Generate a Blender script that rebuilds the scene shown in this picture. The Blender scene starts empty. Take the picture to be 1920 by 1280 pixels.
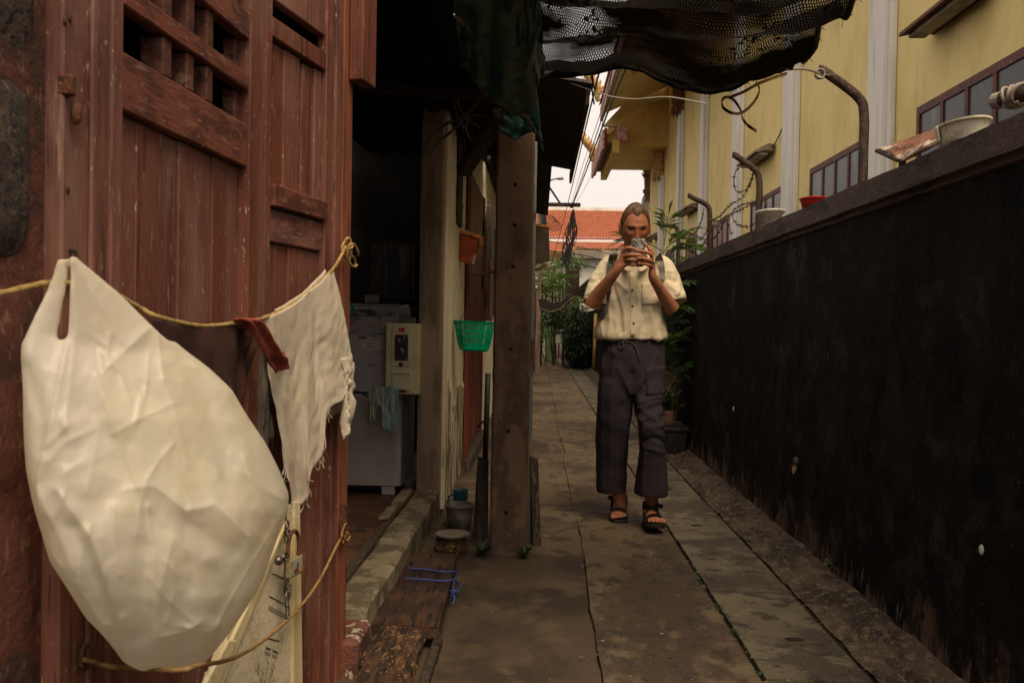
import bpy, bmesh, math, random
from mathutils import Vector as V, Matrix, noise
random.seed(7)
PI = math.pi
scn = bpy.context.scene
COL = scn.collection

# ------------------------------------------------------------------ camera, sky, sun, exposure
CAM = V((0, 0, 1.12)); FPX = 1700.0
YAW, PITCH, ROLL = 0.02965, -0.01934, math.radians(1.0)
_fw = V((-math.sin(YAW)*math.cos(PITCH), math.cos(YAW)*math.cos(PITCH), math.sin(PITCH)))
_r = V((math.cos(YAW), math.sin(YAW), 0)); _u = _r.cross(_fw)
RT = _r*math.cos(ROLL) + _u*math.sin(ROLL); UP = -_r*math.sin(ROLL) + _u*math.cos(ROLL)
cam_d = bpy.data.cameras.new('camera'); cam = bpy.data.objects.new('camera', cam_d); COL.objects.link(cam)
cam_d.sensor_width = 36.0; cam_d.lens = FPX/1920*36; cam_d.clip_start = .05; cam_d.clip_end = 500
cam_d.dof.use_dof = True; cam_d.dof.focus_distance = 5.0; cam_d.dof.aperture_fstop = 9.0
cam.matrix_world = Matrix(((RT.x, UP.x, -_fw.x, CAM.x), (RT.y, UP.y, -_fw.y, CAM.y), (RT.z, UP.z, -_fw.z, CAM.z), (0, 0, 0, 1)))
scn.camera = cam

SUN_EL, SUN_AZ = math.radians(58), math.radians(158)      # azimuth clockwise from +Y
world = bpy.data.worlds.new('World'); scn.world = world; world.use_nodes = True
nt = world.node_tree; nt.nodes.clear()
sky = nt.nodes.new('ShaderNodeTexSky'); sky.sky_type = 'NISHITA'; sky.sun_disc = False
sky.sun_elevation = SUN_EL; sky.sun_rotation = SUN_AZ; sky.air_density = 1.0; sky.dust_density = 5.0; sky.ozone_density = 1.0
hs = nt.nodes.new('ShaderNodeHueSaturation'); hs.inputs['Saturation'].default_value = .08
mx = nt.nodes.new('ShaderNodeMix'); mx.data_type = 'RGBA'; mx.inputs[0].default_value = .8      # the even overcast
mx.inputs[7].default_value = (4.75, 4.18, 3.72, 1)
bg = nt.nodes.new('ShaderNodeBackground'); bg.inputs['Strength'].default_value = .1
wo = nt.nodes.new('ShaderNodeOutputWorld')
nt.links.new(sky.outputs[0], hs.inputs['Color']); nt.links.new(hs.outputs[0], mx.inputs[6])
nt.links.new(mx.outputs[2], bg.inputs['Color']); nt.links.new(bg.outputs[0], wo.inputs['Surface'])
sun_d = bpy.data.lights.new('sun', 'SUN'); sun_d.energy = 1.5; sun_d.angle = math.radians(35); sun_d.color = (1, .82, .56)
sun = bpy.data.objects.new('sun', sun_d); COL.objects.link(sun)
_sd = V((math.sin(SUN_AZ)*math.cos(SUN_EL), math.cos(SUN_AZ)*math.cos(SUN_EL), math.sin(SUN_EL)))
sun.rotation_euler = _sd.to_track_quat('Z', 'Y').to_euler(); sun.location = _sd*30
scn.view_settings.view_transform = 'Standard'; scn.view_settings.look = 'None'
scn.view_settings.exposure = 1.15; scn.view_settings.gamma = 1.0
scn.cycles.max_bounces = 8; scn.cycles.transparent_max_bounces = 24

# ------------------------------------------------------------------ points: a sight line met with a real plane
def ray(px, py): return _fw + RT*((px-960)/FPX) - UP*((py-640)/FPX)
def PY(px, py, Y): d = ray(px, py); return CAM + d*(Y/d.y)
def PZ(px, py, Z): d = ray(px, py); return CAM + d*((Z-CAM.z)/d.z)
def PX(px, py, X): d = ray(px, py); return CAM + d*(X/d.x)

# ------------------------------------------------------------------ materials
def H(h, k=1.0):
    out = []
    for i in (0, 2, 4):
        c = int(h[i:i+2], 16)/255
        out.append((c/12.92 if c <= .04045 else ((c+.055)/1.055)**2.4)*k)
    return tuple(out)
def mat(name, base, layers=(), rough=.8, bump=.25, bs=(90, 90, 90), metal=0.0, spec=.3, trans=0.0, alpha=None, transl=None, bdist=.01, coat=0, transp=0.0, vary=0.0):
    """base colour, then layers (colour, noise scale xyz, lo, hi[, amount]) laid over it by noise; all in world coordinates"""
    m = bpy.data.materials.new(name); m.use_nodes = True; n = m.node_tree; n.nodes.clear()
    out = n.nodes.new('ShaderNodeOutputMaterial'); p = n.nodes.new('ShaderNodeBsdfPrincipled')
    g = n.nodes.new('ShaderNodeNewGeometry'); L = n.links
    def noise_at(s, det=6, off=0):
        mp = n.nodes.new('ShaderNodeMapping'); mp.inputs['Scale'].default_value = s; mp.inputs['Location'].default_value = (off*3.7, off*1.3, off*2.1)
        t = n.nodes.new('ShaderNodeTexNoise'); t.inputs['Scale'].default_value = 1; t.inputs['Detail'].default_value = det; t.inputs['Roughness'].default_value = .62
        L.new(g.outputs['Position'], mp.inputs['Vector']); L.new(mp.outputs[0], t.inputs['Vector']); return t.outputs['Fac']
    colr = None
    for i, ly in enumerate(layers):
        c, s, lo, hi = ly[:4]; amt = ly[4] if len(ly) > 4 else 1
        lo = .5+(lo-.5)*.58; hi = .5+(hi-.5)*.58
        f = noise_at(s, 7, i+1)
        if len(ly) > 5:                                  # stain that thins out above a height: (height, gain)
            sp = n.nodes.new('ShaderNodeSeparateXYZ'); L.new(g.outputs['Position'], sp.inputs[0])
            ma = n.nodes.new('ShaderNodeMath'); ma.operation = 'MULTIPLY_ADD'; ma.inputs[1].default_value = -ly[5][1]; ma.inputs[2].default_value = ly[5][0]*ly[5][1]; L.new(sp.outputs['Z'], ma.inputs[0])
            ad = n.nodes.new('ShaderNodeMath'); ad.operation = 'ADD'; L.new(f, ad.inputs[0]); L.new(ma.outputs[0], ad.inputs[1]); f = ad.outputs[0]
        mr = n.nodes.new('ShaderNodeMapRange'); mr.interpolation_type = 'SMOOTHSTEP'
        mr.inputs[1].default_value = lo; mr.inputs[2].default_value = hi; mr.inputs[4].default_value = amt
        L.new(f, mr.inputs[0])
        x = n.nodes.new('ShaderNodeMix'); x.data_type = 'RGBA'; L.new(mr.outputs[0], x.inputs[0])
        if colr is None: x.inputs[6].default_value = (*base, 1)
        else: L.new(colr, x.inputs[6])
        x.inputs[7].default_value = (*c, 1); colr = x.outputs[2]
    if vary and colr is not None:                        # each board was painted and weathered on its own
        oi = n.nodes.new('ShaderNodeObjectInfo'); vm = n.nodes.new('ShaderNodeMapRange'); vm.inputs[3].default_value = 1-vary; vm.inputs[4].default_value = 1+vary
        hv = n.nodes.new('ShaderNodeHueSaturation'); L.new(oi.outputs['Random'], vm.inputs[0]); L.new(vm.outputs[0], hv.inputs['Value']); L.new(colr, hv.inputs['Color']); colr = hv.outputs[0]
        sm = n.nodes.new('ShaderNodeMapRange'); sm.inputs[3].default_value = 1.04; sm.inputs[4].default_value = .86; L.new(oi.outputs['Random'], sm.inputs[0]); L.new(sm.outputs[0], hv.inputs['Saturation'])
    if colr is None: p.inputs['Base Color'].default_value = (*base, 1)
    else: L.new(colr, p.inputs['Base Color'])
    p.inputs['Roughness'].default_value = rough; p.inputs['Metallic'].default_value = metal
    p.inputs['Specular IOR Level'].default_value = spec; p.inputs['Transmission Weight'].default_value = trans
    p.inputs['Coat Weight'].default_value = coat
    if bump:
        b = n.nodes.new('ShaderNodeBump'); b.inputs['Strength'].default_value = bump; b.inputs['Distance'].default_value = bdist
        L.new(noise_at(bs, 8, 9), b.inputs['Height']); L.new(b.outputs[0], p.inputs['Normal'])
    sh = p.outputs[0]
    if transl:
        t = n.nodes.new('ShaderNodeBsdfTranslucent'); t.inputs['Color'].default_value = (*transl[0], 1)
        mxs = n.nodes.new('ShaderNodeMixShader'); mxs.inputs[0].default_value = transl[1]
        L.new(sh, mxs.inputs[1]); L.new(t.outputs[0], mxs.inputs[2]); sh = mxs.outputs[0]
    if transp:
        t = n.nodes.new('ShaderNodeBsdfTransparent'); mxs = n.nodes.new('ShaderNodeMixShader'); mxs.inputs[0].default_value = transp
        L.new(sh, mxs.inputs[1]); L.new(t.outputs[0], mxs.inputs[2]); sh = mxs.outputs[0]
    L.new(sh, out.inputs['Surface'])
    return m
M = {}
pale = H('b9a188')
M['door'] = mat('red_paint', (.165, .05, .028), [((.10, .028, .017), (5, 5, 1.4), .42, .7), ((.165, .066, .042), (34, 34, 2.0), .48, .8, .7), ((.23, .115, .08), (4, 4, 2.2), .5, .85, .6), ((.05, .016, .01), (30, 30, 1.6), .62, .72, .7), ((.34, .2, .13), (60, 60, 7), .68, .82, .6), (pale, (130, 130, 34), .73, .80, .75), ((.035, .013, .009), (150, 150, 7), .70, .80, .8)], vary=.17, rough=.62, bump=.35, bs=(120, 120, 8), bdist=.006)
M['door_rail'] = mat('worn_red_paint', (.17, .052, .031), [((.09, .028, .018), (9, 9, 22), .45, .65), ((.3, .16, .1), (12, 12, 60), .62, .8, .55), (pale, (90, 40, 110), .74, .82, .7)], vary=.12, rough=.65, bump=.4, bs=(20, 20, 160), bdist=.006)
M['lattice'] = mat('lattice_worn_paint', (.09, .03, .02), [((.22, .13, .085), (12, 12, 18), .56, .75, .5), ((.05, .018, .012), (30, 30, 30), .6, .7)], rough=.7, bump=.4)
M['lit_edge_paint'] = mat('red_paint_lit_edge', (.24, .078, .04), [((.15, .046, .026), (14, 14, 2), .45, .7), (pale, (120, 120, 24), .78, .84, .5), ((.03, .012, .008), (60, 60, 4), .74, .8)], rough=.6, bump=.3, bs=(120, 120, 8))  # brighter orange paints in the light caught by the door edge
M['stone'] = mat('dark_stone', (.045, .032, .026), [((.1, .065, .048), (14, 14, 14), .45, .7), ((.015, .011, .01), (60, 60, 60), .58, .68), ((.18, .13, .1), (80, 80, 80), .68, .74, .8)], rough=.9, bump=.8, bs=(60, 60, 60), bdist=.02)
M['mortar'] = mat('red_painted_masonry', (.105, .034, .022), [((.055, .024, .018), (7, 7, 7), .45, .65), ((.2, .1, .065), (70, 70, 30), .62, .72, .7)], rough=.85, bump=.6, bs=(45, 45, 45), bdist=.015)
M['black_room'] = mat('near_black_interior', (.016, .0135, .011), [((.024, .02, .016), (3, 3, 3), .45, .7)], rough=1, spec=.02)  # near-black tone shared by room walls, awning sheets, canopy and a tarp fold
M['dark_wood'] = mat('dark_wood', (.035, .023, .016), [((.07, .045, .03), (40, 40, 4), .48, .7), ((.012, .009, .007), (12, 12, 12), .55, .7)], rough=.85, bump=.5, bs=(90, 90, 8))
M['old_wood'] = mat('weathered_wood', (.095, .062, .042), [((.04, .026, .018), (60, 60, 4), .45, .65), ((.19, .14, .1), (90, 90, 6), .58, .72), ((.02, .014, .01), (120, 120, 5), .64, .7)], rough=.9, bump=.8, bs=(130, 130, 6), bdist=.012)
M['plank'] = mat('wet_dark_plank', (.038, .02, .014), [((.075, .034, .02), (6, 6, 6), .45, .7), ((.012, .009, .008), (50, 5, 50), .5, .7), ((.2, .15, .11), (110, 110, 110), .72, .75, .7)], rough=.6, bump=.6, bs=(90, 10, 90))
M['rotten'] = mat('rotten_wood', (.085, .042, .022), [((.03, .017, .01), (25, 8, 25), .42, .6), ((.23, .12, .05), (40, 14, 40), .58, .7), ((.32, .2, .08), (80, 30, 80), .68, .74)], rough=.95, bump=1.0, bs=(70, 16, 70), bdist=.03)
M['concrete'] = mat('path_concrete', (.15, .10, .056), [((.07, .044, .028), (1.6, 1.1, 1), .4, .62), ((.2, .14, .078), (3.5, 2.2, 1), .52, .72, .8), ((.04, .03, .024), (11, 9, 9), .54, .7, .75), ((.19, .15, .11), (150, 150, 150), .6, .7, .5), ((.55, .48, .4), (22, 40, 22), .84, .86, .7)], rough=.75, bump=.9, bs=(120, 120, 120), bdist=.016)
M['slab'] = mat('drain_cover_concrete', (.15, .118, .075), [((.075, .056, .039), (2.4, 2.0, 2), .42, .62), ((.185, .155, .095), (5, 5, 5), .55, .7, .8), ((.04, .032, .025), (9, 14, 9), .58, .7, .85), ((.25, .2, .15), (160, 160, 160), .62, .7, .5), ((.55, .48, .4), (26, 40, 26), .83, .85, .7)], rough=.75, bump=.9, bs=(120, 120, 120), bdist=.016)
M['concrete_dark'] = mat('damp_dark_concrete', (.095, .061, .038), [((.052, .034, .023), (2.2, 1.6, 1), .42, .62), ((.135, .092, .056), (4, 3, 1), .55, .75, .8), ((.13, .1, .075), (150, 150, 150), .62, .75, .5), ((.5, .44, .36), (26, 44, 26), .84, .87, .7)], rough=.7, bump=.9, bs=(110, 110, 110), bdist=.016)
M['ledge'] = mat('rough_wall_ledge', (.1, .07, .047), [((.04, .028, .02), (6, 3, 6), .42, .6), ((.17, .12, .075), (26, 18, 26), .52, .7), ((.3, .24, .17), (120, 120, 120), .66, .72, .7)], rough=.9, bump=1.0, bs=(45, 45, 45), bdist=.02)
M['lime'] = mat('lime_splash', (.36, .31, .25), [((.16, .125, .095), (90, 90, 90), .42, .62)], rough=.9)
M['dirt'] = mat('joint_dirt', (.018, .013, .009), [((.045, .03, .02), (60, 60, 60), .5, .7)], rough=.95, bump=1, bs=(90, 90, 90))
M['ground'] = mat('ground_earth', (.06, .045, .032), [((.03, .022, .016), (2, 2, 2), .4, .65)], rough=.95)
M['black_wall'] = mat('mouldy_black_wall', (.0085, .007, .0055), [((.042, .027, .021), (1.3, .9, 1.0), .48, .72, .8), ((.06, .039, .03), (4.5, 3.5, 4.0), .58, .76, .7), ((.11, .08, .062), (70, 60, 60), .68, .82, .6), ((.075, .048, .037), (9, 6, 5), .62, .86, .6), ((.13, .085, .065), (30, 24, 14), .74, .88, .6), ((.004, .004, .0035), (5, 4, 3), .52, .72), ((.13, .082, .058), (7, 5, 3.2), .5, .85, 1, (.16, .9)), ((.24, .16, .115), (40, 34, 9), .6, .85, .8, (.13, .9)), ((.012, .01, .009), (14, 11, 8), .58, .72, .8), ((.4, .34, .29), (60, 60, 50), .86, .88, .9)], rough=.9, bump=.8, bs=(60, 60, 45), bdist=.016, spec=.12)
M['wall_foot'] = mat('wall_foot', (.075, .045, .033), [((.02, .014, .011), (7, 7, 3), .42, .6), ((.16, .1, .07), (40, 40, 10), .58, .72, .8), ((.01, .009, .008), (12, 12, 2.5), .54, .66)], rough=.92, bump=1, bs=(40, 40, 30), bdist=.02, spec=.15)
M['coping'] = mat('coping_concrete', (.095, .064, .048), [((.042, .029, .022), (5, 1.6, 8), .42, .62), ((.13, .1, .075), (22, 10, 50), .57, .72, .7), ((.3, .25, .2), (140, 140, 140), .7, .74, .7)], rough=.85, bump=.6, bs=(60, 60, 60))
M['yellow'] = mat('yellow_stucco', (.70, .55, .23), [((.63, .485, .19), (1.2, 1.2, 1), .45, .7), ((.5, .385, .16), (3, 3, 1), .56, .8, .5), ((.34, .27, .13), (9, 9, 1.2), .68, .84, .5), ((.2, .15, .08), (60, 60, 20), .78, .86, .5)], rough=.85, bump=.15, bs=(60, 60, 60))
M['shaded_yellow'] = mat('shaded_yellow_stucco', (.6, .42, .13), [((.5, .33, .1), (2, 2, 2), .45, .7)], rough=.85)  # darker copy of the yellow, shade under the eaves put into the colour
M['pilaster'] = mat('white_stucco', (.66, .62, .56), [((.5, .46, .4), (3, 3, .4), .5, .75, .8), ((.3, .26, .2), (16, 16, .8), .62, .8, .6)], rough=.8, bump=.15)
M['win_frame'] = mat('maroon_frame', (.095, .02, .016), [((.05, .014, .012), (10, 10, 10), .5, .7), (pale, (60, 60, 60), .72, .75, .7)], rough=.6)
M['glass'] = mat('dusty_window_glass', (.03, .028, .026), [((.07, .065, .06), (2, 1.2, 1.2), .45, .7), ((.13, .12, .11), (9, 3, 1), .58, .75, .6)], rough=.3, bump=.04, bs=(2, 2, 2), spec=.25)
M['gold'] = mat('ornament_gold', (.42, .26, .07), [((.2, .05, .03), (30, 30, 30), .5, .6), ((.6, .42, .12), (60, 60, 60), .58, .7)], rough=.5, bump=.6, bs=(90, 90, 90))
M['ornament_red'] = mat('ornament_maroon', (.13, .045, .03), [((.32, .18, .06), (26, 26, 26), .52, .62), ((.05, .02, .016), (40, 40, 40), .56, .66)], rough=.6, bump=.6)
M['pink'] = mat('pink_fascia', (.5, .32, .27), [((.4, .08, .07), (9, 9, 9), .5, .62, .9)], rough=.8)
M['red_fascia'] = mat('red_fascia', (.3, .05, .04), [((.18, .035, .03), (6, 6, 6), .45, .65)], rough=.7)
M['rooftile'] = mat('orange_roof_tile', (.30, .085, .04), [((.24, .065, .03), (3, 3, 3), .45, .65), ((.36, .13, .065), (16, 16, 16), .55, .7, .7)], rough=.7, bump=.2, bs=(30, 30, 30))
M['white_trim'] = mat('white_trim', (.7, .66, .6), [((.55, .5, .45), (2, 2, 2), .5, .7)], rough=.8)
M['grey_render'] = mat('grey_render', (.36, .31, .25), [((.22, .18, .14), (1.2, 1.2, 2), .45, .65), ((.12, .1, .08), (5, 5, 1), .6, .75, .7)], rough=.9)
M['cream'] = mat('cream_plaster', (.76, .67, .49), [((.66, .55, .37), (3, 3, .8), .45, .7), ((.2, .14, .09), (9, 9, 1.1), .72, .8, .8), ((.3, .25, .15), (3.5, 3.5, .9), .7, .78, .7)], rough=.85, bump=.35, bs=(40, 40, 40))
M['cream_low'] = mat('peeling_plaster', (.6, .5, .32), [((.13, .08, .05), (9, 9, 1.4), .46, .58), ((.5, .44, .3), (20, 20, 5), .56, .62), ((.05, .035, .024), (18, 18, 2), .62, .7)], rough=.9, bump=.8, bs=(30, 30, 30), bdist=.02)
M['column'] = mat('grey_brown_column', (.3, .22, .15), [((.18, .125, .085), (9, 9, 1.4), .45, .65), ((.28, .21, .14), (26, 26, 4), .55, .75, .5), ((.05, .035, .025), (60, 60, 2), .74, .82, .6)], rough=.9, bump=.6)
M['sill'] = mat('sill_concrete', (.24, .19, .12), [((.12, .09, .055), (7, 5, 7), .42, .6), ((.34, .29, .2), (16, 10, 16), .56, .75, .6), ((.06, .045, .03), (24, 14, 24), .62, .8, .6)], rough=.9, bump=.7, bs=(40, 40, 40), bdist=.015)
M['sill_red'] = mat('peeling_red_base', (.15, .055, .038), [((.08, .035, .026), (8, 8, 8), .45, .65), ((.4, .33, .24), (26, 26, 9), .63, .68)], rough=.85, bump=.6)
M['post'] = mat('post_concrete', (.165, .095, .06), [((.09, .052, .034), (7, 7, 3.5), .42, .62), ((.18, .125, .085), (22, 22, 22), .55, .8, .5), ((.15, .095, .05), (5, 5, 2), .56, .75, .5), ((.22, .17, .12), (150, 150, 150), .74, .82, .5)], rough=.9, bump=.4, bs=(70, 70, 70))
M['blue_edge'] = mat('faded_blue_paint', (.17, .2, .19), [((.26, .22, .15), (12, 12, 3), .5, .6), ((.08, .06, .05), (20, 20, 3), .58, .68)], rough=.8)
M['floor_tile'] = mat('brown_floor_tile', (.17, .075, .04), [((.1, .045, .026), (5, 5, 5), .42, .62), ((.05, .034, .024), (9, 9, 9), .56, .68)], rough=.5, bump=.2)
M['washer'] = mat('grey_washer_plastic', (.45, .39, .37), [((.38, .325, .305), (3, 3, 3), .45, .7)], rough=.45, bump=.05)
M['washer_lid'] = mat('dark_washer_top', (.33, .285, .27), [((.08, .065, .06), (6, 6, 6), .5, .7)], rough=.35, bump=.05)
M['coinbox'] = mat('cream_steel', (.62, .55, .33), [((.54, .47, .27), (6, 6, 6), .5, .7)], rough=.45, bump=.05)
M['coinplate'] = mat('coin_plate', (.06, .05, .05), rough=.35, bump=0, metal=.6)
M['chrome'] = mat('worn_chrome', (.6, .58, .55), [((.35, .32, .3), (60, 60, 60), .5, .7)], rough=.3, metal=1, bump=.1)
M['red_label'] = mat('red_label', (.5, .02, .015), rough=.5, bump=0)
M['paper'] = mat('paper_sticker', (.6, .56, .46), [((.45, .4, .3), (40, 40, 40), .5, .7)], rough=.8, bump=0)
M['ink_blue'] = mat('blue_print', (.012, .12, .24), rough=.7, bump=0)
M['ink'] = mat('dark_print', (.05, .042, .035), rough=.7, bump=0)
M['ink_soft'] = mat('faded_print', (.25, .21, .15), rough=.8, bump=0)
M['grey_sticker'] = mat('grey_sticker', (.3, .26, .235), [((.22, .19, .17), (40, 40, 40), .5, .7)], rough=.7, bump=0)
M['maroon_sticker'] = mat('maroon_sticker', (.16, .045, .045), rough=.7, bump=0)
M['teal_cloth'] = mat('teal_rag', (.2, .33, .33), [((.36, .42, .36), (20, 20, 5), .48, .65), ((.1, .19, .21), (30, 30, 6), .56, .7)], rough=.95, bump=.4)
M['olive_cloth'] = mat('olive_rag', (.36, .36, .26), [((.2, .23, .18), (30, 30, 10), .5, .68)], rough=.95, bump=.4)
M['hose'] = mat('green_hose', (.03, .3, .17), rough=.4, bump=0)
M['bag'] = mat('thin_white_plastic', (.86, .8, .71), [((.8, .73, .58), (4.5, 4.5, 3), .42, .7), ((.76, .68, .46), (6, 6, 6), .58, .8, .7)], rough=.32, bump=.06, bs=(26, 26, 10), bdist=.008, spec=.4, transl=((.97, .9, .72), .45), transp=.2)  # yellowish patches paint in translucent shading and contents showing through
M['rubbish'] = mat('bag_contents', (.7, .6, .36), [((.45, .42, .22), (9, 9, 9), .45, .6), ((.8, .74, .56), (14, 14, 14), .55, .65)], rough=.9)
M['white_rag'] = mat('cream_rag', (.68, .58, .45), [((.6, .5, .37), (9, 9, 9), .45, .7), ((.5, .41, .3), (24, 24, 8), .6, .75, .6)], rough=.95, bump=.5, bs=(420, 420, 420), bdist=.002, transl=((.7, .58, .42), .25))
M['brown_cloth'] = mat('brown_garment', (.055, .021, .015), [((.035, .013, .01), (14, 14, 6), .45, .7)], rough=.95, bump=.3, bs=(300, 300, 300), bdist=.003)
M['red_cloth'] = mat('red_cloth', (.26, .055, .032), [((.17, .032, .02), (24, 24, 16), .45, .68)], rough=.95, bump=.3, bs=(200, 200, 200))
M['grey_cloth'] = mat('grey_cloth', (.12, .095, .075), [((.05, .04, .032), (40, 40, 4), .45, .65)], rough=.95)
M['rope'] = mat('yellow_rope', (.44, .29, .1), [((.28, .17, .055), (60, 60, 60), .45, .65)], rough=.9, bump=.6, bs=(300, 300, 300))
M['twine'] = mat('brown_twine', (.3, .17, .06), [((.18, .1, .035), (60, 60, 60), .45, .65)], rough=.9, bump=.5)
M['cream_board'] = mat('cream_board', (.55, .45, .26), [((.48, .36, .17), (12, 12, 1.5), .46, .66), ((.66, .58, .42), (5, 5, 2), .55, .7)], rough=.7, bump=.2)
M['cream_panel'] = mat('cream_panel', (.56, .48, .33), [((.44, .36, .22), (8, 8, 6), .5, .7), ((.3, .25, .18), (60, 60, 60), .66, .72, .6)], rough=.75, bump=.3)
M['rust'] = mat('rusty_steel', (.12, .045, .022), [((.05, .022, .014), (60, 60, 60), .45, .6), ((.2, .08, .035), (120, 120, 120), .6, .7)], rough=.8, bump=.6, metal=.2)
M['steel'] = mat('dull_steel', (.2, .18, .16), [((.1, .08, .07), (60, 60, 60), .45, .65)], rough=.45, metal=.8, bump=.2)
M['brass'] = mat('worn_brass', (.45, .38, .22), [((.3, .22, .1), (60, 60, 60), .5, .7)], rough=.45, metal=.6, bump=.2)
M['black'] = mat('black_plastic', (.016, .015, .014), [((.035, .03, .027), (9, 9, 9), .5, .7)], rough=.5, bump=.1)
M['cable'] = mat('black_cable', (.014, .013, .012), rough=.6, bump=0)
M['grey_cable'] = mat('grey_cable', (.3, .25, .19), rough=.6, bump=0)
M['strap'] = mat('brown_strap', (.055, .036, .027), rough=.7, bump=.1)
M['tarp'] = mat('green_tarp', (.028, .10, .075), [((.045, .17, .13), (7, 7, 7), .5, .7), ((.008, .02, .015), (11, 11, 11), .5, .7)], rough=.45, bump=.35, bs=(18, 18, 18), bdist=.02)
M['tarp_hem'] = mat('green_rope_hem', (.04, .2, .13), rough=.6, bump=.3)
M['corrugated'] = mat('dark_corrugated_iron', (.03, .023, .02), [((.055, .04, .032), (6, 2, 6), .45, .7), ((.07, .035, .022), (30, 5, 30), .6, .72)], rough=.7, bump=.3)
M['orange_box'] = mat('orange_letterbox', (.36, .075, .018), [((.27, .052, .013), (14, 14, 9), .45, .65), ((.12, .03, .012), (50, 50, 20), .66, .72)], rough=.55, bump=.2)
M['orange_lid'] = mat('orange_lid', (.62, .26, .07), [((.36, .11, .03), (18, 18, 18), .45, .65), ((.12, .04, .02), (80, 80, 80), .68, .72)], rough=.55, bump=.2)
M['red_door'] = mat('second_door_paint', (.17, .036, .022), [((.1, .024, .016), (9, 9, 1.2), .42, .62), ((.3, .15, .09), (40, 40, 2), .62, .72, .7)], rough=.65, bump=.4, bs=(90, 90, 6))
M['red_door_top'] = mat('bleached_wood', (.3, .2, .13), [((.17, .09, .055), (40, 40, 2), .42, .62), ((.42, .33, .25), (70, 70, 3), .58, .7)], rough=.9, bump=.6, bs=(120, 120, 6))
M['basket'] = mat('green_plastic', (.0, .36, .18), [((.0, .28, .14), (12, 12, 12), .45, .65)], rough=.35, bump=.05, transl=((.0, .4, .18), .15))
M['pink_string'] = mat('pink_string', (.5, .16, .16), rough=.8, bump=0)
M['blue_string'] = mat('blue_string', (.045, .065, .23), rough=.6, bump=0)
M['bucket'] = mat('dusty_translucent_bucket', (.28, .245, .2), [((.13, .11, .09), (9, 9, 9), .45, .65)], rough=.5, bump=.2, transl=((.3, .26, .2), .2))
M['lid'] = mat('dusty_plastic_lid', (.2, .175, .13), [((.16, .12, .085), (14, 14, 14), .45, .65)], rough=.5, bump=.2)
M['blue_cup'] = mat('blue_enamel', (.012, .075, .11), [((.05, .13, .16), (30, 30, 30), .55, .68), ((.25, .06, .04), (40, 40, 40), .7, .74)], rough=.35, bump=.1)
M['terracotta'] = mat('old_pot', (.16, .085, .05), [((.08, .045, .03), (14, 14, 14), .45, .65)], rough=.9, bump=.4)
M['red_pot'] = mat('red_plastic_pot', (.42, .02, .015), rough=.4, bump=.05)
M['white_plastic'] = mat('white_plastic', (.72, .66, .5), [((.55, .48, .34), (30, 30, 30), .55, .7)], rough=.4, bump=.05)
M['white_pot'] = mat('white_pot', (.66, .62, .56), [((.5, .45, .4), (30, 30, 30), .5, .7)], rough=.5, bump=.05)
M['rust_sheet'] = mat('rusted_sheet', (.3, .125, .06), [((.2, .075, .036), (6, 6, 6), .45, .65), ((.55, .48, .38), (5, 2.6, 9), .60, .62), ((.1, .05, .03), (40, 40, 40), .64, .7)], rough=.8, bump=.3)
M['pipe'] = mat('rusty_pipe', (.075, .044, .03), [((.04, .024, .017), (25, 25, 25), .45, .65), ((.2, .15, .12), (90, 90, 90), .66, .72, .7)], rough=.7, bump=.4, metal=.2)
M['leaf'] = mat('green_leaf', (.085, .165, .032), [((.045, .10, .02), (5, 5, 5), .42, .6), ((.13, .17, .035), (8, 8, 8), .6, .72)], rough=.45, bump=.1, transl=((.12, .22, .03), .3), spec=.4)
M['leaf_dark'] = mat('dark_leaf', (.035, .07, .025), [((.018, .038, .014), (6, 6, 6), .42, .6), ((.045, .08, .025), (9, 9, 9), .6, .72)], rough=.4, bump=.1, transl=((.05, .1, .02), .2), spec=.4)
M['leaf_pale'] = mat('pale_leaf', (.12, .16, .05), [((.06, .1, .03), (6, 6, 6), .42, .6), ((.24, .24, .09), (9, 9, 9), .58, .7)], rough=.5, bump=.1, transl=((.2, .26, .06), .3))
M['leaf_dry'] = mat('dry_leaf', (.2, .15, .07), [((.11, .075, .035), (9, 9, 9), .45, .6)], rough=.9, bump=.2)
M['bark'] = mat('bark', (.07, .048, .032), [((.03, .021, .015), (20, 20, 6), .45, .6)], rough=.95, bump=.8)
M['blue_planter'] = mat('blue_planter', (.022, .05, .085), rough=.5, bump=.1)
M['green_bin'] = mat('pale_green_bin', (.13, .2, .07), [((.08, .13, .05), (6, 6, 6), .45, .65)], rough=.6, bump=.1)
M['white_box'] = mat('cream_planter', (.55, .55, .45), [((.4, .39, .3), (6, 6, 6), .5, .7)], rough=.7)
M['skin'] = mat('skin', (.38, .155, .085), [((.3, .1, .048), (14, 14, 14), .45, .7), ((.43, .18, .1), (30, 30, 30), .55, .75, .6)], rough=.5, bump=.12, bs=(150, 150, 150), bdist=.003, spec=.2)
M['hair'] = mat('brown_hair', (.075, .034, .016), [((.15, .075, .036), (160, 18, 60), .5, .66), ((.035, .018, .01), (180, 20, 70), .56, .68)], rough=.65, bump=.8, bs=(260, 24, 90), bdist=.004, spec=.15)
M['hair_light'] = mat('light_brown_hair', (.15, .072, .034), [((.09, .04, .02), (60, 60, 60), .45, .7)], rough=.5, bump=0, spec=.3)
M['eye'] = mat('eye', (.025, .016, .012), rough=.15, bump=0, spec=.5)  # whole eyeball dark, painting in the shadow of squinting lids
M['brow'] = mat('eyebrow', (.075, .034, .018), rough=.8, bump=0)
M['shirt'] = mat('cream_shirt', (.68, .565, .39), [((.62, .505, .33), (9, 9, 6), .45, .7)], rough=.92, bump=.25, bs=(500, 500, 500), bdist=.002)
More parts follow.
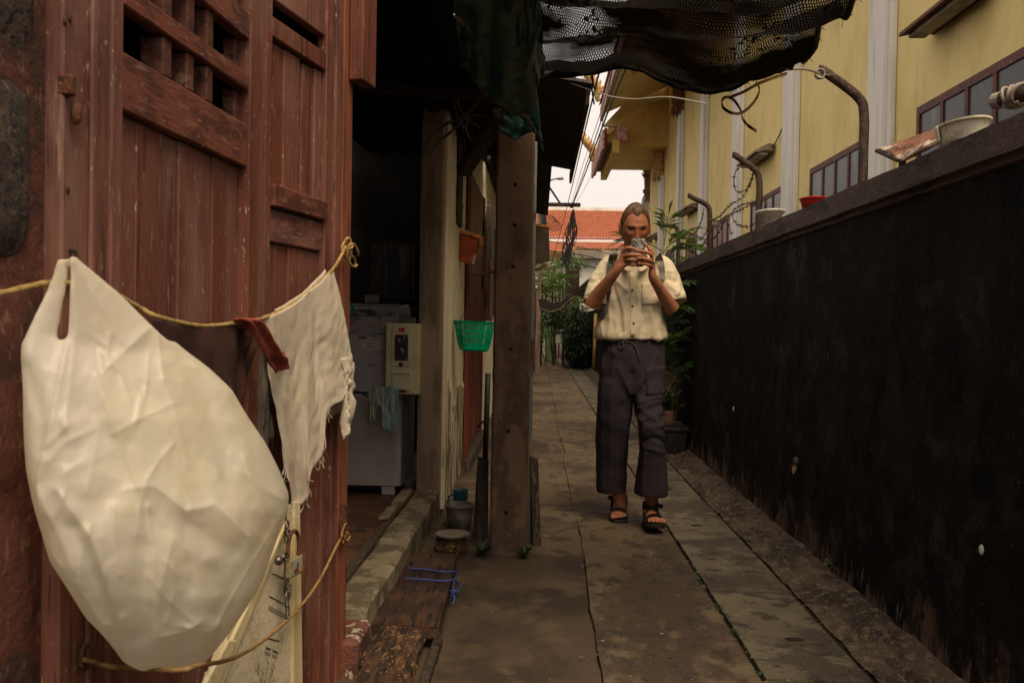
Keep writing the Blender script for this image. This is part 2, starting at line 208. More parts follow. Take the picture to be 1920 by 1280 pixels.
M['trousers'] = mat('charcoal_trousers', (.029, .02, .0265), [((.022, .0155, .0205), (9, 9, 5), .45, .7)], rough=.92, bump=.25, bs=(500, 500, 500), bdist=.002)
M['sandal'] = mat('black_sandal', (.013, .011, .01), rough=.7, bump=.2)
M['drawstring'] = mat('drawstring', (.085, .068, .062), rough=.9, bump=.2)
M['button'] = mat('brown_button', (.07, .035, .02), rough=.4, bump=0)
M['strap_grey'] = mat('grey_webbing', (.19, .17, .14), [((.15, .135, .11), (30, 30, 30), .45, .7)], rough=.9, bump=.3, bs=(400, 400, 400), bdist=.002)
M['phone'] = mat('marbled_phone_case', (.34, .31, .3), [((.05, .045, .045), (70, 70, 40), .5, .56), ((.6, .56, .54), (90, 90, 50), .58, .64)], rough=.3, bump=0, spec=.5)
M['lens'] = mat('lens', (.01, .01, .012), rough=.1, bump=0, spec=.7)

def net_material():
    m = bpy.data.materials.new('shade_net'); m.use_nodes = True; n = m.node_tree; n.nodes.clear(); L = n.links
    out = n.nodes.new('ShaderNodeOutputMaterial'); p = n.nodes.new('ShaderNodeBsdfPrincipled')
    p.inputs['Base Color'].default_value = (.03, .024, .02, 1); p.inputs['Roughness'].default_value = .8; p.inputs['Specular IOR Level'].default_value = .06
    tr = n.nodes.new('ShaderNodeBsdfTransparent'); mxs = n.nodes.new('ShaderNodeMixShader')
    uv = n.nodes.new('ShaderNodeUVMap'); uv.uv_map = 'UVMap'
    def nz(sc, det=3):
        t = n.nodes.new('ShaderNodeTexNoise'); t.inputs['Scale'].default_value = sc; t.inputs['Detail'].default_value = det; L.new(uv.outputs[0], t.inputs['Vector']); return t
    wob = nz(9); add = n.nodes.new('ShaderNodeVectorMath'); add.operation = 'MULTIPLY_ADD'
    add.inputs[1].default_value = (.03, .03, 0); L.new(wob.outputs['Color'], add.inputs[0]); L.new(uv.outputs[0], add.inputs[2])
    br = n.nodes.new('ShaderNodeTexBrick'); br.offset = .5
    br.inputs['Scale'].default_value = 1; br.inputs['Brick Width'].default_value = .0082; br.inputs['Row Height'].default_value = .0148
    br.inputs['Mortar Size'].default_value = .0025; br.inputs['Mortar Smooth'].default_value = .2; br.inputs['Bias'].default_value = 0
    L.new(add.outputs[0], br.inputs['Vector'])
    dens = nz(3.0, 6); mr = n.nodes.new('ShaderNodeMapRange'); mr.inputs[1].default_value = .36; mr.inputs[2].default_value = .56; mr.inputs[3].default_value = .30; mr.inputs[4].default_value = 1.0
    L.new(dens.outputs['Fac'], mr.inputs[0])
    mxm = n.nodes.new('ShaderNodeMath'); mxm.operation = 'MAXIMUM'; L.new(br.outputs['Fac'], mxm.inputs[0]); L.new(mr.outputs[0], mxm.inputs[1])
    L.new(mxm.outputs[0], mxs.inputs[0]); L.new(tr.outputs[0], mxs.inputs[1]); L.new(p.outputs[0], mxs.inputs[2])
    b = n.nodes.new('ShaderNodeBump'); b.inputs['Strength'].default_value = .8; b.inputs['Distance'].default_value = .004
    L.new(br.outputs['Fac'], b.inputs['Height']); L.new(b.outputs[0], p.inputs['Normal'])
    L.new(mxs.outputs[0], out.inputs['Surface']); return m
M['net'] = net_material()

# ------------------------------------------------------------------ geometry collector
def nz3(p, s=1.0, seed=0.0): return noise.noise(V(p)*s + V((seed*7.1, seed*3.3, seed*5.7)))
class G:
    def __init__(s): s.v = []; s.f = []
    def add(s, vs, fs):
        o = len(s.v); s.v += [tuple(a) for a in vs]; s.f += [tuple(i+o for i in f) for f in fs]; return s
    def hexa(s, c8): return s.add(c8, [(0, 3, 2, 1), (4, 5, 6, 7), (0, 1, 5, 4), (1, 2, 6, 5), (2, 3, 7, 6), (3, 0, 4, 7)])
    def box(s, x0, x1, y0, y1, z0, z1): return s.hexa([(x0, y0, z0), (x1, y0, z0), (x1, y1, z0), (x0, y1, z0), (x0, y0, z1), (x1, y0, z1), (x1, y1, z1), (x0, y1, z1)])
    def obox(s, c, ax, ay, az):
        c, ax, ay, az = V(c), V(ax), V(ay), V(az)
        return s.hexa([c-ax-ay-az, c+ax-ay-az, c+ax+ay-az, c-ax+ay-az, c-ax-ay+az, c+ax-ay+az, c+ax+ay+az, c-ax+ay+az])
    def bar(s, a, b, w, t, up=(0, 0, 1)):
        a, b = V(a), V(b); d = (b-a); z = V(up); sx = d.cross(z)
        if sx.length < 1e-6: sx = d.cross(V((1, 0, 0)))
        sx.normalize(); sz = sx.cross(d).normalized()
        return s.obox((a+b)/2, d/2, sx*w/2, sz*t/2)
    def prism(s, poly, off):
        n = len(poly); off = V(off); vs = [V(p) for p in poly] + [V(p)+off for p in poly]
        return s.add(vs, [tuple(range(n))[::-1], tuple(range(n, 2*n))] + [(i, (i+1) % n, (i+1) % n+n, i+n) for i in range(n)])
    def loft(s, rings, cap=True, closed=True):
        n = len(rings[0]); vs = [p for r in rings for p in r]; fs = []
        for k in range(len(rings)-1):
            for i in range(n if closed else n-1):
                j = (i+1) % n; fs.append((k*n+i, k*n+j, (k+1)*n+j, (k+1)*n+i))
        if cap: fs += [tuple(range(n))[::-1], tuple(range((len(rings)-1)*n, len(rings)*n))]
        return s.add(vs, fs)
    def tube(s, pts, r, n=8, cap=True, flat=1.0):
        pts = [V(p) for p in pts]; rs = r if isinstance(r, (list, tuple)) else [r]*len(pts); rings = []
        t0 = (pts[1]-pts[0]).normalized(); u = t0.orthogonal().normalized()
        for i, p in enumerate(pts):
            t = (pts[min(i+1, len(pts)-1)]-pts[max(i-1, 0)])
            if t.length < 1e-9: t = t0
            t.normalize(); u = (u - t*u.dot(t))
            if u.length < 1e-6: u = t.orthogonal()
            u.normalize(); w = t.cross(u)
            rings.append([p + (u*math.cos(2*PI*k/n)*flat + w*math.sin(2*PI*k/n))*rs[i] for k in range(n)])
        return s.loft(rings, cap)
    def grid(s, fn, nu, nv):
        vs = [fn(i/nu, j/nv) for j in range(nv+1) for i in range(nu+1)]
        return s.add(vs, [(j*(nu+1)+i, j*(nu+1)+i+1, (j+1)*(nu+1)+i+1, (j+1)*(nu+1)+i) for j in range(nv) for i in range(nu)])
    def ell(s, c, rx, ry, rz, n=12, m=8):
        c = V(c); rings = []
        for k in range(m+1):
            a = -PI/2 + PI*max(.02, min(.98, k/m)); rings.append([c+V((rx*math.cos(a)*math.cos(2*PI*i/n), ry*math.cos(a)*math.sin(2*PI*i/n), rz*math.sin(a))) for i in range(n)])
        return s.loft(rings)
    def lathe(s, c, prof, n=20, cap=True, sx=1, sy=1):
        c = V(c); return s.loft([[c+V((r*sx*math.cos(2*PI*i/n), r*sy*math.sin(2*PI*i/n), z)) for i in range(n)] for r, z in prof], cap)
    def leaf(s, base, d, L, w, droop=.3, up=(0, 0, 1)):
        base, d, up = V(base), V(d).normalized(), V(up); sd = d.cross(up)
        if sd.length < 1e-4: sd = d.cross(V((1, 0, 0)))
        sd.normalize(); m = base + d*L*.5 - V((0, 0, 1))*droop*L*.12; e = base + d*L - V((0, 0, 1))*droop*L*.5
        k = V((0, 0, .06*L))
        return s.add([base, m-sd*w/2+k, m, m+sd*w/2+k, e], [(0, 1, 2), (0, 2, 3), (1, 4, 2), (2, 4, 3)])

def wloc(o):
    l = V((0, 0, 0))
    while o is not None: l = l + o.location; o = o.parent
    return l
def obj(name, g, m, parent=None, smooth=False, bev=0, solid=0, loc=None, sub=0, segs=1):
    me = bpy.data.meshes.new(name)
    vs = g.v
    if parent is not None: o0 = wloc(parent)
    elif loc is not None: o0 = V(loc)
    else:
        xs = [v[0] for v in vs]; ys = [v[1] for v in vs]; zs = [v[2] for v in vs]
        o0 = V(((min(xs)+max(xs))/2, (min(ys)+max(ys))/2, min(zs)))
    me.from_pydata([(v[0]-o0.x, v[1]-o0.y, v[2]-o0.z) for v in vs], [], g.f)
    me.validate()
    bm = bmesh.new(); bm.from_mesh(me)
    if not solid and not g.__dict__.get('open'): bmesh.ops.recalc_face_normals(bm, faces=bm.faces)
    if bev: bmesh.ops.bevel(bm, geom=bm.edges[:], offset=bev, segments=segs, affect='EDGES', clamp_overlap=True)
    bm.to_mesh(me); bm.free()
    if smooth:
        for p in me.polygons: p.use_smooth = True
    me.materials.append(m if not isinstance(m, str) else M[m])
    o = bpy.data.objects.new(name, me); COL.objects.link(o)
    if parent is not None: o.parent = parent
    else: o.location = o0
    if solid:
        md = o.modifiers.new('thickness', 'SOLIDIFY'); md.thickness = solid; md.offset = 0
    if sub:
        md = o.modifiers.new('subdiv', 'SUBSURF'); md.levels = sub; md.render_levels = sub
    return o
def tag(o, label=None, cat=None, group=None, kind=None):
    if label: o['label'] = label
    if cat: o['category'] = cat
    if group: o['group'] = group
    if kind: o['kind'] = kind
    return o
def thing(name, label, cat, loc, group=None):
    o = bpy.data.objects.new(name, None); o.empty_display_size = .1; COL.objects.link(o); o.location = V(loc)
    return tag(o, label, cat, group)
def copy_tree(o, parent=None):
    c = o.copy(); COL.objects.link(c)
    if parent is not None: c.parent = parent
    for ch in list(o.children): copy_tree(ch, c)
    return c
def spline(pts, n=6):
    pts = [V(p) for p in pts]; out = []
    for i in range(len(pts)-1):
        p0, p1, p2, p3 = pts[max(i-1, 0)], pts[i], pts[i+1], pts[min(i+2, len(pts)-1)]
        for k in range(n):
            t = k/n; out.append(.5*((2*p1)+(-p0+p2)*t+(2*p0-5*p1+4*p2-p3)*t*t+(-p0+3*p1-3*p2+p3)*t**3))
    return out+[pts[-1]]
def interp(tab, t):
    if t <= tab[0][0]: return tab[0][1]
    for (a, va), (b, vb) in zip(tab, tab[1:]):
        if t <= b:
            k = (t-a)/(b-a); return va+(vb-va)*k
    return tab[-1][1]
def text_mesh(name, s, size, m, parent, pos, xdir=(1, 0, 0), zdir=(0, 0, 1), depth=.0008):
    cu = bpy.data.curves.new(name, 'FONT'); cu.body = s; cu.size = size; cu.extrude = depth; cu.align_x = 'CENTER'; cu.align_y = 'CENTER'
    to = bpy.data.objects.new(name, cu); COL.objects.link(to)
    dg = bpy.context.evaluated_depsgraph_get(); me = bpy.data.meshes.new_from_object(to.evaluated_get(dg)); bpy.data.objects.remove(to)
    g = G(); xd, zd = V(xdir), V(zdir); nd = xd.cross(zd)
    g.add([V(pos)+xd*v.co.x+zd*v.co.y+nd*v.co.z for v in me.vertices], [tuple(p.vertices) for p in me.polygons])
    return obj(name, g, m, parent)


# ================================================================== THE SETTING: ground, path, wall
g = G(); g.box(-90, 90, -40, 260, -.5, -.07); tag(obj('ground', g, 'ground'), kind='structure')
path = thing('path', None, None, (.3, 1.0, -.04)); tag(path, kind='structure')
g = G(); g.box(-.72, 1.36, .2, 60, -.066, -.014); obj('joint_bed', g, 'dirt', path)
def crack(y, s=0): return .225 + .018*noise.noise(V((0, y*1.3, 3+s))) + .014*noise.noise(V((1, y*6, 9+s))) + .012*max(0, math.sin(y*1.7))
def slab_poly(xl, xr, y0, y1, lfun=None, rfun=None, n=14, gap=.0012):
    ys = [y0+gap+(y1-y0-2*gap)*i/n for i in range(n+1)]
    L = [((lfun(y) if lfun else xl)+gap, y) for y in ys]; R = [((rfun(y) if rfun else xr)-gap, y) for y in ys]
    jag = lambda a, s: (a[0], a[1]+.006*noise.noise(V((a[0]*9, a[1]*5, s))))
    bot = [L[0]] + [(L[0][0]+(R[0][0]-L[0][0])*k/8, y0+gap+.007*noise.noise(V((k, y0*3, 1)))) for k in range(1, 8)] + [R[0]]
    top = [R[-1]] + [(R[-1][0]+(L[-1][0]-R[-1][0])*k/8, y1-gap+.007*noise.noise(V((k, y1*3, 1)))) for k in range(1, 8)] + [L[-1]]
    return bot + R[1:-1] + top + L[1:-1][::-1]
def slab(poly, z0, z1, m, tilt=0):
    g = G(); n = len(poly)
    e = [(x, y, z0) for x, y in poly]; cx = sum(p[0] for p in poly)/n; cy = sum(p[1] for p in poly)/n
    mid = [(x, y, z1-.006) for x, y in poly]
    top = [(x+(cx-x)*.003, y+(cy-y)*.002, z1+tilt*(x-cx)) for x, y in poly]
    g.loft([e, mid, top]); return obj('slab', g, m, path)
lft = [.6, 1.9, 2.95, 4.405, 5.75, 7.6, 9.6, 11.8, 14.5, 17.5, 21, 25, 30, 36, 44, 54]
for i in range(len(lft)-1):
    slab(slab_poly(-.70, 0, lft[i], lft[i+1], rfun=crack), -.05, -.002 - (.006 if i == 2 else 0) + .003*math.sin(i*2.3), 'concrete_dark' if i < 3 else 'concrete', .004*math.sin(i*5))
rgt = [.6, 2.3, 5.2, 8.4, 11.1, 14.2, 18, 22, 27, 33, 41, 54]
for i in range(len(rgt)-1):
    slab(slab_poly(0, .729, rgt[i], rgt[i+1], lfun=lambda y: crack(y)+.0005+.003*noise.noise(V((y*5, 2, 2)))), -.05, .001+.002*math.sin(i*3.1), 'concrete', .003*math.sin(i*3+1))
dr = [1.1, 2.0, 2.89, 3.84, 4.77, 5.70, 6.63, 7.56, 8.5, 9.4, 10.35, 11.3, 12.2, 13.1, 14.1, 15.0, 16, 17, 18, 19, 20, 21, 22, 23, 24, 25, 26]
for i in range(len(dr)-1):
    s = slab(slab_poly(.738, 1.088, dr[i], dr[i+1], n=6, gap=.0055), -.05, .003+.004*math.sin(i*4.7), 'slab', .012*math.sin(i*2.1))
    if i < 14:
        yc = (dr[i]+dr[i+1])/2+.12*math.sin(i*2.7)
        gg = G(); gg.lathe((.92+.02*math.sin(i), yc, .0045), [(.036, 0), (.03, .0015), (.016, .0012)], 14, sx=1.0, sy=.55); obj('lifting_hole', gg, 'dirt', s)  # raised dark disc stands in for the shade inside the hole
# the sloping ledge at the foot of the wall, its gutter groove and grit
g = G(); g.open = 0
def ledge_fn(u, v):
    y = .6+v*33; x = 1.105+u*.26
    z = -.004 + .05*u**1.3 + .012*nz3((x, y, 0), 9, 2) + (.006 if .18 < u < .34 else 0) - (.016 if .34 < u < .42 else 0)
    return (x + .008*nz3((x, y, 1), 5), y, z)
g.grid(ledge_fn, 14, 420); tag(obj('wall_ledge', g, 'ledge', smooth=True), kind='structure')
g = G()
for k in range(2600):
    y = .9+24*random.random()**1.9; x = 1.095+.03*random.gauss(0, 1) if random.random() < .7 else 1.2+.1*random.random()
    s = random.uniform(.002, .0065)*(1 if y < 8 else 1.4); z = .002+max(0, x-1.105)*.18
    a = random.random()*6.28; g.add([(x+s*math.cos(a), y+s*math.sin(a), z), (x-s*math.sin(a), y+s*math.cos(a), z), (x-s*math.cos(a), y-s*math.sin(a)*1.4, z), (x, y, z+s*.9)], [(0, 1, 3), (1, 2, 3), (2, 0, 3)])
tag(obj('gutter_grit', g, 'ledge'), kind='stuff')
g = G()
for k in range(420):
    t = random.random(); y = 1.5+9*t**1.5
    x = random.choice([.73, .73, .73, crack(y), 1.095, random.uniform(-.1, 1.05)])+.008*random.gauss(0, 1)
    s = random.uniform(.003, .011); a = random.random()*6.28
    g.add([(x+s*math.cos(a), y+s*math.sin(a), .006), (x-s*.4*math.sin(a), y+s*.4*math.cos(a), .010), (x-s*math.cos(a), y-s*math.sin(a), .006), (x+s*.4*math.sin(a), y-s*.4*math.cos(a), .008)], [(0, 1, 2, 3)])
tag(obj('leaf_litter', g, 'leaf_dry'), kind='stuff')
g = G()
for px_, py_, s_ in [(1012, 968, .02), (1050, 965, .03), (1062, 962, .02), (1008, 1000, .022), (1022, 1004, .03), (1035, 1017, .018), (1083, 975, .012), (1097, 962, .014), (1195, 1018, .012), (1130, 1012, .014), (1092, 1062, .01), (1160, 1060, .008), (1310, 965, .012), (1330, 968, .014), (1345, 960, .01), (1365, 1040, .014), (1360, 1052, .018), (1395, 1158, .012), (1300, 1000, .008), (1445, 1150, .01), (1130, 1200, .014), (1090, 1230, .012)]:
    q_ = PZ(px_, py_, .008); g.add([(q_.x+s_*(.12+.8*random.random()**1.5)*math.cos(a_), q_.y+s_*1.1*(.12+.8*random.random()**1.5)*math.sin(a_), .0075) for a_ in [k*.785 for k in range(8)]], [tuple(range(8))])
tag(obj('paint_splashes', g, 'lime'), kind='stuff')
g = G()
for cx, cy, n, r in [(.728, 4.02, 22, .035), (.732, 3.6, 14, .02), (.735, 3.35, 10, .02), (.73, 2.95, 10, .015), (1.08, 8.1, 30, .05)]:
    for k in range(n):
        a = random.random()*6.28; g.leaf((cx+random.gauss(0, r*.25), cy+random.gauss(0, r*1.5), .002), (math.cos(a), math.sin(a), .8), random.uniform(.012, .028), .009)
tag(obj('joint_moss', g, 'leaf_dark'), kind='stuff')

# ---- the long black wall: mouldy body, paler rubbed foot, coping blocks
wall = thing('boundary_wall', 'long mouldy black boundary wall with a brown concrete coping beside the path', 'wall', (1.42, 4.0, 0))
def wall_body(y0, y1, zt, ny):
    g = G(); n = 26
    def fn(u, v):
        y = y0+(y1-y0)*u; z = -.05+(zt+.05)*v
        return (1.342 + .006*nz3((0, y, z), 2.2, 1)+.004*nz3((0, y, z), 14, 2)+.0025*nz3((0, y, z), 42, 5) - .012*max(0, .25-z)*4*(.5+.5*nz3((0, y, z), 6, 3)), y, z)
    g.grid(fn, ny, n*2)
    o = len(g.v); g.add([(1.342, y0, zt), (1.342, y1, zt), (1.5, y1, zt), (1.5, y0, zt), (1.5, y0, -.05), (1.5, y1, -.05), (1.342, y1, -.05), (1.342, y0, -.05)], [(0, 1, 2, 3), (3, 2, 5, 4), (0, 3, 4, 7), (2, 1, 6, 5)])
    return g
obj('wall_body', wall_body(-1.5, 8.9, 1.60, 460), 'black_wall', wall, smooth=True)
obj('wall_body', wall_body(8.92, 30, 1.50, 240), 'black_wall', wall, smooth=True)
ys = [-1.5, .9, 2.75, 4.6, 6.6, 8.9]
for a, b in zip(ys, ys[1:]):
    g = G(); pr = [(1.318, 1.632), (1.318, 1.728), (1.36, 1.742), (1.52, 1.742), (1.52, 1.60), (1.344, 1.60), (1.335, 1.606), (1.335, 1.628)]
    n = 14; rings = []
    for k in range(n+1):
        y = a+.002+(b-a-.004)*k/n
        rings.append([(x+.004*nz3((x, y, z), 5, 2), y, z+.005*nz3((x, y*1.3, z), 4, 3)) for x, z in pr])
    g.loft(rings); obj('coping_block', g, 'coping', wall)
# crumbs stuck on the wall face
def seedling(name, pos, label, nleaf, L, m, dirx=-1):
    t = thing(name, label, 'plant', pos); pos = V(pos)
    g = G(); g.tube([pos, pos+V((dirx*.02, 0, .015)), pos+V((dirx*.035, 0, .03))], .002, 5); obj('stem', g, 'leaf_pale', t)
    for k in range(nleaf):
        a = 2*PI*k/nleaf+.4; g = G(); g.leaf(pos+V((dirx*.035, 0, .03)), (dirx*.35+.6*math.sin(a)*.3, math.cos(a), .35+.3*math.sin(a)), L*random.uniform(.75, 1.1), L*.45); obj('leaf', g, m, t)
p = PX(1572, 1068, 1.335); seedling('weed', p, 'small green weed sprouting from the foot of the black wall', 5, .055, 'leaf')
p = PX(1497, 868, 1.335); t = thing('wilted_plant', 'pale withered plant sticking out of the middle of the black wall', 'plant', p)
g = G(); g.ell(p+V((-.012, 0, .01)), .016, .02, .022); obj('bud', g, 'grey_cloth', t)
for k, d in enumerate([(-.3, -.5, -.7), (-.3, .9, -.45), (-.4, .2, -.9), (-.3, .8, -.1)]):
    g = G(); g.leaf(p+V((-.015, 0, 0)), d, .06, .028); obj('leaf', g, 'leaf_dry', t)
for k, (px, py) in enumerate([(1840, 1030), (1375, 766)]):
    p = PX(px, py, 1.334); g = G(); g.ell(p, .006, .011, .016, 8, 6)
    tag(obj('white_snail', g, 'white_pot', loc=p), ['white snail shell stuck low on the black wall, nearest the camera', 'tiny white snail shell stuck on the black wall near the potted palm'][k], 'snail')

# ================================================================== THE SHOPHOUSE ON THE LEFT
house = thing('shop_house', 'shophouse with peeling red folding doors opening on a dark laundry room', 'house', (-1.9, 3.0, 0))
class Leaf:
    def __init__(s, x, y, sl): s.P = V((x, y, 0)); s.d = V((sl, 1, 0)).normalized(); s.n = V((1, -sl, 0)).normalized(); s.sl = sl
    def at(s, y, z, n=0): u = (y-s.P.y)/s.d.y; return s.P + s.d*u + s.n*n + V((0, 0, z))
    def px(s, px, py, n=0):
        d = ray(px, py); Q = s.P+s.n*n; return CAM + d*((Q-CAM).dot(s.n)/d.dot(s.n))
    def box(s, ya, yb, z0, z1, n0, n1, g=None, sk=0):
        g = g or G(); return g.hexa([s.at(ya, z0, n1), s.at(yb, z0, n1), s.at(yb, z0, n0), s.at(ya, z0, n0), s.at(ya, z1+sk, n1), s.at(yb, z1, n1), s.at(yb, z1, n0), s.at(ya, z1+sk, n0)])
A = Leaf(-.835, 0, .0524); B = Leaf(-.715, 2.283, .2)
# masonry pier at the left edge: stones between red painted mortar
pier = obj('masonry_pier', A.box(-1.2, 1.383, -.1, 2.9, -.25, -.006), 'mortar', house)
def stone(ya, yb, z0, z1, n1, m):
    g = G(); ny, nz_ = 10, 12
    def fn(u, v):
        su = 2*u-1; sv = 2*v-1; e = max(abs(su)**5, abs(sv)**5)
        y = (ya+yb)/2+(yb-ya)/2*su*(1-.12*abs(sv)**3); z = (z0+z1)/2+(z1-z0)/2*sv*(1-.10*abs(su)**3)
        q = A.at(y, z, n1*(1-e)-.008*e+.006*nz3((y, z, 0), 22, ya)); return q
    g.grid(fn, ny, nz_); return obj('stone', g, m, pier, smooth=True)
stone(1.12, 1.362, 1.50, 1.98, .012, 'stone'); stone(1.10, 1.355, 1.20, 1.462, .012, 'stone')
stone(1.12, 1.372, .86, 1.165, .006, 'mortar'); stone(1.12, 1.372, .40, .83, .006, 'mortar'); stone(.75, 1.08, 1.3, 1.9, .012, 'stone'); stone(.72, 1.08, .7, 1.26, .006, 'mortar')
frame = obj('door_frame', A.box(1.385, 1.487, -.05, 2.6, -.06, .022), 'door', house, bev=.004)
obj('frame_bead', A.box(1.455, 1.470, -.05, 2.6, .022, .030), 'door', frame, bev=.003)
g = G(); q = A.px(133, 168, .03); g.box(q.x-.02, q.x+.006, q.y-.008, q.y+.008, q.z-.01, q.z+.022); obj('hasp', g, 'rust', frame, bev=.003)
g = G(); g.ell(q+V((.006, .006, -.034)), .008, .010, .020); obj('hasp_drop', g, 'rust', frame, smooth=True)
for px, py in [(122, 40), (131, 36), (127, 356)]:
    g = G(); g.ell(A.px(px, py, .023), .003, .004, .006, 8, 5); obj('nail', g, 'rust', frame)

# leaf nearer the camera: stiles, rails, lattice, tongue boards
dl = thing('door_leaf', None, None, A.at(1.9, 0)); dl.parent = house; dl.location = A.at(1.9, 0) - wloc(house)
def lb(L, par, name, ya, yb, z0, z1, n0, n1, m='door', bev=.003, sk=0): return obj(name, L.box(ya, yb, z0, z1, n0, n1, None, sk), m, par, bev=bev)
lb(A, dl, 'stile', 1.492, 1.532, .03, 2.4, -.02, .014); lb(A, dl, 'stile', 1.534, 1.571, .03, 2.4, -.02, .02)
lb(A, dl, 'stile', 2.160, 2.226, .03, 2.4, -.02, .022); lb(A, dl, 'stile', 2.229, 2.279, .03, 2.4, -.02, .016)
lb(A, dl, 'rail', 1.573, 2.158, 1.484, 1.585, -.02, .016, 'door_rail'); lb(A, dl, 'rail', 1.573, 2.158, .05, .22, -.02, .016); lb(A, dl, 'rail', 1.573, 2.158, 2.05, 2.4, -.02, .016)
for a, b in [(1.664, 1.704), (1.785, 1.847), (1.93, 1.965)]: lb(A, dl, 'lattice_bar', 1.573, 2.158, a, b, -.012, .02, 'door_rail')
zz = [1.587, 1.662, 1.706, 1.783, 1.849, 1.928]
for a, b in [(1.734, 1.771), (1.838, 1.872), (1.934, 1.967)]:
    for k in range(0, 6, 2): lb(A, dl, 'lattice_bar', a, b, zz[k], zz[k+1], -.036, .012, 'lattice')
for k in range(0, 6, 2): lb(A, dl, 'lattice_bar', 2.128, 2.158, zz[k], zz[k+1], -.036, -.004, 'lattice')
bys = [1.573, 1.660, 1.752, 1.838, 1.921, 2.0, 2.079, 2.158]
for i in range(len(bys)-1):
    lb(A, dl, 'board', bys[i]+.0012, bys[i+1]-.0012, .22, 1.4835, -.02, [-.004, -.002, -.006, -.003, -.005, -.001, -.006][i], 'door', .0025)
# second leaf, folded out a little further
dm = thing('door_leaf', None, None, (0, 0, 0)); dm.parent = house; dm.location = B.at(2.5, 0) - wloc(house)
lb(B, dm, 'stile', 2.286, 2.318, 0, 2.4, -.02, .014); lb(B, dm, 'stile', 2.640, 2.690, .0, 2.4, -.02, .012); lb(B, dm, 'stile', 2.692, 2.733, .0, 2.4, -.02, .02)
lb(B, dm, 'rail', 2.320, 2.638, 1.846, 1.897, -.02, .012, 'door', .003, .0)
lb(B, dm, 'rail', 2.320, 2.638, 1.945, 2.4, -.02, .008, 'door', .003, -.02)
lb(B, dm, 'rail', 2.320, 2.638, 1.412, 1.464, -.02, .024, 'door_rail', .003, .006)
lb(B, dm, 'rail', 2.322, 2.634, 1.322, 1.404, -.02, .006, 'door_rail', .003)
lb(B, dm, 'board', 2.335, 2.410, 1.467, 1.842, -.018, -.006); lb(B, dm, 'board', 2.413, 2.503, 1.467, 1.842, -.018, -.003); lb(B, dm, 'board', 2.521, 2.585, 1.467, 1.842, -.018, -.006, 'door', .003, -.006); lb(B, dm, 'board', 2.590, 2.632, 1.467, 1.842, -.018, 0)
for a, b, c in [(2.322, 2.388, -.004), (2.390, 2.447, -.008), (2.450, 2.545, -.003), (2.548, 2.637, -.007)]: lb(B, dm, 'board', a, b, 0, 1.318, -.02, c)
for k, (z0, z1) in enumerate([(1.62, 1.80), (.64, .80), (1.1, 1.22)]):
    g = B.box(2.735, 2.748, z0, z1, .0, .014); obj('hinge', g, 'rust', dm, bev=.002)
lb(B, dm, 'edge_trim', 2.736, 2.758, -.05, 2.4, -.02, -.002, 'door'); lb(B, dm, 'edge_trim', 2.762, 2.832, -.06, 2.4, -.02, .012, 'lit_edge_paint', .004)
g = B.box(2.79, 2.90, 1.86, 2.6, .014, .06); obj('header_block', g, 'door', house, bev=.004)

# the room: tiled floor, near-black walls, ceiling
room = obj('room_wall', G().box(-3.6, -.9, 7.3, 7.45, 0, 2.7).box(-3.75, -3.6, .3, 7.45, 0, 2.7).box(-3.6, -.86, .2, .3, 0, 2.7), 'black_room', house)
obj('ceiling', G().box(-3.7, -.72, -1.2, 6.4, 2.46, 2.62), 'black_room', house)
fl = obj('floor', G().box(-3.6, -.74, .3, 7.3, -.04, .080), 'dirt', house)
for i in range(9):
    for j in range(16):
        x1 = -.745-i*.318; y0 = 1.9+j*.318+(.02 if i % 2 else 0)
        if y0 > 6.9 or (i > 4 and j < 6): continue
        g = G(); z = .096+.003*math.sin(i*3+j*5); g.box(x1-.314, x1, y0, y0+.314, .078, z); obj('floor_tile', g, 'floor_tile', fl, bev=.003)
sill = obj('threshold', G(), 'sill', house) if False else None
g = G(); prof = [(-.705, -.04), (-.705, .135), (-.69, .148), (-.578, .150), (-.562, .138), (-.556, -.04)]
rings = []
for k in range(40):
    y = 3.03+2.2*k/39; rings.append([(x+.008*nz3((x, y, z), 6, 1)+.004*nz3((x, y, z), 22, 3), y, z+.007*nz3((x, y, z), 5, 2)+.003*nz3((x, y, z), 25)) for x, z in prof])
g.loft(rings); sill = obj('threshold', g, 'sill', house)
g = G(); g.box(-.80, -.548, 2.80, 3.027, -.05, .118); obj('painted_base', g, 'sill_red', sill, bev=.012)
g = G(); g.box(-.80, -.545, 1.2, 2.78, -.05, -.008); obj('painted_base', g, 'sill_red', sill, bev=.008)
g = G(); rings = []
for k in range(30):
    y = 2.88+2.35*k/29; w = .03+.004*nz3((0, y, 0), 5); rings.append([(-.705-w*1.5, y, .07), (-.705-w*1.5, y, .142+.004*nz3((0, y, 1), 7)), (-.708, y, .146+.004*nz3((0, y, 2), 9)), (-.708, y, .07)])
g.loft(rings); obj('door_track', g, 'old_wood', sill)
g = G(); g.obox((-.745, 4.55, .155), (.028, 0, .004), (0, .13, .0), (0, 0, .009)); obj('batten', g, 'column', sill, bev=.003)
g = G(); g.obox((-.74, 4.98, .15), (.03, 0, .0), (0, .20, .0), (0, 0, .012)); obj('batten', g, 'column', sill, bev=.003)

# end column of the laundry room: grey-brown face, cream reveal
g = G(); rings = []
for k in range(30):
    z = .02+2.5*k/29; w = .006*nz3((0, 0, z), 4)
    rings.append([(-.684+w, 5.235, z), (-.572+.007*nz3((0, 1, z), 7), 5.235, z), (-.562, 5.262, z), (-.562, 5.40, z), (-.684, 5.40, z)])
g.loft(rings); obj('column', g, 'column', house)
